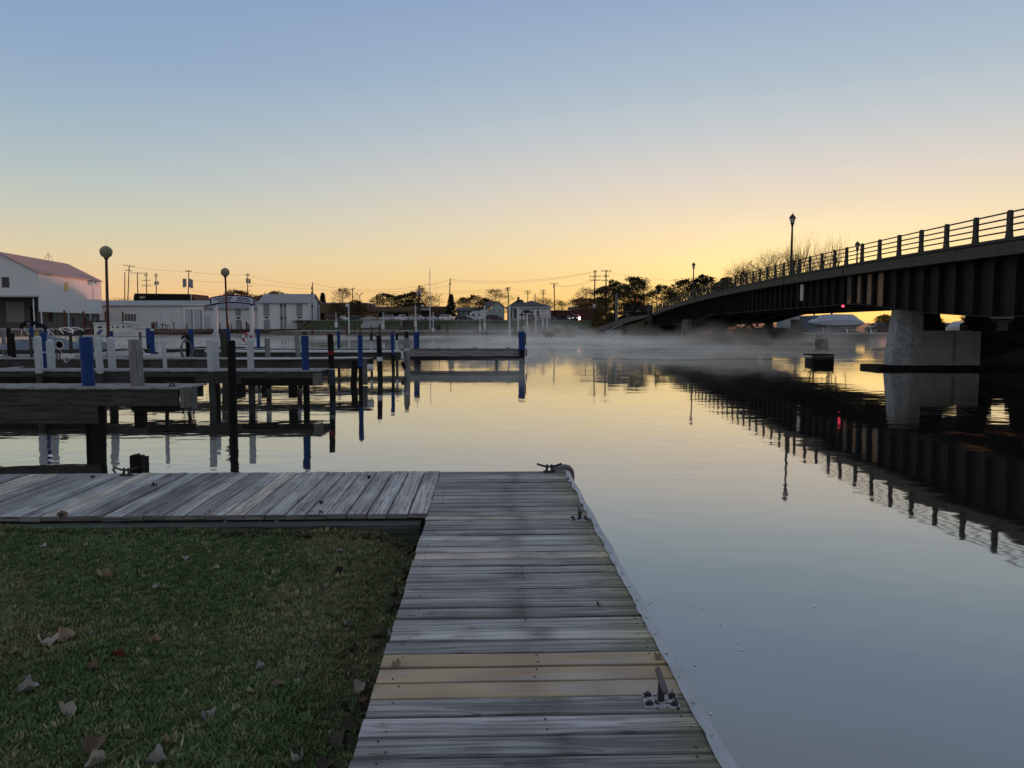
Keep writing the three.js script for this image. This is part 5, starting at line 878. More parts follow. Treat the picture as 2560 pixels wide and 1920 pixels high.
  for (const s of [-1, 1]) {
    const m = new MB().ball(px(0.02) - 0.05, yl, s * (W / 2 - 0.3), 0.12, 0.5, 0.8, 1.5).build('headlight', lights ? new THREE.MeshStandardMaterial({ color: 0xffffff, emissive: new THREE.Color().setRGB(1, 0.9, 0.75), emissiveIntensity: 1.4 }) : std(0.5, 0.5, 0.52, { roughness: 0.15 }), t);
    new MB().box(px(0.98) + 0.06, yl + 0.15, s * (W / 2 - 0.22), 0.06, 0.16, 0.26).build('tail_light', std(0.25, 0.015, 0.012, { roughness: 0.3 }), t);
    if (lights) { const l = new THREE.SpotLight(new THREE.Color().setRGB(1, 0.9, 0.75), 1.5, 0, 0.5, 0.8); l.name = 'headlight_beam'; l.position.set(px(0.02) - 0.35, yl, s * (W / 2 - 0.3)); l.target.position.set(px(0.02) - 8, yl - 1, s * (W / 2 - 0.3)); l.castShadow = true; l.shadow.radius = 4; t.add(l, l.target); }
  }
  new MB().span(px(0.0) - 0.03, px(0.06), 0.36, 0.52, -W / 2 + 0.1, W / 2 - 0.1).build('bumper', M.black, t);
  return t;
}
const paintOf = { silver: [0.42, 0.43, 0.45], white: [0.68, 0.69, 0.7], black: [0.02, 0.021, 0.023], grey: [0.2, 0.21, 0.22], maroon: [0.07, 0.015, 0.018], dark: [0.03, 0.032, 0.035], beige: [0.4, 0.38, 0.33], wine: [0.06, 0.025, 0.028] };
const R = 3.95, LEFT = 0, RIGHT = Math.PI;
for (const [kind, name, label, col, px, d, turn, o] of [
  ['suv', 'suv', 'dark red SUV parked behind the white lamp post by the club hall', 'maroon', 831, 229, RIGHT + 0.25],
  ['sedan', 'car', 'white car nose-out beside the dark red SUV', 'white', 856, 230, LEFT - 0.9],
  ['suv', 'suv', 'black SUV parked under the half-bare round tree', 'dark', 885, 230, LEFT + 0.2],
  ['sedan', 'car', 'long silver-beige saloon parked at the top of the ramp', 'beige', 922, 227, LEFT + 0.12],
  ['suv', 'suv', 'light silver SUV parked beside the silver-beige saloon', 'silver', 966, 228, LEFT + 0.25],
  ['pickup', 'pickup_truck', 'white pickup truck in front of the tan brick building', 'white', 1006, 229, LEFT + 0.6],
  ['suv', 'suv', 'grey SUV parked just past the white pickup', 'silver', 1045, 228, RIGHT - 0.25],
  ['sedan', 'car', 'silver saloon parked in front of the flagpole', 'silver', 1080, 228, RIGHT - 0.4],
  ['suv', 'suv', 'white SUV with roof rails parked past the flagpole', 'white', 1119, 226, RIGHT - 0.15],
  ['suv', 'suv', 'black SUV parked next to the white SUV', 'black', 1159, 226, RIGHT - 0.2],
  ['sedan', 'car', 'white car turned nose-out before the low blue-grey house', 'white', 1194, 230, RIGHT - 0.9],
  ['van', 'minivan', 'wine red minivan parked before the pale green gabled house', 'wine', 1236, 228, RIGHT - 0.1],
  ['fullvan', 'white_van', 'white van seen between the hoist poles of the white bungalow', 'white', 1312, 223.9, RIGHT + 1.2],
  ['suv', 'suv', 'black SUV tail-on in front of the bungalow windows', 'black', 1329, 221.8, Math.PI / 2 + 0.2],
  ['sedan', 'car', 'grey saloon behind the small sign in front of the bungalow', 'grey', 1354, 223.5, LEFT + 0.1],
  ['suv', 'suv', 'dark SUV parked before the red brick works', 'dark', 1396, 228, LEFT + 0.35],
  ['suv', 'suv', 'dark SUV driving with both headlights lit', 'dark', 1440, 224, Math.PI / 2 - 0.2, { lights: true }],
  ['sedan', 'car', 'car following with its headlights lit behind the dark SUV', 'grey', 1421, 233, Math.PI / 2 - 0.2, { lights: true }],
]) car(kind, name, label, paintOf[col], [xAt(px, d), R, -d], turn, o);
{ // the camper behind the white car
  const d = 240, t = thing('camper', 'white rounded camper trailer behind the nose-out white car', 'camper', [xAt(1192, d), R, -d]);
  new MB().prism([[-2, 0.4], [2, 0.4], [2.1, 1.4], [1.7, 2.4], [0.8, 2.8], [-1, 2.8], [-1.8, 2.4], [-2.1, 1.4]], 2.1, new THREE.Matrix4().makeTranslation(0, 0, -1), 0.15).build('body', M.whitePaint, t); for (const x of [-1, 0.9]) new MB().box(x, 1.8, 1.27, 0.9, 0.55, 0.02).build('window', carGlass, t); for (const x of [-0.4, 0.4]) new MB().cyl(V(x, 0.33, 1.1), V(x, 0.33, 1.3), 0.33, 0.33, 14).build('wheel', tyreMat, t);
}
// ---------------------------------------------------------------- utility poles: arms [px half-width, py], cans [px offset, py]
const poleWood = std(0.075, 0.05, 0.042, { map: woodMap, roughness: 0.95 }), canGrey = std(0.26, 0.27, 0.29, { roughness: 0.6 });
function utilityPole(label, px, top, d, { foot, arms = [], cans = [], base = 3.4, r = 0.17, twin, lamp, turn = 0, name = 'utility_pole', cat = 'utility pole', group } = {}) {
  const p = at(px, top, d), fx = xAt(foot ?? px, d), H = p.y - base, dx = p.x - fx, t = thing(name, label, cat, [fx, base, -d], 0, group), s = d / FOC, at_ = (y) => V((dx * y) / H, y, 0);
  new MB().cyl(V(0, -0.5, 0), V(dx, H, 0), r * 1.15, r * 0.8, 8).build('pole', poleWood, t);
  for (const [hw, py, tilt = 0, ins = 4] of arms) {
    const y = yAt(py, d) - base, c = at_(y), a = V(c.x - hw * s * Math.cos(turn), y - tilt * hw * s, -hw * s * Math.sin(turn) + 0.15), b = V(c.x + hw * s * Math.cos(turn), y + tilt * hw * s, hw * s * Math.sin(turn) + 0.15), m = new MB().beam(a, b, 0.12, 0.13).build('crossarm', poleWood, t);
    for (let i = 0; i < ins; i++) { const q = V().lerpVectors(a, b, 0.04 + (0.92 * i) / Math.max(1, ins - 1)); new MB().cyl(V(q.x, q.y + 0.06, q.z), V(q.x, q.y + 0.34, q.z), 0.07, 0.1, 6).build('insulator', M.black, m); }
  }
  for (const [ox, py, h = 1.3, w = 0.32] of cans) { const y = yAt(py, d) - base, c = at_(y).x + ox * s, m = new MB(); m.cyl(V(c, y - h / 2, 0.25), V(c, y + h / 2, 0.25), w, w, 10); m.cyl(V(c, y + h / 2, 0.25), V(c, y + h / 2 + 0.25, 0.25), 0.07, 0.05, 6); m.build('transformer', canGrey, t); }
  if (lamp) { const y = yAt(lamp[1], d) - base, c = at_(y).x; new MB().tube([V(c, y - 0.5, 0), V(c + lamp[0] * s * 0.5, y, 0), V(c + lamp[0] * s, y, 0)], 0.05, 5).build('lamp_arm', poleWood, t); new MB().box(c + lamp[0] * s, y - 0.05, 0, 0.7, 0.16, 0.3).build('lamp_head', canGrey, t); }
  if (twin) for (const e of [-1, 1]) { new MB().tube([V(0, H - 0.9, 0), V(e * 0.5, H - 0.2, 0), V(e * twin * s * 0.8, H + 0.1, 0)], 0.05, 5).build('lamp_arm', poleWood, t); new MB().box(e * twin * s, H + 0.15, 0, 0.75, 0.22, 0.35, 0, e * 0.3).build('lamp_head', canGrey, t); }
  t.userData.top = [p.x, p.y, -d]; return t;
}
const UP = [
  ['tall leaning utility pole with two crossarms beyond the long white shed', 323, 663, 262, { foot: 317, arms: [[14, 665, -0.12], [8, 677, -0.1]], base: 3 }],
  ['plain dark pole beside the leaning double-armed pole', 312, 680, 262, { base: 3 }],
  ['utility pole with one long crossarm above the black flat roof', 343, 681, 264, { foot: 347, arms: [[15.5, 683]], base: 3 }],
  ['utility pole with four short crossarms above the black flat roof', 365, 681, 266, { foot: 369, arms: [[4, 685, 0, 2], [4, 689, 0, 2], [11, 702], [11, 715]], base: 3 }],
  ['utility pole with a single transformer above the black flat roof', 390, 682, 266, { foot: 392, arms: [[4, 688, 0, 2], [3, 692, 0, 2]], cans: [[-1, 708, 1.1], [5, 708, 1.1]], base: 3 }],
  ['utility pole carrying a ring of big transformers over the long white shed', 472, 675, 255, { foot: 469, arms: [[8, 679, -0.05]], cans: [[-11, 708, 2.8, 0.34], [-7, 707, 2.6, 0.34], [4, 708, 2.8, 0.4], [9, 710, 2.8, 0.4]], base: 3 }],
  ['utility pole with transformers and a street lamp arm behind the arched sign', 619.5, 683, 262, { foot: 618, arms: [[5.5, 688, 0.1]], cans: [[-1, 702, 1.5, 0.36], [5, 703, 1.5, 0.36]], lamp: [9, 715], base: 3 }],
  ['short utility pole with a dark transformer behind the club hall gable', 781, 706, 250, { foot: 784, cans: [[-1.5, 721, 0.9, 0.22]], base: 3 }],
  ['utility pole standing in the crown of the half-bare round tree', 881.5, 719, 262, { arms: [[6, 723, 0.2, 2]], base: 3.9 }],
  ['dark utility pole hung with transformers in front of the half-bare tall tree', 1048, 713, 240, { foot: 1046, arms: [[3, 717, 0, 2]], cans: [[-3, 733, 1.5, 0.34], [2.5, 731, 1.5, 0.34]], base: 3.9, r: 0.22 }],
  ['utility pole with a wire bridge at its top, between the flagpole and the white SUV', 1125.5, 696, 240, { foot: 1121, arms: [[2, 711, 0, 2]], base: 3.9 }],
  ['leaning utility pole with two crossed arms at the corner of the white bungalow', 1269, 718, 228, { foot: 1275, arms: [[8, 721, 0.15], [7, 726, 0.15]], base: 3.9, turn: 0.5 }],
  ['distant double-armed utility pole over the dark roof with the chimney', 1319.5, 726, 290, { arms: [[7.5, 728], [7.5, 733.5]], base: 4 }],
  ['plain short pole on the skyline over the white bungalow', 1338, 735, 290, { base: 4 }],
  ['distant utility pole with three crossarms over the white bungalow', 1358, 724, 285, { arms: [[6, 726, 0, 2], [8, 731], [6, 736]], base: 4 }],
  ['tall utility pole with one crossarm at the corner of the red brick works', 1385.5, 708, 246, { foot: 1387, arms: [[10, 710]], cans: [[-1, 716, 1.0, 0.2]], lamp: [9, 751], base: 3.9 }],
  ['tall double-armed utility pole with a white notice board, first of the pair by the trees', 1488, 675.5, 205, { foot: 1484, arms: [[4, 679, 0, 3], [14, 691], [13, 701]], base: 2, r: 0.18 }],
  ['tall double-armed utility pole, second of the pair by the trees', 1515, 675.5, 205, { foot: 1515, arms: [[12, 678], [8, 691], [12, 702]], base: 2, r: 0.18 }],
];
for (const [label, px, top, d, o] of UP) utilityPole(label, px, top, d, o);
utilityPole('twin-headed parking lamp beside the half-bare round tree', 899.5, 735, 246, { twin: 6, base: 3.9, r: 0.1, name: 'parking_lamp', cat: 'street lamp' });
utilityPole('twin-headed parking lamp over the dim shop by the conifer', 1098, 738, 258, { twin: 6, base: 3.9, r: 0.1, name: 'parking_lamp', cat: 'street lamp' });
utilityPole('grey utility pole standing among the trees below the traffic signals', 1537, 722, 200, { base: 1.6, r: 0.13 });
{ const d = 199, t = thing('grey_mast', 'thick grey steel mast among the trees beside the embankment', 'mast', [xAt(1541, d), 1.6, -d]); new MB().cyl(V(0, -0.5, 0), V(0, yAt(733, d) - 1.6, 0), 0.42, 0.28, 12).build('mast', std(0.16, 0.17, 0.19, { map: mottle }), t); }
{ const d = 204, t = thing('notice_board', 'white notice board nailed high on the first double-armed pole', 'board', at(1485.5, 770, d)); new MB().box(0, 0, 0.15, 0.75, 2.1, 0.06).build('board', std(0.55, 0.56, 0.58, { map: mottle }), t); }
{
  const d = 182, t = thing('flagpole', 'tall white flagpole with a yardarm on the far quay', 'flagpole', [xAt(1075, d), 1.2, -d]), H = yAt(671, d) - 1.2, y = yAt(711.5, d) - 1.2, dx = xAt(1076, d) - xAt(1075, d);
  new MB().cyl(V(0, 0, 0), V(dx, H, 0), 0.13, 0.06, 10).build('mast', M.whitePaint, t); new MB().cyl(V(-15 * d / FOC, y, 0), V(16 * d / FOC, y, 0), 0.035, 0.035, 6).build('yard', M.whitePaint, t); new MB().cyl(V(16 * d / FOC, y, 0), V(15.5 * d / FOC, y - 3.6, 0), 0.012, 0.012, 4).build('halyard', M.darkTimber, t); new MB().cyl(V(-4.5 * d / FOC, y, 0), V(dx, y + 3.4, 0), 0.012, 0.012, 4).build('halyard', M.darkTimber, t); new MB().box(0, 0.2, 0, 0.9, 0.4, 0.9).build('plinth', M.concrete, t);
}
{ // traffic signals above the approach road
  for (const [px, lab] of [[1592.5, 'red traffic signal nearer the pale dormer'], [1609.5, 'red traffic signal nearer the bridge lamp']]) { const d = 236, p = at(px, 753.5, d), t = thing('traffic_signal', lab + ', glowing among dark trees', 'traffic light', p); new MB().box(0, -0.35, -0.12, 0.36, 1.1, 0.2).build('housing', M.black, t); new MB().ball(0, 0, 0.02, 0.16, 1, 1, 0.4).build('red_light', new THREE.MeshStandardMaterial({ color: 0x400000, emissive: new THREE.Color().setRGB(1, 0.03, 0.03), emissiveIntensity: 2.5 }), t); const l = new THREE.PointLight(new THREE.Color().setRGB(1, 0.05, 0.03), 0.6); l.name = 'signal_glow'; l.position.set(0, 0, 0.3); l.castShadow = true; l.shadow.radius = 6; t.add(l); }
  const d = 237, t = thing('signal_cable', 'span wire carrying the two red signals', 'cable'); new MB().tube([at(1560, 747, d), at(1600, 749, d), at(1640, 747, d)], 0.03, 5).build('wire', M.black, t); 
}
// ---- overhead wires
{
  const mat = std(0.03, 0.025, 0.025), spans = [
    ['upper power line from the leaning pole to the transformer ring', [323, 666, 262], [472, 678, 255], 3], ['upper power line from the transformer ring to the pole behind the sign', [472, 679, 255], [619, 686, 262], 3.5], ['upper power line falling from the pole behind the sign past the club hall', [619, 688, 262], [781, 714, 250], 5], ['upper power line from the club hall pole to the round tree pole', [781, 708, 250], [882, 722, 262], 4], ['upper power line from the round tree pole rising to the bridged pole', [882, 722, 262], [1048, 716, 240], 5], ['power line from the transformer pole to the bridged pole', [1048, 714, 240], [1125, 699, 240], 3],
    ['long power line from the bridged pole across to the tall pair', [1125, 698, 240], [1488, 679, 205], 12], ['second long power line below the first to the tall pair', [1125, 702, 240], [1488, 681, 205], 13], ['power line leaving the tall pair toward the bridge', [1515, 680, 205], [1740, 705, 200], 4], ['lower cable from the transformer ring to the pole behind the sign', [472, 700, 255], [619, 706, 262], 3], ['lower cable running past the club hall roof', [619, 708, 262], [882, 728, 262], 3], ['lower cable crossing the tan brick building', [882, 728, 262], [1125, 715, 240], 6], ['low cable strung before the parked cars', [790, 776, 222], [1275, 782, 222], 1.5], ['cable from the leaning bungalow pole to the brick works pole', [1269, 720, 228], [1385, 738, 246], 3], ['cable from the brick works pole to the tall pair', [1385, 712, 246], [1488, 701, 205], 7], ['second cable from the brick works pole to the tall pair', [1385, 714, 246], [1488, 692, 205], 9], ['telephone line along the skyline to the bungalow pole', [1125, 728, 240], [1269, 722, 228], 1], ['lower telephone line to the bungalow pole', [1048, 732, 240], [1269, 727, 228], 3],
    ['slack line hung from the leaning pole to the pole with two arms', [315, 700, 262], [392, 712, 266], 4], ['service line drooping from the transformer ring to the shed roof', [472, 722, 255], [540, 737, 236], 1.5], ['service line rising from the sign to the pole behind it', [560, 733, 240], [616, 713, 262], 1],
  ];
  for (const [label, a, b, sag] of spans) { const A = at(...a), B = at(...b), pts = []; for (let i = 0; i <= 10; i++) { const u = i / 10, q = V().lerpVectors(A, B, u); q.y -= (sag * 4 * u * (1 - u) * a[2]) / FOC; pts.push(q); } const t = thing('power_line', label, 'cable'); new MB().tube(pts, 0.024, 4, 20).build('wire', mat, t); }
}
// ---------------------------------------------------------------- lamp posts of the bridge
{
  const postMat = std(0.02, 0.015, 0.014, { roughness: 0.5, metalness: 0.3 }), paneMat = std(0.42, 0.4, 0.34, { roughness: 0.25 });
  const make = (label, d, top, x) => {
    const q = V(x, 0, -d).applyAxisAngle(V(0, 1, 0), BT).add(V(BX, 0, 0)), y0 = curbY(d) - 0.2, H = top - y0, t = thing('bridge_lamp', label, 'lamp post', [q.x, y0, q.z]);
    const k = 0.78, h = (y) => H - y * k;
    new MB().lathe([[0.001, 0], [0.2, 0], [0.2, 0.25], [0.14, 0.45], [0.11, 0.6], [0.095, H * 0.5], [0.07, h(1.5)], [0.085, h(1.45)], [0.09, h(1.35)], [0.05, h(1.28)], [0.001, h(1.28)]], 0, 0, 0, 14).build('post', postMat, t);
    new MB().lathe([[0.001, h(1.3)], [0.12 * k, h(1.3)], [0.2 * k, h(1.1)], [0.21 * k, h(1.03)], [0.001, h(1.03)]], 0, 0, 0, 8).build('bowl', postMat, t);
    const l = new MB().lathe([[0.17 * k, h(1.02)], [0.3 * k, h(0.55)], [0.001, h(0.55)]], 0, 0, 0, 8).build('lantern', paneMat, t);
    for (let q = 0; q < 8; q++) { const a = (q / 8) * 6.283; new MB().beam(V(0.175 * k * Math.cos(a), h(1.03), 0.175 * k * Math.sin(a)), V(0.305 * k * Math.cos(a), h(0.55), 0.305 * k * Math.sin(a)), 0.02, 0.02).build('lantern_bar', postMat, l); }
    new MB().lathe([[0.36 * k, h(0.56)], [0.37 * k, h(0.5)], [0.22 * k, h(0.3)], [0.1 * k, h(0.18)], [0.05 * k, h(0.1)], [0.03 * k, h(0.02)], [0.001, H]], 0, 0, 0, 8).build('lantern_roof', postMat, t);
  };
  make('tall lantern lamp post standing on the near railing of the bridge', 63.4, yAt(533, 63.4), 0.32);
  make('lantern lamp post farther along the near railing of the bridge', 111.5, yAt(655, 111.5), 0.32);
  make('lantern lamp post on the far railing of the bridge, low behind the rails', 82, yAt(604, 82), BW - 0.3);
  make('small lantern lamp post at the far end of the bridge among the trees', 156, yAt(722, 158), 0.4);
}
{ // red navigation light under the girder
  const d = 50.9, p = V(BX, 0, 0).add(V(0.6, keelY(51) - 0.3, -d).applyAxisAngle(V(0, 1, 0), BT)), t = thing('navigation_light', 'small red navigation light hanging under the bridge girder', 'light', [p.x - 0.45, p.y + 0.15, p.z]);
  new MB().cyl(V(0, 0.12, 0), V(0, 2.2, 0), 0.02, 0.02, 6).build('rod', M.black, t); new MB().cyl(V(0, 0.08, 0), V(0, 0.16, 0), 0.11, 0.09, 12).build('cap', M.black, t);
  new MB().ball(0, 0, 0, 0.085, 1, 1, 1).build('red_lens', new THREE.MeshStandardMaterial({ color: 0x300004, emissive: new THREE.Color().setRGB(1, 0.05, 0.12), emissiveIntensity: 3 }), t);
  const l = new THREE.PointLight(new THREE.Color().setRGB(1, 0.08, 0.12), 0.12); l.name = 'navigation_glow'; l.position.set(-0.02, -0.02, 0.02); l.castShadow = true; l.shadow.radius = 4; t.add(l);
}
{ // dolphins in the channel
  const make = (px, d, w, h, label) => { const t = thing('timber_dolphin', label, 'dolphin', [xAt(px, d), 0, -d], 0.05), r = rng(px); for (let i = 0; i < 5; i++) { const x = -w / 2 + ((i + 0.5) * w) / 5; new MB().box(x, h - 0.62, 0.6 * (i % 2 ? 0.97 : 1), w / 5 - 0.02, 1.0 + 0.02 * r(), 0.2).build('fender_plank', M.blackTimber, t); } new MB().span(-w / 2 + 0.08, w / 2 - 0.08, -1.5, h - 0.25, -0.75, 0.48).build('core', M.black, t); new MB().span(-w / 2 - 0.01, w / 2 + 0.01, h - 0.1, h, -0.8, 0.72).build('cap', M.blackTimber, t); };
  make(2050, 52.5, 1.47, 0.64, 'black square timber dolphin nearest in the channel by the bridge pier'); make(2055, 104, 1.25, 0.75, 'farther black timber dolphin in the misty channel');
}
// ---------------------------------------------------------------- trees
// grows branches from the ground; returns limbs as one mesh and leaves as another
function growTree(seed, { h, spread = 0.55, levels = 5, kids = 3, leaf = 0.4, leaves = 5, trunk = 0.025, lift = 0.25, bareTop = 0, upright = 0, droop = 0, twigs = 0, low = 0, leader = 0, base = 0.22 }) {
  const r = rng(seed), wood = { pos: [], uv: [] }, crown = { pos: [], uv: [] };
  const limb = (a, b, r0, r1, n) => {
    const d = V().subVectors(b, a).normalize(), s = Math.abs(d.y) < 0.9 ? V(0, 1, 0).cross(d).normalize() : V(1, 0, 0).cross(d).normalize(), t = V().crossVectors(d, s), P = (c, q, k) => { const an = (k / n) * 6.283; return [c.x + (s.x * Math.cos(an) + t.x * Math.sin(an)) * q, c.y + (s.y * Math.cos(an) + t.y * Math.sin(an)) * q, c.z + (s.z * Math.cos(an) + t.z * Math.sin(an)) * q]; };
    for (let k = 0; k < n; k++) { const A = P(a, r0, k), B = P(a, r0, k + 1), C = P(b, r1, k + 1), D = P(b, r1, k); wood.pos.push(...A, ...B, ...C, ...A, ...C, ...D); wood.uv.push(0, 0, 0, 0.1, 1, 0.1, 0, 0, 1, 0.1, 1, 0); }
  };
  const leafAt = (c, size) => {
    const a = r() * 6.283, e = Math.acos(2 * r() - 1), u = V(Math.sin(e) * Math.cos(a), Math.cos(e), Math.sin(e) * Math.sin(a)), w = V(r() - 0.5, r() - 0.5, r() - 0.5).cross(u).normalize().multiplyScalar(size * (0.5 + 0.5 * r())); u.multiplyScalar(size * (0.6 + 0.6 * r()));
    const q = [c.clone().sub(u), c.clone().add(w), c.clone().add(u), c.clone().sub(w)]; for (const i of [0, 1, 2, 0, 2, 3]) { crown.pos.push(...q[i].toArray()); crown.uv.push(0, 0); }
  };
  const grow = (p, dir, len, rad, lv) => {
    const bend = V((r() - 0.5) * 0.25, (r() - 0.5) * 0.15 + upright * 0.15 - droop * 0.1 * (levels - lv), (r() - 0.5) * 0.25), mid = p.clone().addScaledVector(dir, len * 0.5), d2 = dir.clone().add(bend).normalize(), end = mid.clone().addScaledVector(d2, len * 0.5), n = lv >= levels - 1 ? 6 : lv > 1 ? 4 : 3;
    limb(p, mid, rad, rad * 0.85, n); limb(mid, end, rad * 0.85, rad * 0.62, n);
    if (lv <= 0) {
      for (let i = 0; i < twigs; i++) { const q = end.clone().addScaledVector(V(r() - 0.5, r() - 0.2 + upright, r() - 0.5).normalize(), len * (0.6 + r())); limb(r() < 0.5 ? mid : end, q, rad * 0.5, rad * 0.2, 3); if (r() < 0.4 && leaves) leafAt(q, leaf); }
      const live = 1 - bareTop * smooth(0.45, 0.9, end.y / h); for (let i = 0; i < leaves; i++) if (r() < live) leafAt(end.clone().add(V(r() - 0.5, r() - 0.5, r() - 0.5).multiplyScalar(len * 1.7)), leaf);
      return;
    }
    const k = kids + (r() < 0.4 ? 1 : 0), a0 = r() * 6.283;
    for (let i = 0; i < k; i++) {
      const a = a0 + (i / k) * 6.283 + (r() - 0.5) * 0.7, s = spread * (0.6 + 0.8 * r()), nd = d2.clone().multiplyScalar(1 - s * 0.45).add(V(Math.cos(a) * s, lift * 0.3 + upright * 0.5, Math.sin(a) * s)).normalize();
      grow(i === 0 ? end : V().lerpVectors(mid, end, 0.3 + 0.7 * r()), nd, len * (0.66 + 0.18 * r()), rad * (0.55 + 0.1 * r()), lv - 1);
    }
  };
  if (leader) {                                                // a central stem with limbs all the way up: an oval crown
    let p = V(0, 0, 0); const n = 9, L = h * 0.92; const pts = [p]; for (let i = 1; i <= n; i++) pts.push(V((r() - 0.5) * 0.5, (L * i) / n, (r() - 0.5) * 0.5).multiplyScalar(1));
    for (let i = 0; i < n; i++) limb(pts[i], pts[i + 1], h * trunk * (1 - 0.88 * (i / n)), h * trunk * (1 - 0.88 * ((i + 1) / n)), 6);
    const m = leader; for (let k = 0; k < m; k++) {
      const u = base + (1 - base) * Math.pow(k / (m - 1), 0.85), y = L * u, i = Math.min(n - 1, Math.floor(u * n)), q = V().lerpVectors(pts[i], pts[i + 1], u * n - i), prof = Math.sin(Math.PI * Math.min(1, 0.22 + 0.74 * ((u - base) / (1 - base)))) ** 0.75, a = k * 2.4 + r(), len = h * 0.115 * spread * 1.9 * prof * (0.65 + 0.6 * r());
      grow(q, V(Math.cos(a), 0.1 + lift * 0.8 * u + upright, Math.sin(a)).normalize(), len + 0.15, h * trunk * 0.42 * (1 - 0.6 * u), levels - 2);
    }
  } else { const L0 = h * 0.24; grow(V(0, 0, 0), V((r() - 0.5) * 0.1, 1, (r() - 0.5) * 0.1).normalize(), L0, h * trunk, levels); for (let i = 0; i < low; i++) { const a = r() * 6.283; grow(V(0, L0 * (0.55 + 0.35 * r()), 0), V(Math.cos(a), 0.25 + 0.5 * r(), Math.sin(a)).normalize(), L0 * 0.7, h * trunk * 0.4, levels - 2); } }
  let top = 0.1; for (let i = 1; i < crown.pos.length; i += 3) top = Math.max(top, crown.pos[i]); for (let i = 1; i < wood.pos.length; i += 3) top = Math.max(top, wood.pos[i]);
  const k = h / top; for (const o of [wood, crown]) for (let i = 0; i < o.pos.length; i++) o.pos[i] *= k;
  return { wood: geoFrom(wood.pos, wood.uv), crown: crown.pos.length ? geoFrom(crown.pos, crown.uv) : null };
}
function conifer(seed, h) {
  const r = rng(seed), crown = { pos: [], uv: [] };
  for (let y = h * 0.08; y < h * 0.99; y += h * 0.034) {
    const R = (h * 0.24) * (1 - y / h) ** 0.85 + 0.12, n = 9;
    for (let k = 0; k < n; k++) { const a = r() * 6.283, len = R * (0.65 + 0.5 * r()); for (let s = 0.25; s <= 1; s += 0.25) for (let q = 0; q < 2; q++) { const x = Math.cos(a) * len * s, z = Math.sin(a) * len * s, yy = y - len * s * 0.25 + (r() - 0.5) * 0.3, w = 0.2 + 0.24 * (1 - s * 0.5), b = a + (r() - 0.5) * 1.5; crown.pos.push(x, yy + w * 0.5, z, x + Math.cos(b) * w * 1.6, yy - w * 0.4, z + Math.sin(b) * w * 1.6, x - Math.sin(b) * w, yy - w * 0.3, z + Math.cos(b) * w); crown.uv.push(0, 0, 0, 0, 0, 0); } }
  }
  return { crown: geoFrom(crown.pos, crown.uv), wood: new MB().cyl(V(0, 0, 0), V(0, h * 0.97, 0), h * 0.018, 0.03, 7).geo() };
}
const bark = std(0.04, 0.03, 0.025, { roughness: 0.95 }), leafMat = (r, g, b) => std(r, g, b, { side: THREE.DoubleSide, roughness: 1, transmission: 0.4, thickness: 0 });
const leafGreen = leafMat(0.05, 0.052, 0.02), leafDark = leafMat(0.035, 0.038, 0.018), leafBrown = leafMat(0.17, 0.1, 0.04), leafOlive = leafMat(0.11, 0.085, 0.03), leafYellow = leafMat(0.2, 0.13, 0.025), needle = leafMat(0.012, 0.018, 0.012);
const SHAPES = new Map(), shape = (key, f) => { if (!SHAPES.has(key)) SHAPES.set(key, f()); return SHAPES.get(key); };
const TYPES = {
  round: (s) => growTree(s, { h: 10, spread: 0.8, levels: 5, kids: 3, leaf: 0.16, leaves: 4, trunk: 0.022, lift: 0.6, leader: 17, base: 0.2, twigs: 1 }),
  sparse: (s) => growTree(s, { h: 10, spread: 0.8, levels: 5, kids: 3, leaf: 0.12, leaves: 2, trunk: 0.02, lift: 0.9, leader: 15, base: 0.22, bareTop: 0.5, twigs: 2 }),
  bare: (s) => growTree(s, { h: 10, spread: 0.62, levels: 5, kids: 3, leaf: 0.1, leaves: 0, trunk: 0.0135, lift: 0.5, twigs: 2, low: 2 }),
  dense: (s) => growTree(s, { h: 10, spread: 0.78, levels: 5, kids: 3, leaf: 0.18, leaves: 4, trunk: 0.022, lift: 0.5, leader: 18, base: 0.16, twigs: 1 }),
  tall: (s) => growTree(s, { h: 10, spread: 0.6, levels: 5, kids: 3, leaf: 0.16, leaves: 5, trunk: 0.02, lift: 1.0, leader: 18, base: 0.15, twigs: 1, upright: 0.15 }),
  shoots: (s) => growTree(s, { h: 10, spread: 0.42, levels: 3, kids: 4, leaf: 0.14, leaves: 0, trunk: 0.0085, lift: 0.9, upright: 1.3, twigs: 1, low: 3 }),
  bush: (s) => growTree(s, { h: 10, spread: 1.25, levels: 5, kids: 3, leaf: 0.26, leaves: 8, trunk: 0.02, lift: 0.6, leader: 18, base: 0.04, twigs: 1 }),
  conifer: (s) => conifer(s, 10),
};
function tree(type, label, px, top, d, base, leafM, { wide = 1, turn = 0, seed = 1, cat } = {}) {
  const g = shape(type + seed, () => TYPES[type](seed * 17 + type.length)), H = yAt(top, d) - base, t = thing(type === 'conifer' ? 'conifer' : type === 'bush' ? 'bush' : type === 'bare' || type === 'shoots' ? 'bare_tree' : 'tree', label, cat ?? (type === 'bush' ? 'bush' : 'tree'), [xAt(px, d), base, -d], turn);
  t.scale.set((H / 10) * wide, H / 10, (H / 10) * wide);
  mesh('trunk', g.wood, bark, t); if (g.crown) mesh(type === 'conifer' ? 'needles' : 'crown', g.crown, leafM, t);
  return t;
}
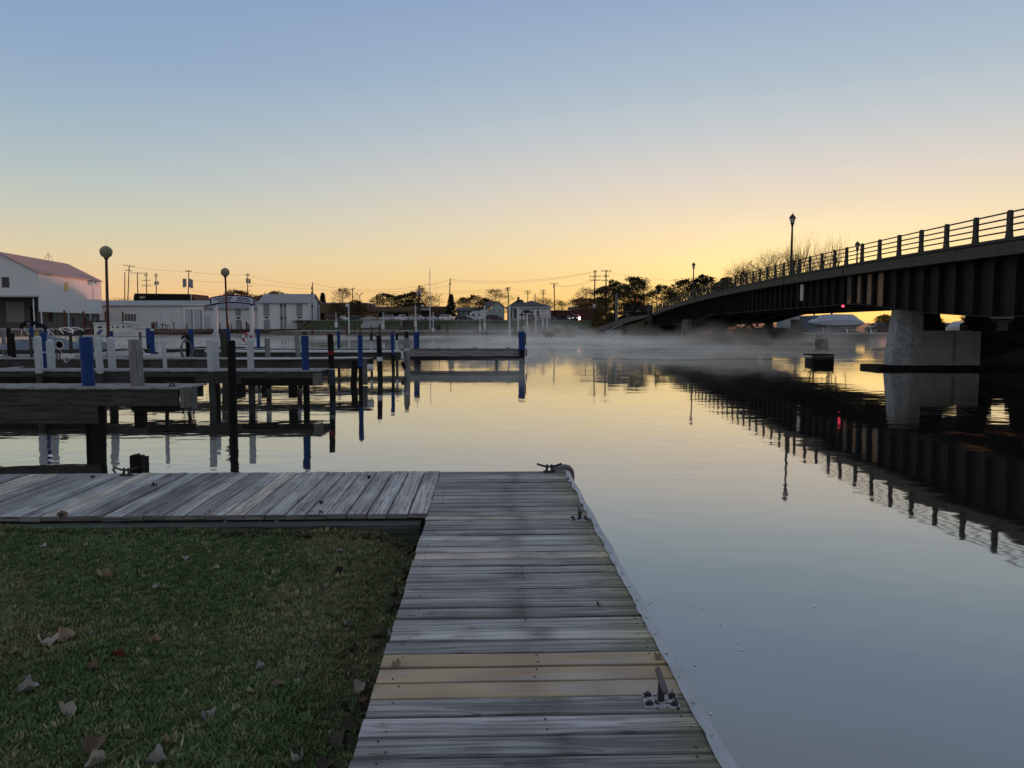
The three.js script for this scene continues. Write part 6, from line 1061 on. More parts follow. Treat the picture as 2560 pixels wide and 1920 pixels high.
for (const a of [
  ['bare', 'faint bare treetop beyond the long white shed roof', 281, 736, 300, 3, null, { wide: 1.6 }],
  ['dense', 'brown treetop rising behind the arched sign', 600, 722, 430, 4, leafBrown, { wide: 1.5 }],
  ['dense', 'low dark treetop just over the shed roof beside the club hall', 652, 736, 276, 3, leafOlive, { wide: 1.7, turn: 2 }],  // added to block low sun from the boathouse side wall
  ['dense', 'dark treetop showing over the club hall roof', 690, 726, 280, 3, leafOlive, { wide: 1.7, seed: 2 }],
  ['conifer', 'small dark spruce just beyond the club hall gable', 808, 730.6, 280, 3.9, needle],
  ['sparse', 'large half-bare round tree over the parked cars by the club hall', 858, 714, 244, 3.9, leafBrown, { wide: 1.25, seed: 3 }],
  ['dense', 'low dark tree in front of the tan brick building', 842, 757, 240, 3.9, leafOlive, { wide: 1.5, seed: 2 }],
  ['dense', 'brownish low tree beside the half-bare round tree', 893, 748, 250, 3.9, leafBrown, { wide: 1.2 }],
  ['dense', 'dark round tree behind the tan brick roof', 968, 730.5, 280, 3.9, leafGreen, { wide: 1.5, seed: 1 }],
  ['dense', 'dark tree joined to the round one behind the tan brick roof', 1004, 733, 284, 3.9, leafDark, { wide: 1.4, seed: 2, turn: 1 }],
  ['dense', 'dark green tree behind the transformer pole', 1034, 727, 282, 3.9, leafDark, { wide: 1.2, seed: 3, turn: 2 }],
  ['sparse', 'tall half-bare tree behind the flagpole', 1056, 710, 276, 3.9, leafBrown, { wide: 1.0, seed: 2, turn: 2 }],
  ['sparse', 'smaller bare-topped tree beside the flagpole', 1078, 736, 270, 3.9, leafBrown, { wide: 1.2, seed: 1, turn: 3 }],
  ['conifer', 'dark pyramid spruce behind the white SUV', 1128, 734, 254, 3.9, needle, { wide: 1.15 }],
  ['round', 'olive tree rising behind the low blue-grey house', 1158, 742, 280, 3.9, leafBrown, { seed: 4, turn: 2 }],
  ['round', 'rounded olive tree next to the green house roof', 1183, 735, 282, 3.9, leafOlive, { seed: 5, wide: 1.1 }],
  ['sparse', 'large half-bare tree with pale twigs behind the green house', 1240, 717, 268, 3.9, leafBrown, { seed: 5, wide: 1.35 }],
  ['dense', 'dark green tree low behind the green house roof', 1213, 743, 262, 3.9, leafDark, { seed: 1, turn: 1, wide: 1.3 }],
  ['bare', 'faint bare tree on the skyline over the white bungalow', 1362, 734, 310, 3.9, null, { seed: 2, wide: 1.4 }],
  ['sparse', 'low brown tree behind the red brick works', 1405, 750, 275, 3.9, leafBrown, { seed: 4, wide: 1.4 }],
  ['sparse', 'bare-topped tree at the end of the red brick works', 1440, 744, 268, 3.9, leafBrown, { seed: 1, turn: 4, wide: 1.2 }],
  ['sparse', 'large copper half-bare tree before the tall pair of poles', 1466, 712, 226, 3.9, leafBrown, { seed: 2, turn: 0.5, wide: 1.15 }],
  ['tall', 'leafy dark tree between the tall pair of poles', 1505, 712, 216, 3, leafOlive, { seed: 1, wide: 1.1 }],
  ['dense', 'tall dark tree behind the grey steel mast', 1534, 697, 220, 3.4, leafGreen, { seed: 4, wide: 0.95 }],
  ['dense', 'dark leafy tree filling the gap by the grey steel mast', 1560, 706, 226, 4, leafDark, { seed: 2, turn: 3, wide: 0.9 }],
  ['tall', 'tallest dark tree of the clump left of the bridge end', 1586, 688, 228, 4, leafGreen, { seed: 2, wide: 1.3 }],
  ['sparse', 'lacy half-bare tree at the edge of the dark clump', 1608, 700, 232, 4, leafOlive, { seed: 3, turn: 1, wide: 1.0 }],
  ['dense', 'low dark tree under the red traffic signals', 1588, 733, 262, 4, leafDark, { seed: 3, turn: 5, wide: 1.3 }],
  ['bush', 'tangle of yellowed vines round the tall pair of poles', 1497, 758, 203, 1.6, leafOlive, { seed: 1, wide: 0.75 }],
  ['bush', 'yellow-brown bush at the foot of the tall pair of poles', 1500, 800, 198, 1.4, leafBrown, { seed: 2, wide: 1.3 }],
  ['bush', 'dark bush on the bank beside the embankment', 1528, 778, 205, 1.6, leafOlive, { seed: 3, wide: 0.7 }],
  ['bush', 'dark brush at the foot of the grey steel mast', 1556, 785, 212, 2, leafDark, { seed: 1, turn: 2, wide: 1.4 }],
  ['dense', 'dark tree directly above the far end of the bridge', 1652, 709, 230, 4, leafDark, { seed: 5, wide: 1.1 }],
  ['dense', 'dark leafy tree above the receding bridge railing', 1708, 693, 222, 3, leafGreen, { seed: 1, turn: 2.5, wide: 1.0 }],
  ['round', 'lower dark tree between the two leafy ones above the railing', 1680, 722, 236, 3, leafDark, { seed: 2, turn: 4, wide: 1.1 }],
  ['dense', 'black rounded evergreen rising above the bridge railing', 1759, 684, 216, 3, needle, { seed: 4, turn: 1.4, wide: 1.2 }],
  ['bare', 'pale bare tree just beyond the black evergreen', 1785, 692, 230, 3, null, { seed: 3, wide: 1.2 }],
  ['tall', 'dark tree peeping over the railing past the evergreen', 1812, 690, 214, 3, leafDark, { seed: 3, wide: 1.3 }],
  ['sparse', 'small brown-leafed tree top above the bridge railing', 1851, 668, 205, 2.5, leafBrown, { seed: 4, wide: 0.7, turn: 2 }],
  ['bare', 'large bare fan-shaped tree behind the tall bridge lamp', 1930, 598, 204, 2.2, null, { seed: 1, wide: 1.0 }],
  ['bare', 'bare branching tree low behind the tall bridge lamp', 1893, 640, 206, 2.2, null, { seed: 2, wide: 1.2, turn: 1 }],
  ['shoots', 'bare tree of straight upright shoots behind the bridge, first of three', 1992, 575, 196, 2.2, null, { seed: 1, wide: 1.0 }],
  ['shoots', 'bare tree of straight upright shoots behind the bridge, tallest of three', 2034, 573, 196, 2.2, null, { seed: 2, wide: 1.0 }],
  ['shoots', 'bare tree of straight upright shoots behind the bridge, last of three', 2078, 577, 196, 2.2, null, { seed: 3, wide: 1.1 }],
  ['bush', 'yellow autumn tree seen beneath the bridge beside the pier', 2212, 783, 150, 1.3, leafYellow, { seed: 4, wide: 1.2 }],
  ['bush', 'small yellow autumn tree seen beneath the bridge between bearings', 2338, 792, 148, 1.3, leafYellow, { seed: 5, wide: 1.1 }],
  ['dense', 'dark tree low behind the wrapped boat beneath the bridge', 2085, 789, 196, 1.6, leafDark, { seed: 5, wide: 1.6, turn: 1 }],  // unseen behind the boat, added to keep sun off the boardwalk
  ['dense', 'dark tree mass behind the bearings under the bridge', 2420, 786, 190, 1.6, leafDark, { seed: 3, wide: 1.4 }],
  ['dense', 'dark tree far under the bridge at the edge of the photo', 2530, 784, 195, 1.6, leafDark, { seed: 1, wide: 1.6, turn: 2 }],
  ['bush', 'low scrub on the grassy slope below the bridge end', 1590, 806, 168, 2.6, leafBrown, { seed: 5, wide: 1.3 }],
  ['bush', 'dry brush at the waterline under the embankment', 1562, 826, 163, 0.9, leafOlive, { seed: 2, turn: 3, wide: 1.6 }],
  ['bush', 'dark thicket against the pillar at the bridge end', 1616, 800, 165, 2.4, leafDark, { seed: 4, turn: 1, wide: 0.9 }],
  ['dense', 'distant dark treetop beside the copper tree, first of the far row', 1452, 742, 604, 4, leafOlive, { seed: 2, wide: 1.6 }],  // far row added to throw shade on the near boathouse wall
  ['dense', 'distant dark treetop behind the copper tree, second of the far row', 1476, 743, 600, 4, leafBrown, { seed: 3, wide: 1.6 }],
  ['dense', 'distant dark treetop behind the tall pair of poles, last of the far row', 1502, 741, 606, 4, leafOlive, { seed: 4, wide: 1.6 }],
]) tree(...a);
// ---------------------------------------------------------------- posts, stakes and gear along the far water
{ // red-brown mooring piles in front of the far walls
  const G = 'thin red-brown piles along the basin wall', lab = 'thin red-brown pile standing along the basin wall before the white shed and club hall';
  const put = (px, top, d, w, label = lab, group = G, m = M.redTimber) => { const t = thing('mooring_pile', label, 'pile', [xAt(px, d), 0, -d], 0, group), r = (w * d) / FOC / 2; new MB().cyl(V(0, -1.5, 0), V(0, yAt(top, d), 0), r, r * 0.93, 9).build('shaft', m, t); };
  for (const [px, top, w, l] of [[162, 776, 5, 'tall red-brown pile before the side posts of the boathouse'], [209, 778, 5.2, 'tall red-brown pile just off the stern of the cabin launch'], [264, 779, 4, 'tall red-brown pile close behind the pole of the taller globe lamp'], [308, 779, 5, 'tall red-brown pile rising over the roof of the cabin launch'], [226, 801, 4, 'red-brown pile behind the cabin launch stern, taller of two close together'], [232, 806, 3, 'red-brown pile behind the cabin launch stern, shorter of two close together']]) put(px, top, 178, w, l, null);
  for (const px of [138, 147, 186, 380, 383, 385, 392, 435, 461, 464, 468, 540, 549, 572, 579, 603, 616, 618, 622, 648, 649, 697, 703, 726, 745, 747, 762]) put(px, 804 + (px % 7), 236, 2.6 + (px % 3) * 0.5);
  for (const [px, top, w, l] of [[781, 810, 6, 'stout red-brown pile in front of the club hall gable'], [866, 812, 5.5, 'stout red-brown pile next to the stout white post by the ramp'], [886, 812, 2.5, 'slim red pile just past the stout white post by the ramp'], [900, 811, 4, 'red-brown pile at the near side of the ramp'], [928, 814, 2.6, 'slim red pile below the silver-beige saloon'], [949, 811, 5, 'brown pile beside the lamp post at the ramp foot'], [1034, 812, 4, 'red-brown pile beside the white service post'], [1049, 814, 2.6, 'slim red pile just past the white service post'], [1056, 816, 2, 'slimmest red pile, short of the flagpole'], [1118, 812, 6.5, 'stout grey-brown pile below the white SUV with roof rails'], [1194, 811, 5, 'brown pile below the white car and camper']]) put(px, top, 172, w, l, null);
  for (const [px, top, w, m] of [[1332, 799, 6, M.redTimber], [1344, 822, 5, M.brownTimber], [1358, 820, 4, M.brownTimber], [1366, 824, 3, M.brownTimber], [1379, 822, 4, M.brownTimber], [1386, 826, 3, M.brownTimber], [1396, 824, 4, M.brownTimber], [1272, 828, 5, M.darkTimber]]) put(px, top, 160, w, top < 800 ? 'tall rusty red pile among the white hoist poles' : 'brown pile standing in the water below the white bungalow', top < 800 ? null : 'brown piles below the white bungalow', m);
  // thin stakes and dock legs on the edge of the walk
  const r = rng(44), S = 'thin grey stakes along the edge of the far quay';
  for (let i = 0; i < 46; i++) { const px = 700 + i * 15.5 + r() * 9; if (px > 1262 && px < 1300) continue; const d = 181 + r() * 3, t = thing('dock_stake', 'thin grey stake on the edge of the far quay', 'stake', [xAt(px, d), 0.9, -d], 0, S), h = 1.2 + r() * 0.9; new MB().cyl(V(0, -1, 0), V(0, h, 0), 0.08, 0.07, 6).build('stake', r() < 0.4 ? M.timber : M.brownTimber, t); }
}
{ // low docks against the far wall
  const spots = [[905, 172, 5], [960, 170, 4], [1010, 174, 5], [1135, 170, 6], [1165, 168, 4], [1215, 168, 6], [1315, 162, 9], [1390, 160, 7], [1440, 160, 6]], words = ['by the ramp', 'past the ramp', 'before the white pickup', 'before the white SUV', 'before the black SUV', 'before the minivan', 'under the hoist poles', 'before the brick works', 'beside the red piles'];
  spots.forEach(([px, d, w], i) => { const t = thing('far_dock', 'short timber landing stage on the far wall ' + words[i], 'dock', [xAt(px, d), 0, -d]); new MB().span(-w / 2, w / 2, 0.72, 0.95, 0, -6).build('deck', M.brownTimber, t); for (const x of [-w / 2 + 0.2, 0, w / 2 - 0.2]) new MB().cyl(V(x, -1.5, 0.1), V(x, 1.3, 0.1), 0.12, 0.11, 7).build('leg', M.brownTimber, t); });
  const t = thing('far_dock', 'long dark pier running out from the shed behind the cabin launch', 'dock', [xAt(405, 205), 0, -205]); new MB().span(-3.5, 6, 0.75, 1.35, 4, -30).build('deck', M.brownTimber, t); const cb = new MB(); for (let k = 0; k < 3; k++) cb.add(new THREE.TorusGeometry(0.75 - 0.1 * k, 0.06, 6, 20), new THREE.Matrix4().makeRotationY(0.4).setPosition(1 + 0.7 * k, 2.1, 2)); cb.build('hose_coil', M.black, t); new MB().cyl(V(1, 1.3, 2), V(1, 3.2, 2), 0.1, 0.1, 6).build('hose_post', M.black, t); new MB().box(-0.6, 2.6, 2, 0.6, 1.2, 0.4).build('meter_box', std(0.14, 0.18, 0.17), t);
}
{ // white lamp and service posts
  const mk = (px, top, bot, d, label, w = 0.17, box) => { const base = yAt(bot, d), t = thing('quay_lamp', label, 'post', [xAt(px, d), base, -d]), H = yAt(top, d) - base; new MB().cyl(V(0, 0, 0), V(0, H, 0), w, w * 0.75, 9).build('post', M.whitePaint, t); new MB().cyl(V(0, H, 0), V(0, H + 0.12, 0), w * 1.3, w, 9).build('cap', M.whitePaint, t); if (box) new MB().box(0, H * box, 0.05, 0.62, 1.3, 0.4).build('service_box', M.whitePaint, t); return t; };
  mk(840.5, 782, 819, 182, 'white lamp post in front of the dark red SUV', 0.1, 0.2); mk(872.5, 762, 833, 178, 'stout white post with a camera box beside the ramp', 0.17); mk(958, 782, 822, 182, 'white lamp post at the foot of the ramp', 0.1, 0.15); mk(1039, 764, 832, 180, 'white service post behind the blue pile with rods', 0.14, 0.32); mk(1083, 782, 834, 180, 'slim white post close by the flagpole', 0.11, 0.15); mk(1200, 792, 826, 180, 'slim white post before the white car and camper', 0.1, 0.15); mk(1211.5, 766, 838, 176, 'white post with a grey box before the green house', 0.14, 0.32);
  { const d = 177, p = at(868, 763, d), t = thing('camera_box', 'small white box bracketed to the stout white post', 'box', p); new MB().box(0, 0, 0.1, 0.6, 0.7, 0.4).build('box', M.whitePaint, t); }
  const hoist = (px, top, d, label) => { const t = thing('hoist_pole', label, 'pole', [xAt(px, d), 0, -d]); new MB().cyl(V(0, -1.5, 0), V(0, yAt(top, d), 0), 0.19, 0.17, 10).build('pole', M.whitePaint, t); new MB().cyl(V(0, yAt(top, d), 0), V(0, yAt(top, d) + 0.15, 0), 0.21, 0.15, 10).build('cap', M.whitePaint, t); };
  hoist(1274, 765, 158, 'tall white hoist pole at the corner of the bungalow, first of the row'); hoist(1295.5, 770, 166, 'white hoist pole in front of the bungalow corner, second of the row'); hoist(1318, 776, 166, 'white hoist pole between the bungalow windows, third of the row'); hoist(1339.5, 778, 166, 'white hoist pole before the third bungalow window, fourth of the row'); hoist(1357, 779, 166, 'white hoist pole carrying the small white sign, fifth of the row'); hoist(1367.5, 784, 168, 'white hoist pole nearest the brick works, last of the row');
  { const d = 165.7, c = at(1360, 778, d), t = thing('small_sign', 'small white sign board with dark script between the last hoist poles', 'sign', c), cv = document.createElement('canvas'); cv.width = 256; cv.height = 64; const g = cv.getContext('2d'); g.fillStyle = '#c4c9cf'; g.fillRect(0, 0, 256, 64); g.strokeStyle = '#20242c'; g.lineWidth = 9; g.beginPath(); g.moveTo(30, 34); for (let x = 30; x < 226; x += 7) g.lineTo(x, 32 + 11 * Math.sin(x * 0.21) * Math.cos(x * 0.05)); g.stroke(); const tx = new THREE.CanvasTexture(cv); tx.colorSpace = THREE.SRGBColorSpace; new MB().box(0, 0, 0, 1.75, 0.55, 0.06).build('board', M.whitePaint, t); mesh('printed_face', new THREE.PlaneGeometry(1.7, 0.5).translate(0, 0, 0.034), new THREE.MeshStandardMaterial({ map: tx, roughness: 0.7 }), t); new MB().box(0, -1.0, 0, 1.75, 0.7, 0.06).build('lower_board', std(0.4, 0.42, 0.44), t); }
  { const d = 160, t = thing('davit', 'dark curved davit behind the broad blue pile', 'davit', [xAt(1306, d), 0.9, -d]); new MB().tube([V(0, 0, 0), V(0, yAt(780, d) - 0.9, 0), V(0.3, yAt(777, d) - 0.9, 0), V(1.6, yAt(776, d) - 0.9, 0)], 0.12, 7, 30).build('arm', M.black, t); new MB().box(1.0, yAt(780, d) - 0.9, 0, 0.9, 0.5, 0.3).build('winch', M.black, t); }
  // boats on hoists below the bungalow
  for (const [px, py, L, label] of [[1322, 826, 5.5, 'small white boat slung between the hoist poles'], [1352, 828, 4.6, 'white boat under a cover between the last hoist poles'], [1300, 829, 3.4, 'white skiff behind the broad blue pile'], [1402, 824, 4.8, 'white boat laid up before the brick works'], [1425, 825, 3.6, 'pale boat laid up beside the red pile cluster']]) { const d = 168, p = at(px, py, d), t = thing('laid_up_boat', label, 'boat', [p.x - L / 2, p.y - 0.3, -d]); new MB().loft(hullGeo(L, 1.9, 0.75, 0.25)).build('hull', std(0.28, 0.28, 0.27, { map: streak }), t); new MB().box(L * 0.4, 1.0, 0, L * 0.3, 0.5, 1.2).build('cuddy', std(0.4, 0.4, 0.4, { map: mottle }), t); new MB().box(L * 0.53, 1.1, 0, 0.06, 0.45, 1.1, 0, 0.4).build('windscreen', M.glass, t); }
  { // cluster of red piles with raking struts
    const d = 150, t = thing('pile_cluster', 'cluster of red-brown piles with raking struts in the mist', 'pile cluster', [xAt(1420, d), 0, -d]); for (const [x, h] of [[-0.75, 1.9], [-0.4, 2.4], [0, 2.5], [0.4, 2.3], [0.75, 1.8]]) new MB().cyl(V(x, -1.5, 0), V(x * 0.9, h, 0.1), 0.2, 0.19, 8).build('pile', M.redTimber, t); for (const s of [-1, 1]) new MB().cyl(V(s * 1.5, -0.5, 0.3), V(s * 0.6, 1.6, 0.2), 0.12, 0.12, 7).build('strut', M.redTimber, t); }
}
{ // chain fence and bin store by the ramp
  const d = 214, t = thing('bin_store', 'grey board enclosure below the parked white pickup', 'enclosure', [xAt(1022, d), 1.4, -d]), s = d / FOC; new MB().box(8 * s, 1.3, 0, 22 * s, 2.5, 0.1).build('board_wall', std(0.24, 0.24, 0.24, { map: woodMap }), t); new MB().box(-9 * s, 1.3, 0, 12 * s, 2.5, 0.1).build('gate', std(0.05, 0.05, 0.05), t); new MB().box(-19 * s, 1.3, -0.2, 6 * s, 2.2, 0.1).build('board_wall', std(0.2, 0.2, 0.19), t);
  const b = thing('round_bush', 'dark round bush on the quay by the flagpole', 'bush', [xAt(1096, 190), 1.15, -190]); const g = shape('bush2', () => TYPES.bush(2 * 17 + 4)); b.scale.setScalar(0.16); mesh('stems', g.wood, bark, b); mesh('foliage', g.crown, leafDark, b);
  const h = thing('handrail', 'sloping handrail on the bank below the embankment', 'handrail'); new MB().tube([at(1500, 836, 163), at(1528, 822, 164), at(1556, 810, 165)], 0.09, 6).build('rail', M.concrete, h); for (const [px, py] of [[1510, 832], [1533, 821], [1552, 813]]) { const p = at(px, py, 164); new MB().cyl(p, V(p.x, p.y - 1, p.z), 0.05, 0.05, 6).build('post', M.concrete, h); }
  const u = thing('concrete_block', 'grey concrete block at the foot of the embankment', 'block', [xAt(1535, 162), 0, -162]); new MB().span(-1.4, 1.4, -1, 1.5, -1, 1).build('block', M.concrete, u);
}
// ---------------------------------------------------------------- the cabin launch in the basin
{
  const d = 178, x0 = xAt(206, d), X = (px) => xAt(px, d) - x0, Y = (py) => yAt(py, d), t = thing('cabin_launch', 'white cabin launch with blue slash on its side, moored in the misty basin', 'boat', [x0, 0, -d]);
  const L = X(384), rings = []; for (let i = 0; i <= 18; i++) { const u = i / 18, w = 1.75 * (u < 0.6 ? 1 : Math.sqrt(Math.max(0, 1 - ((u - 0.6) / 0.4) ** 2.3))) + 0.01, top = Y(838) + (Y(822) - Y(838)) * smooth(0.25, 1, u), k = -0.4 + (top + 0.3) * Math.max(0, (u - 0.8) / 0.2) ** 2; rings.push([[-w, top], [-w * 0.85, 0.2 + k * 0.2], [0, k], [w * 0.85, 0.2 + k * 0.2], [w, top]].map(([z, y]) => V(L * u, y, z))); }
  new MB().loft(rings).build('hull', std(0.6, 0.61, 0.62, { roughness: 0.4, map: mottle }), t);
  const cabWhite = std(0.58, 0.57, 0.54, { roughness: 0.5 });
  new MB().prism([[X(243), Y(837)], [X(339), Y(834)], [X(330), Y(822)], [X(337), Y(811)], [X(242), Y(811)]], 2.6, new THREE.Matrix4().makeTranslation(0, 0, -1.3), 0.04).build('cabin', cabWhite, t);
  new MB().prism([[X(241), Y(811)], [X(343), Y(808)], [X(341), Y(806)], [X(243), Y(807)]], 3.0, new THREE.Matrix4().makeTranslation(0, 0, -1.5), 0.05).build('cabin_roof', M.wornWhite, t);
  for (const [a, b, y0, y1] of [[251, 264, 822, 814.5], [273, 281, 821.5, 814], [286, 293, 821, 814], [297, 306, 821, 814.5], [311, 321, 820, 813.5]]) { const m = new MB().slab(X(a), X(b), Y(y0), Y(y1), 1.345, 1.37).build('window', trimWhite, t); new MB().slab(X(a) + 0.12, X(b) - 0.12, Y(y0) + 0.1, Y(y1) - 0.1, 1.372, 1.385).build('pane', M.glass, m); }
  new MB().prism([[X(323), Y(819)], [X(334), Y(819)], [X(337), Y(813)], [X(326), Y(813)]], 0.03, new THREE.Matrix4().makeTranslation(0, 0, 1.345)).build('windscreen', std(0.2, 0.24, 0.26, { roughness: 0.1 }), t);
  new MB().prism([[X(247), Y(836)], [X(257), Y(836)], [X(266), Y(824)], [X(255), Y(824)]], 0.03, new THREE.Matrix4().makeTranslation(0, 0, 1.35)).build('blue_slash', std(0.05, 0.07, 0.25, { roughness: 0.5 }), t);
  new MB().slab(X(296), X(308), Y(835), Y(822), 1.35, 1.39).build('door', cabWhite, t); { const g = new THREE.TorusGeometry(0.36, 0.05, 6, 20); g.translate(X(331), Y(829), 1.4); mesh('round_badge', g, std(0.45, 0.47, 0.5), t); }
  new MB().box(X(251), Y(803), 0, 1.6, 0.3, 1.2).build('roof_raft', M.black, t); new MB().cyl(V(X(256), Y(806), 0), V(X(256), Y(797), 0), 0.1, 0.08, 8).build('radar_mast', M.whitePaint, t); new MB().ball(X(256), Y(796), 0, 0.4, 1, 0.5, 1).build('radar_dome', M.whitePaint, t); new MB().box(X(239.5), Y(799), 0, 0.2, 0.9, 0.03).build('flag', std(0.12, 0.06, 0.09), t); new MB().cyl(V(X(239), Y(808), 0), V(X(239), Y(793), 0), 0.03, 0.03, 5).build('flag_staff', M.whitePaint, t); for (const px of [312, 318, 324]) new MB().box(X(px), Y(804.5), 0, 0.3, 0.35, 0.6).build('roof_light', M.whitePaint, t);
  const rl = new MB(); rl.tube([V(X(340), Y(822), 1.2), V(X(360), Y(818), 1.1), V(X(380), Y(816), 0.3)], 0.03, 5); for (const px of [345, 355, 366]) rl.cyl(V(X(px), Y(824), 1.1), V(X(px), Y(819), 1.1), 0.025, 0.025, 5); rl.build('bow_rail', M.chrome, t);
}
// ---------------------------------------------------------------- the bank seen beneath the bridge
{
  const d = 146, X = (px) => xAt(px, d), Y = (py) => yAt(py, d);
  { // shrink-wrapped cruiser on its trailer
    const x0 = X(2020), t = thing('wrapped_boat', 'long boat wrapped in pale plastic on a trailer beneath the bridge', 'boat', [x0, 0, -d]), W = 1.35, wrap = std(0.36, 0.41, 0.5, { roughness: 0.45, map: mottle });
    const L = [[2021, 806, 807], [2026, 800, 809], [2040, 797, 811], [2047, 794, 812], [2055, 786.5, 812.5], [2075, 785.5, 813], [2100, 785.5, 813], [2128, 786, 812], [2136, 792, 812], [2150, 801, 811], [2157, 805, 812], [2154, 815, 815.5]];
    new MB().loft(L.slice(0, 11).map(([px, a, b], i) => { const w = i === 0 ? 0.3 : i < 3 ? 0.9 : i > 9 ? 1.0 : W, y1 = Y(a), y0 = Y(b), x = X(px) - x0; return [[-w, y0], [-w, y0 + (y1 - y0) * 0.45], [-w * 0.45, y1], [w * 0.45, y1], [w, y0 + (y1 - y0) * 0.45], [w, y0]].map(([z, y]) => V(x, y, z)); })).build('wrap', wrap, t);
    new MB().loft([2036, 2060, 2100, 2135, 2150].map((px, i) => { const k = [0.6, 0.9, 1, 0.95, 0.8][i], x = X(px) - x0; return [[-W * 0.9 * k, Y(811)], [0, Y(818 - (i > 3 ? 3 : 0))], [W * 0.9 * k, Y(811)]].map(([z, y]) => V(x, y, z)); })).build('hull', std(0.3, 0.3, 0.29), t);
    new MB().box(X(2085) - x0, Y(820), 0.6, 8.5, 0.16, 0.14).build('trailer_frame', M.black, t); for (const px of [2063, 2112, 2122]) for (const z of [-0.95, 0.95]) { const w = new MB().cyl(V(X(px) - x0, 1.62, z - 0.1), V(X(px) - x0, 1.62, z + 0.1), 0.34, 0.34, 14).build('wheel', tyreMat, t); new MB().cyl(V(X(px) - x0, 1.62, z + 0.1), V(X(px) - x0, 1.62, z + 0.12), 0.2, 0.18, 12).build('rim', rimMat, w); }
  }
  { const t = thing('slanted_shed', 'pale tent-like shed with a slanting side beneath the bridge', 'shed', [X(2000), 1.3, -150]); const s = 150 / FOC, p = [[-22, 40], [20, 49], [20, 44], [14, 6], [-22, 8]].map(([a, b]) => [a * s, b * s * 0.95]); new MB().prism(p, 4, new THREE.Matrix4().makeTranslation(0, 0, -4)).build('cover', std(0.36, 0.39, 0.42, { map: mottle }), t); new MB().span(13 * s, 22 * s, 0, 3.6, -0.5, -4.5).build('dark_frame', M.black, t); }
  { const t = thing('storage_building', 'blue-grey building behind the wrapped boat beneath the bridge', 'building', [X(2155), 1.3, -162]), s = 162 / FOC; new MB().slab(-28 * s, 30 * s, 0, 3.2, 0, -10).build('wall', std(0.13, 0.16, 0.2, { map: sidingMap }), t); new MB().slab(31 * s, 70 * s, 0, 3.2, 0.5, -10).build('wall', std(0.3, 0.31, 0.33, { map: sidingMap }), t); for (let k = 0; k < 5; k++) new MB().slab((-24 + 11 * k) * s, (-17 + 11 * k) * s, 1.8, 2.8, 0.01, 0.06).build('window', M.glass, t); new MB().slab(-29 * s, 31 * s, 3.2, 3.4, 0.2, -10).build('eave', trimWhite, t); }
  const pk = car('pickup', 'pickup_truck', 'black pickup truck parked beneath the bridge beside the pier nose', [0.016, 0.016, 0.018], [X(2203), 1.28, -146], LEFT + 0.1);
  { const t = thing('small_boat', 'small white boat with an outboard above the teal tarpaulin beneath the bridge', 'boat', [xAt(2183, 152), 1.9, -152]); new MB().loft(hullGeo(3.4, 1.6, 0.9, 0.2)).build('hull', gel, t); new MB().box(0.9, 1.2, 0, 0.8, 0.5, 0.9).build('console', M.whitePaint, t); new MB().span(0.4, 2.6, -0.6, -0.15, -0.5, 0.5).build('cradle', M.black, t); const m = new MB(); m.prism([[-1.2, 0], [1.3, 0], [1.0, 0.5], [-0.7, 0.62]], 1.4, new THREE.Matrix4().makeTranslation(0, 0.35, 1.0)); m.build('teal_tarpaulin', std(0.04, 0.1, 0.11, { roughness: 0.8 }), t); }
  { const dd = 141, x0 = xAt(2368, dd), t = thing('cuddy_boat', 'white boat under a rounded canvas top seen between the bridge bearings', 'boat', [x0, 1.45, -dd]), xx = (px) => xAt(px, dd) - x0, yy = (py) => yAt(py, dd) - 1.45; new MB().loft([2368, 2376, 2400, 2425].map((px, i) => { const w = [0.15, 0.8, 1.1, 1.1][i], x = xx(px); return [[-w, yy(816 + i)], [-w * 0.7, yy(825)], [0, yy(827) - 0.05 * i], [w * 0.7, yy(825)], [w, yy(816 + i)]].map(([z, y]) => V(x, y, z)); })).build('hull', gel, t); new MB().loft([[2372, 813, 0.4], [2384, 804, 0.9], [2398, 803, 1.0], [2411, 804, 1.0], [2424, 818, 0.95]].map(([px, py, w]) => { const x = xx(px), b = yy(819), y = Math.max(b + 0.05, yy(py)); return [[-w, b], [-w * 0.8, b + (y - b) * 0.75], [-w * 0.3, y], [w * 0.3, y], [w * 0.8, b + (y - b) * 0.75], [w, b]].map(([z, q]) => V(x, q, z)); })).build('canvas_top', std(0.42, 0.46, 0.52, { roughness: 0.8 }), t); new MB().slab(xx(2396), xx(2410), yy(813), yy(807), 0.97, 1.0).build('canvas_window', std(0.16, 0.18, 0.22, { roughness: 0.2 }), t); new MB().span(xx(2378), xx(2420), -0.2, yy(826), -0.3, 0.3).build('trailer', M.black, t); }
  car('fullvan', 'white_van', 'white van roof seen past the first bridge bearing', paintOf.white, [xAt(2350, 150), 1.0, -150], LEFT);
  { const t = thing('white_mast', 'short white mast standing by the second bridge bearing', 'mast', [xAt(2429, 141), 1.3, -141]); new MB().cyl(V(0, 0, 0), V(0, yAt(796, 141) - 1.3, 0), 0.07, 0.06, 7).build('mast', M.whitePaint, t); }
  { const t = thing('boat_shed', 'long dim boat shed under the bridge at the edge of the photo', 'shed', [xAt(2530, 150), 1.3, -150]), s = 150 / FOC; new MB().slab(-62 * s, 90 * s, 0, 2.6, 0, -8).build('wall', std(0.045, 0.045, 0.043, { map: sidingMap }), t); new MB().slab(-66 * s, 92 * s, 2.6, 2.85, 0.8, -8.5).build('roof', std(0.15, 0.15, 0.14), t); for (const x of [-50, -10, 30]) new MB().slab(x * s, (x + 14) * s, 0, 2, 0.02, 0.08).build('doorway', std(0.012, 0.013, 0.015), t); }
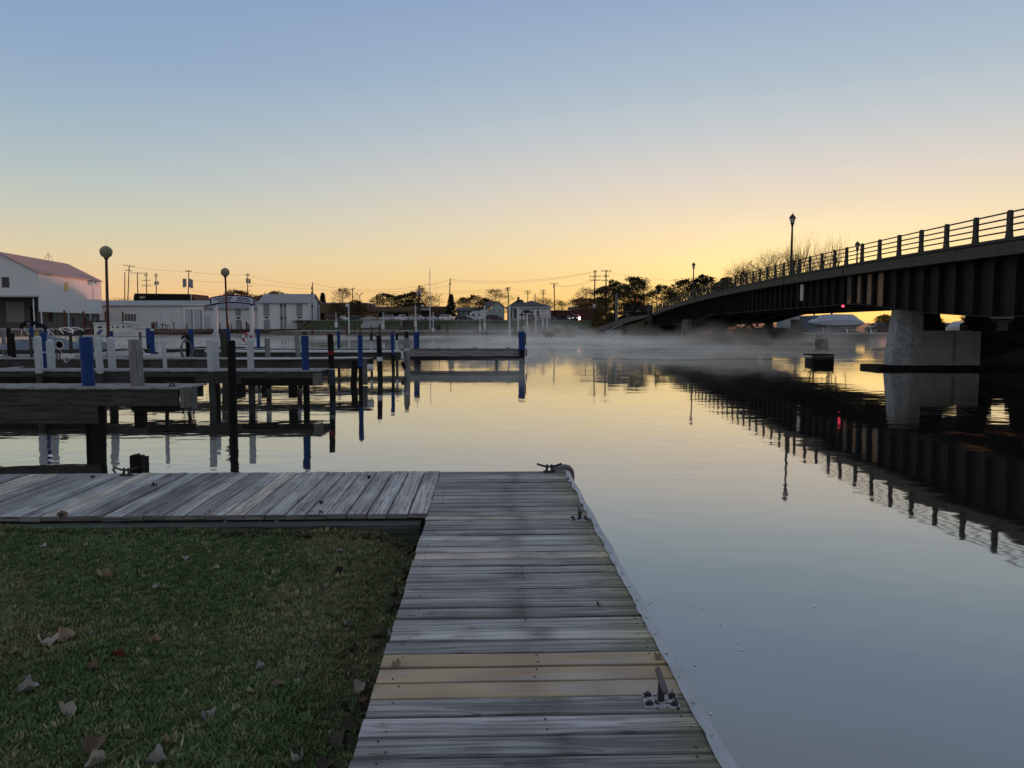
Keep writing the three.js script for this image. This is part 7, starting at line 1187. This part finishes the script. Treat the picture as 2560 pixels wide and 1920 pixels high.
  { // wall posts in the water before the wrapped boat
    let n = 0; for (const [px, top, lb] of [[2057, 818, 'first'], [2070, 816, 'second'], [2116, 818, 'third'], [2167, 816, 'fourth'], [2176, 817, 'last']]) { const dd = 132, t = thing('mooring_pile', `grey mooring pile before the wrapped boat beneath the bridge, ${lb} of five`, 'pile', [xAt(px, dd), 0, -dd], 0, null); new MB().cyl(V(0, -1.5, 0), V(0, yAt(top, dd), 0), 0.15, 0.14, 8).build('shaft', M.timber, t); if (n % 2 === 0) new MB().cyl(V(0.1, 1.2, 0.12), V(0.1, 1.9, 0.12), 0.12, 0.12, 8).build('fender', M.whitePaint, t); n++; } }
  { const cap = new MB(); cap.span(48, 400, 1.1, 1.28, -133.2, -134.4); tag(cap.build('quay_edge', std(0.42, 0.42, 0.42, { map: mottle })), 'pale concrete edge of the quay beneath the bridge', null, null, 'structure'); }
  { const t = thing('picnic_frame', 'dark picnic bench frame at the corner of the far pier', 'bench', [xAt(1990, 140), 1.2, -140]); new MB().span(-0.9, 0.9, 1.5, 1.62, -0.4, 0.4).build('table_top', M.black, t); for (const x of [-0.6, 0.6]) new MB().beam(V(x, 0, 0.5), V(x, 1.5, -0.1), 0.1, 0.1).build('leg', M.black, t); }
}
// ---------------------------------------------------------------- mist on the river: three thin rolling layers of droplets
{
  const g0 = new THREE.Group(); g0.name = 'mist'; scene.add(g0); tag(g0, 'low grey morning mist lying on the river', null, null, 'stuff');
  const X0 = -120, X1 = 110, Z0 = 28, Z1 = 236;
  const body = (x, d, s) => {                                   // how much mist lies where, layer by layer
    const edge = (1 - smooth(90, 108, Math.abs(x))) * (1 - smooth(222, 236, d)) * smooth(28, 38, d);
    const mid = Math.exp(-(((x - 20) / 26) ** 2)) * smooth(42, 66, d) * (1 - 0.55 * smooth(95, 150, d)), left = smooth(62, 110, d) * (1 - smooth(-8, 14, x)), near = Math.exp(-(((x - 2) / 8) ** 2)) * smooth(30, 40, d) * (1 - smooth(50, 60, d)), far = smooth(105, 140, d) * Math.exp(-(((x - 22) / 30) ** 2));
    const bank = smooth(85, 108, d) * (1 - smooth(118, 150, d)) * Math.exp(-(((x - 24) / 15) ** 2));
    return edge * Math.min(1, [0, 1.0 * mid + 0.65 * left + 0.4 * near + 0.8 * far, 1.0 * mid + 0.35 * left * (1 - smooth(150, 185, d)) + 0.3 * near + 0.5 * far * (1 - smooth(140, 160, d)), 0.45 * mid * (1 - smooth(70, 100, d)) + bank][s]);
  };
  const droplets = (alphaMap) => new THREE.MeshPhysicalMaterial({ color: new THREE.Color().setRGB(0.97, 0.94, 0.88), roughness: 1, specularIntensity: 0, transmission: 0.45, thickness: 0, transparent: true, alphaMap, side: THREE.DoubleSide, depthWrite: false });
  [[0.16, 0.66, 1], [0.5, 0.6, 2]].forEach(([y, strength, s]) => {
    const pos = [], uv = [], idx = [], nx = 150, nz = 150;
    for (let j = 0; j <= nz; j++) for (let i = 0; i <= nx; i++) {
      const x = X0 + ((X1 - X0) * i) / nx, d = Z0 + ((Z1 - Z0) * j) / nz, u = i / nx, v = j / nz;
      pos.push(x, y + y * 0.75 * (fbm(N1, u + s * 0.37, v, 28, 22, 3) - 0.5), -d); uv.push(u, v); if (i < nx && j < nz) { const a = j * (nx + 1) + i; idx.push(a, a + 1, a + nx + 2, a, a + nx + 2, a + nx + 1); }
    }
    const alpha = texture(512, 512, (u, v) => { const x = X0 + (X1 - X0) * u, d = Z0 + (Z1 - Z0) * v, n = fbm(N2, u + s * 0.21, v + s * 0.13, 22, 9, 5), w = smooth(0.3, 0.72, n + 0.25 * (fbm(N3, u, v, 5, 5, 3) - 0.5)), a = strength * body(x, d, s) * w; return [a, a, a]; }, { srgb: false });
    alpha.wrapS = alpha.wrapT = THREE.ClampToEdgeWrapping;
    mesh('mist_layer', geoFrom(pos, uv, idx), droplets(alpha), g0).castShadow = false;
  });
  // rising banks of mist: winding curtains of droplets that thin out upward
  [[60, -6, 46, 2.3, 0.46, 1], [84, -14, 60, 3.5, 0.54, 2], [107, -10, 50, 4.6, 0.6, 3]].forEach(([d0, xa, xb, h, strength, s]) => {
    const pos = [], uv = [], idx = [], nx = 120, ny = 10;
    for (let i = 0; i <= nx; i++) for (let j = 0; j <= ny; j++) {
      const u = i / nx, v = j / ny, x = xa + (xb - xa) * u, d = d0 + 7 * (fbm(N3, u + s * 0.3, 0.2, 9, 3, 3) - 0.5) + 2.5 * v * (fbm(N1, u, v + s * 0.2, 20, 4, 2) - 0.5);
      pos.push(x, 0.03 + h * v, -d); uv.push(u, v); if (i < nx && j < ny) { const a = i * (ny + 1) + j; idx.push(a, a + ny + 1, a + ny + 2, a, a + ny + 2, a + 1); }
    }
    const alpha = texture(512, 128, (u, v) => {
      const lean = u + v * 0.015, n = fbm(N2, lean + s * 0.17, v * 0.55 + s * 0.3, 26, 3, 5), big = fbm(N1, u + s * 0.4, v * 0.3, 7, 2, 3), top = 0.25 + 0.75 * smooth(0.25, 0.75, big), ends = smooth(0, 0.16, u) * (1 - smooth(0.84, 1, u));
      const a = strength * ends * smooth(0.3, 0.72, n + 0.3 * (1 - v)) * (1 - smooth(0.1 * top, top, v)) * smooth(0, 0.05, v + 0.02); return [a, a, a];
    }, { srgb: false });
    alpha.wrapS = alpha.wrapT = THREE.ClampToEdgeWrapping;
    mesh('mist_bank', geoFrom(pos, uv, idx), droplets(alpha), g0).castShadow = false;
  });
}
// ---------------------------------------------------------------- fallen leaves
const dryLeaf = { pale: std(0.36, 0.33, 0.29, { side: THREE.DoubleSide, map: mottle }), grey: std(0.3, 0.29, 0.28, { side: THREE.DoubleSide, map: mottle }), tan: std(0.26, 0.2, 0.14, { side: THREE.DoubleSide, map: mottle }), brown: std(0.16, 0.115, 0.085, { side: THREE.DoubleSide, map: mottle }), red: std(0.09, 0.018, 0.016, { side: THREE.DoubleSide, map: mottle }), dark: std(0.04, 0.033, 0.028, { side: THREE.DoubleSide, map: mottle }), yellow: std(0.24, 0.2, 0.09, { side: THREE.DoubleSide, map: mottle }) };
function leafGeo(seed, lobes, curl) {
  const r = rng(seed), n = 28, m = 5, pos = [], uv = [], idx = [], ph = r() * 6, cx = curl * (1.3 + 1.0 * r()), cz = curl * (0.2 + 0.6 * r()), tw = (r() - 0.5) * 1.6;
  const out = (a) => (0.62 + 0.12 * Math.cos(a) + (lobes ? 0.045 * Math.cos(a * 5 + 0.3) + 0.04 * Math.cos(a * 3 + ph) : 0.03 * Math.cos(a * 9 + ph))) * (1 + 0.25 * Math.cos(a) ** 8 * (Math.cos(a) > 0 ? 1 : 0));
  for (let j = 0; j <= m; j++) for (let i = 0; i < n; i++) {
    const a = (i / n) * 6.283, q = (j / m) * out(a), x = Math.cos(a) * q, z = Math.sin(a) * q * 0.85;
    pos.push(x, cx * z * z * 1.6 + cz * x * x + tw * x * z + 0.1 * Math.sin(x * 7 + ph) * q + 0.08 * Math.sin(z * 9 + ph * 2) * q + 0.06 * Math.sin(a * 5 + ph) * (j / m) ** 2, z); uv.push(x, z);
    if (j < m) { const k = (i + 1) % n; idx.push(j * n + i, (j + 1) * n + i, (j + 1) * n + k, j * n + i, (j + 1) * n + k, j * n + k); }
  }
  const g = geoFrom(pos, uv, idx); g.computeBoundingBox(); g.translate(0, -g.boundingBox.min.y, 0); return g;
}
const hit = (px, py, f) => { let lo = 1.2, hi = 12; for (let i = 0; i < 40; i++) { const m = (lo + hi) / 2, p = at(px, py, m); p.y > f(p) ? lo = m : hi = m; } return at(px, py, (lo + hi) / 2); };
const lawnAt = (p) => { const c = Math.cos(TURN), s = Math.sin(TURN); return lawnY(p.x * c - p.z * s, p.x * s + p.z * c); };
{
  // zoomed photo position, size, kind, curl, stem, label
  const L = [
    [228, 472, 50, 'grey', 0.15, 0, 'pale flat leaf on the lawn close to the timber kerb'], [1000, 540, 60, 'grey', 0.5, 0, 'grey folded leaf upper middle of the lawn'], [918, 588, 45, 'pale', 0.5, 0, 'small pale leaf beside the grey folded leaf'], [1160, 590, 46, 'pale', 0.7, 1, 'small pale tented leaf with a fine stem, upper lawn'], [590, 634, 90, 'tan', 0.8, 0, 'tan tented leaf standing on the upper lawn'], [830, 692, 62, 'grey', 0.5, 0, 'grey leaf curled on edge below the upper lawn leaves'], [1540, 586, 36, 'pale', 0.6, 0, 'tiny pale upright leaf near the upper boardwalk side'], [1715, 580, 55, 'dark', 0.3, 0, 'dark thin leaf lying near the boardwalk side'], [1825, 606, 62, 'dark', 0.5, 0, 'dark crumpled leaf near the boardwalk side'], [1830, 498, 42, 'grey', 0.4, 0, 'small grey leaf near the inner corner of the lawn'], [75, 682, 48, 'grey', 0.5, 0, 'small grey leaf at the photo edge of the upper lawn'], [1762, 690, 36, 'grey', 0.9, 0, 'tiny pointed grey leaf near the boardwalk'], [1285, 834, 62, 'yellow', 0.2, 1, 'flat yellowish leaf with a stem in mid lawn'], [1048, 912, 42, 'pale', 0.9, 0, 'small pale cupped leaf in mid lawn'], [1420, 924, 52, 'pale', 0.6, 0, 'pale leaf propped up in mid lawn'], [1868, 898, 62, 'grey', 0.6, 1, 'pale star-shaped leaf with a long stem near the boardwalk'], [497, 944, 42, 'grey', 0.7, 0, 'small pale leaf beside the big double leaf'], [845, 982, 68, 'tan', 0.7, 0, 'dark tan leaf with one bright edge, mid lawn'],
    [232, 1000, 150, 'pale', 0.45, 0, 'big pale lobed leaf, one of the largest pair on the lawn'], [352, 975, 130, 'tan', 0.6, 0, 'big tan folded leaf leaning against the largest pale one'], [92, 1038, 72, 'tan', 0.5, 0, 'tan leaf just before the largest pale leaf'], [617, 1066, 78, 'red', 0.4, 0, 'dark red leaf alone on the lawn'], [500, 1132, 90, 'brown', 0.5, 1, 'brown leaf with a long stem near the red leaf'], [1716, 1004, 42, 'grey', 0.9, 0, 'small grey folded leaf near the tan boards'], [1397, 1134, 74, 'grey', 0.8, 0, 'grey folded leaf pointing up in the lower lawn'], [1510, 1226, 95, 'brown', 0.3, 0, 'round brown leaf turned to face the camera'], [1588, 1202, 52, 'pale', 0.8, 0, 'small white-edged leaf touching the round brown one'], [1375, 1264, 112, 'tan', 0.25, 1, 'flat tan leaf with a stem beside the round brown one'], [155, 1186, 46, 'grey', 0.5, 0, 'small grey leaf low on the lawn near the photo edge'], [140, 1250, 104, 'grey', 0.6, 0, 'grey crumpled leaf low on the lawn near the photo edge'], [357, 1376, 122, 'pale', 0.6, 0, 'pale broad leaf below the grey crumpled one'], [1118, 1388, 110, 'grey', 0.6, 0, 'silvery lobed leaf alone in the lower lawn'], [488, 1574, 150, 'brown', 0.5, 1, 'long brown leaf with an upright stem at the bottom of the lawn'], [540, 1640, 115, 'pale', 0.7, 1, 'pale curled leaf with a stem beside the long brown one'], [830, 1640, 124, 'grey', 0.6, 0, 'grey leaf at the bottom edge of the photo'], [920, 1532, 100, 'tan', 0.6, 1, 'tan square leaf with a long sideways stem, lower lawn'], [1612, 1630, 104, 'pale', 0.7, 0, 'pale curled leaf at the bottom near the boardwalk'], [1950, 1256, 130, 'pale', 0.55, 0, 'large silvery leaf wedged against the boardwalk edge'], [1972, 1322, 84, 'brown', 0.6, 0, 'brown leaf under the silvery one at the boardwalk edge'], [1905, 1030, 70, 'dark', 0.5, 1, 'dark stemmed leaf against the boardwalk by the tan boards'], [2085, 950, 80, 'grey', 0.5, 0, 'grey leaf in the gap beside the boardwalk'], [2105, 825, 60, 'dark', 0.6, 0, 'dark curled leaf in the gap beside the boardwalk'], [1990, 1660, 90, 'grey', 0.5, 0, 'grey leaf at the lower boardwalk corner'], [1400, 345, 50, 'brown', 0.9, 0, 'brown leaf leaning on the timber kerb'], [1690, 352, 44, 'brown', 0.8, 0, 'rusty leaf leaning on the kerb near the corner'], [1215, 352, 50, 'pale', 0.5, 0, 'pale leaf lying along the foot of the kerb'], [1500, 350, 40, 'pale', 0.7, 0, 'small pale leaf at the foot of the kerb'],
  ];
  const leaf = (p, size, kind, curl, stem, label, seed, lift) => {
    const t = thing('fallen_leaf', label, 'leaf', [p.x, p.y + lift, p.z], seed * 2.4), r = rng(seed * 13 + 5), b = mesh('blade', leafGeo(seed + 3, kind !== 'brown' || seed % 2, curl), dryLeaf[kind], t);
    b.scale.set(size * 0.5, size * 0.75, size * 0.5); b.rotation.set((r() - 0.5) * 0.9, 0, (r() - 0.5) * 0.9);
    if (stem) { const a = -seed * 2.4 + [3.3, 0.3][seed % 2]; new MB().tube([V(0, 0.012, 0), V(Math.cos(a) * size * 0.7, 0.03, Math.sin(a) * size * 0.4), V(Math.cos(a) * size * 1.25, 0.045, Math.sin(a) * size * 0.5)], 0.0017, 5).build('stem', dryLeaf.yellow, t); }
  };
  L.forEach(([x, y, s, kind, curl, stem, label], i) => { const p = hit(x / 2.155, 1150 + y / 2.155, (q) => lawnAt(q) + 0.01), size = (s / 2.155 / FOC) * Math.hypot(p.x, p.z, EYE - p.y); leaf(V(p.x, lawnAt(p), p.z), size, kind, curl, stem, label, i, 0.014); });
  [[988, 1664, 0.07, 'tan', 'star-shaped dry leaf lying on the tan boards'], [1640, 1648, 0.07, 'tan', 'tan leaf caught against the metal strip by the tan boards'], [1496, 1515, 0.055, 'dark', 'crumpled black leaf on the grey boards'], [383, 1216, 0.09, 'dark', 'dark twiggy leaf on the shore boardwalk'], [234, 1195, 0.08, 'dark', 'dark leaf scrap toward the shore end of the boardwalk'], [919, 1196, 0.09, 'dark', 'dark thin leaf near the corner of the shore boardwalk'], [803, 1260, 0.08, 'dark', 'dark spiky leaf on the near half of the shore boardwalk'], [804, 1283, 0.06, 'brown', 'brown leaf at the lawn edge of the shore boardwalk'], [153, 1290, 0.13, 'brown', 'brown rounded leaf at the kerb edge of the shore boardwalk'], [526, 1287, 0.07, 'brown', 'small rusty leaf at the kerb edge of the shore boardwalk']].forEach(([px, py, s, kind, label], i) => { const p = onDeck(px, py); leaf(V(p.x, DECK, p.z), s, kind, 0.5, 0, label, 60 + i, 0.004); });
  // litter heaped in the gaps along the boards
  const mb = new MB(), r = rng(321);
  for (let i = 0; i < 90; i++) { const along = i < 55, x = along ? -0.54 - 0.14 * r() * r() : -0.6 - 3.2 * r() * r(), z = along ? -2.2 - 3.8 * r() : -5.93 - 0.07 * r(), p = bw(x, 0, z), s = 0.03 + 0.035 * r(); mb.add(leafGeo(500 + (i % 12), 1, 0.6), new THREE.Matrix4().compose(V(p.x, lawnY(x, z) + 0.008, p.z), new THREE.Quaternion().setFromEuler(new THREE.Euler(r() - 0.5, r() * 6, r() - 0.5)), V(s, s, s))); }
  tag(mb.build('leaf_litter', std(0.085, 0.07, 0.06, { side: THREE.DoubleSide, map: mottle })), 'dry leaf litter heaped along the boardwalk edges', null, null, 'stuff');
  const wf = new MB(), q = rng(8); for (const [px, py] of [[1755, 1520], [1622, 1508], [1630, 1505], [1738, 1662], [1776, 1784], [1840, 1606], [1855, 1625], [2035, 1515], [2200, 1450], [1800, 1560]]) { const dd = (EYE * FOC) / (py - 813), p = at(px, py, (() => { let lo = 1, hi = 60; for (let k = 0; k < 40; k++) { const m = (lo + hi) / 2; at(px, py, m).y > 0.004 ? lo = m : hi = m; } return lo; })()); wf.add(leafGeo(700 + Math.floor(q() * 5), 0, 0.1), new THREE.Matrix4().compose(V(p.x, 0.004, p.z), new THREE.Quaternion().setFromEuler(new THREE.Euler(0, q() * 6, 0)), V(0.016, 0.01, 0.016))); }
  tag(wf.build('floating_flecks', std(0.85, 0.85, 0.83)), 'white flecks floating on the water beside the boardwalk', null, null, 'stuff');
}
renderer.render(scene, camera);
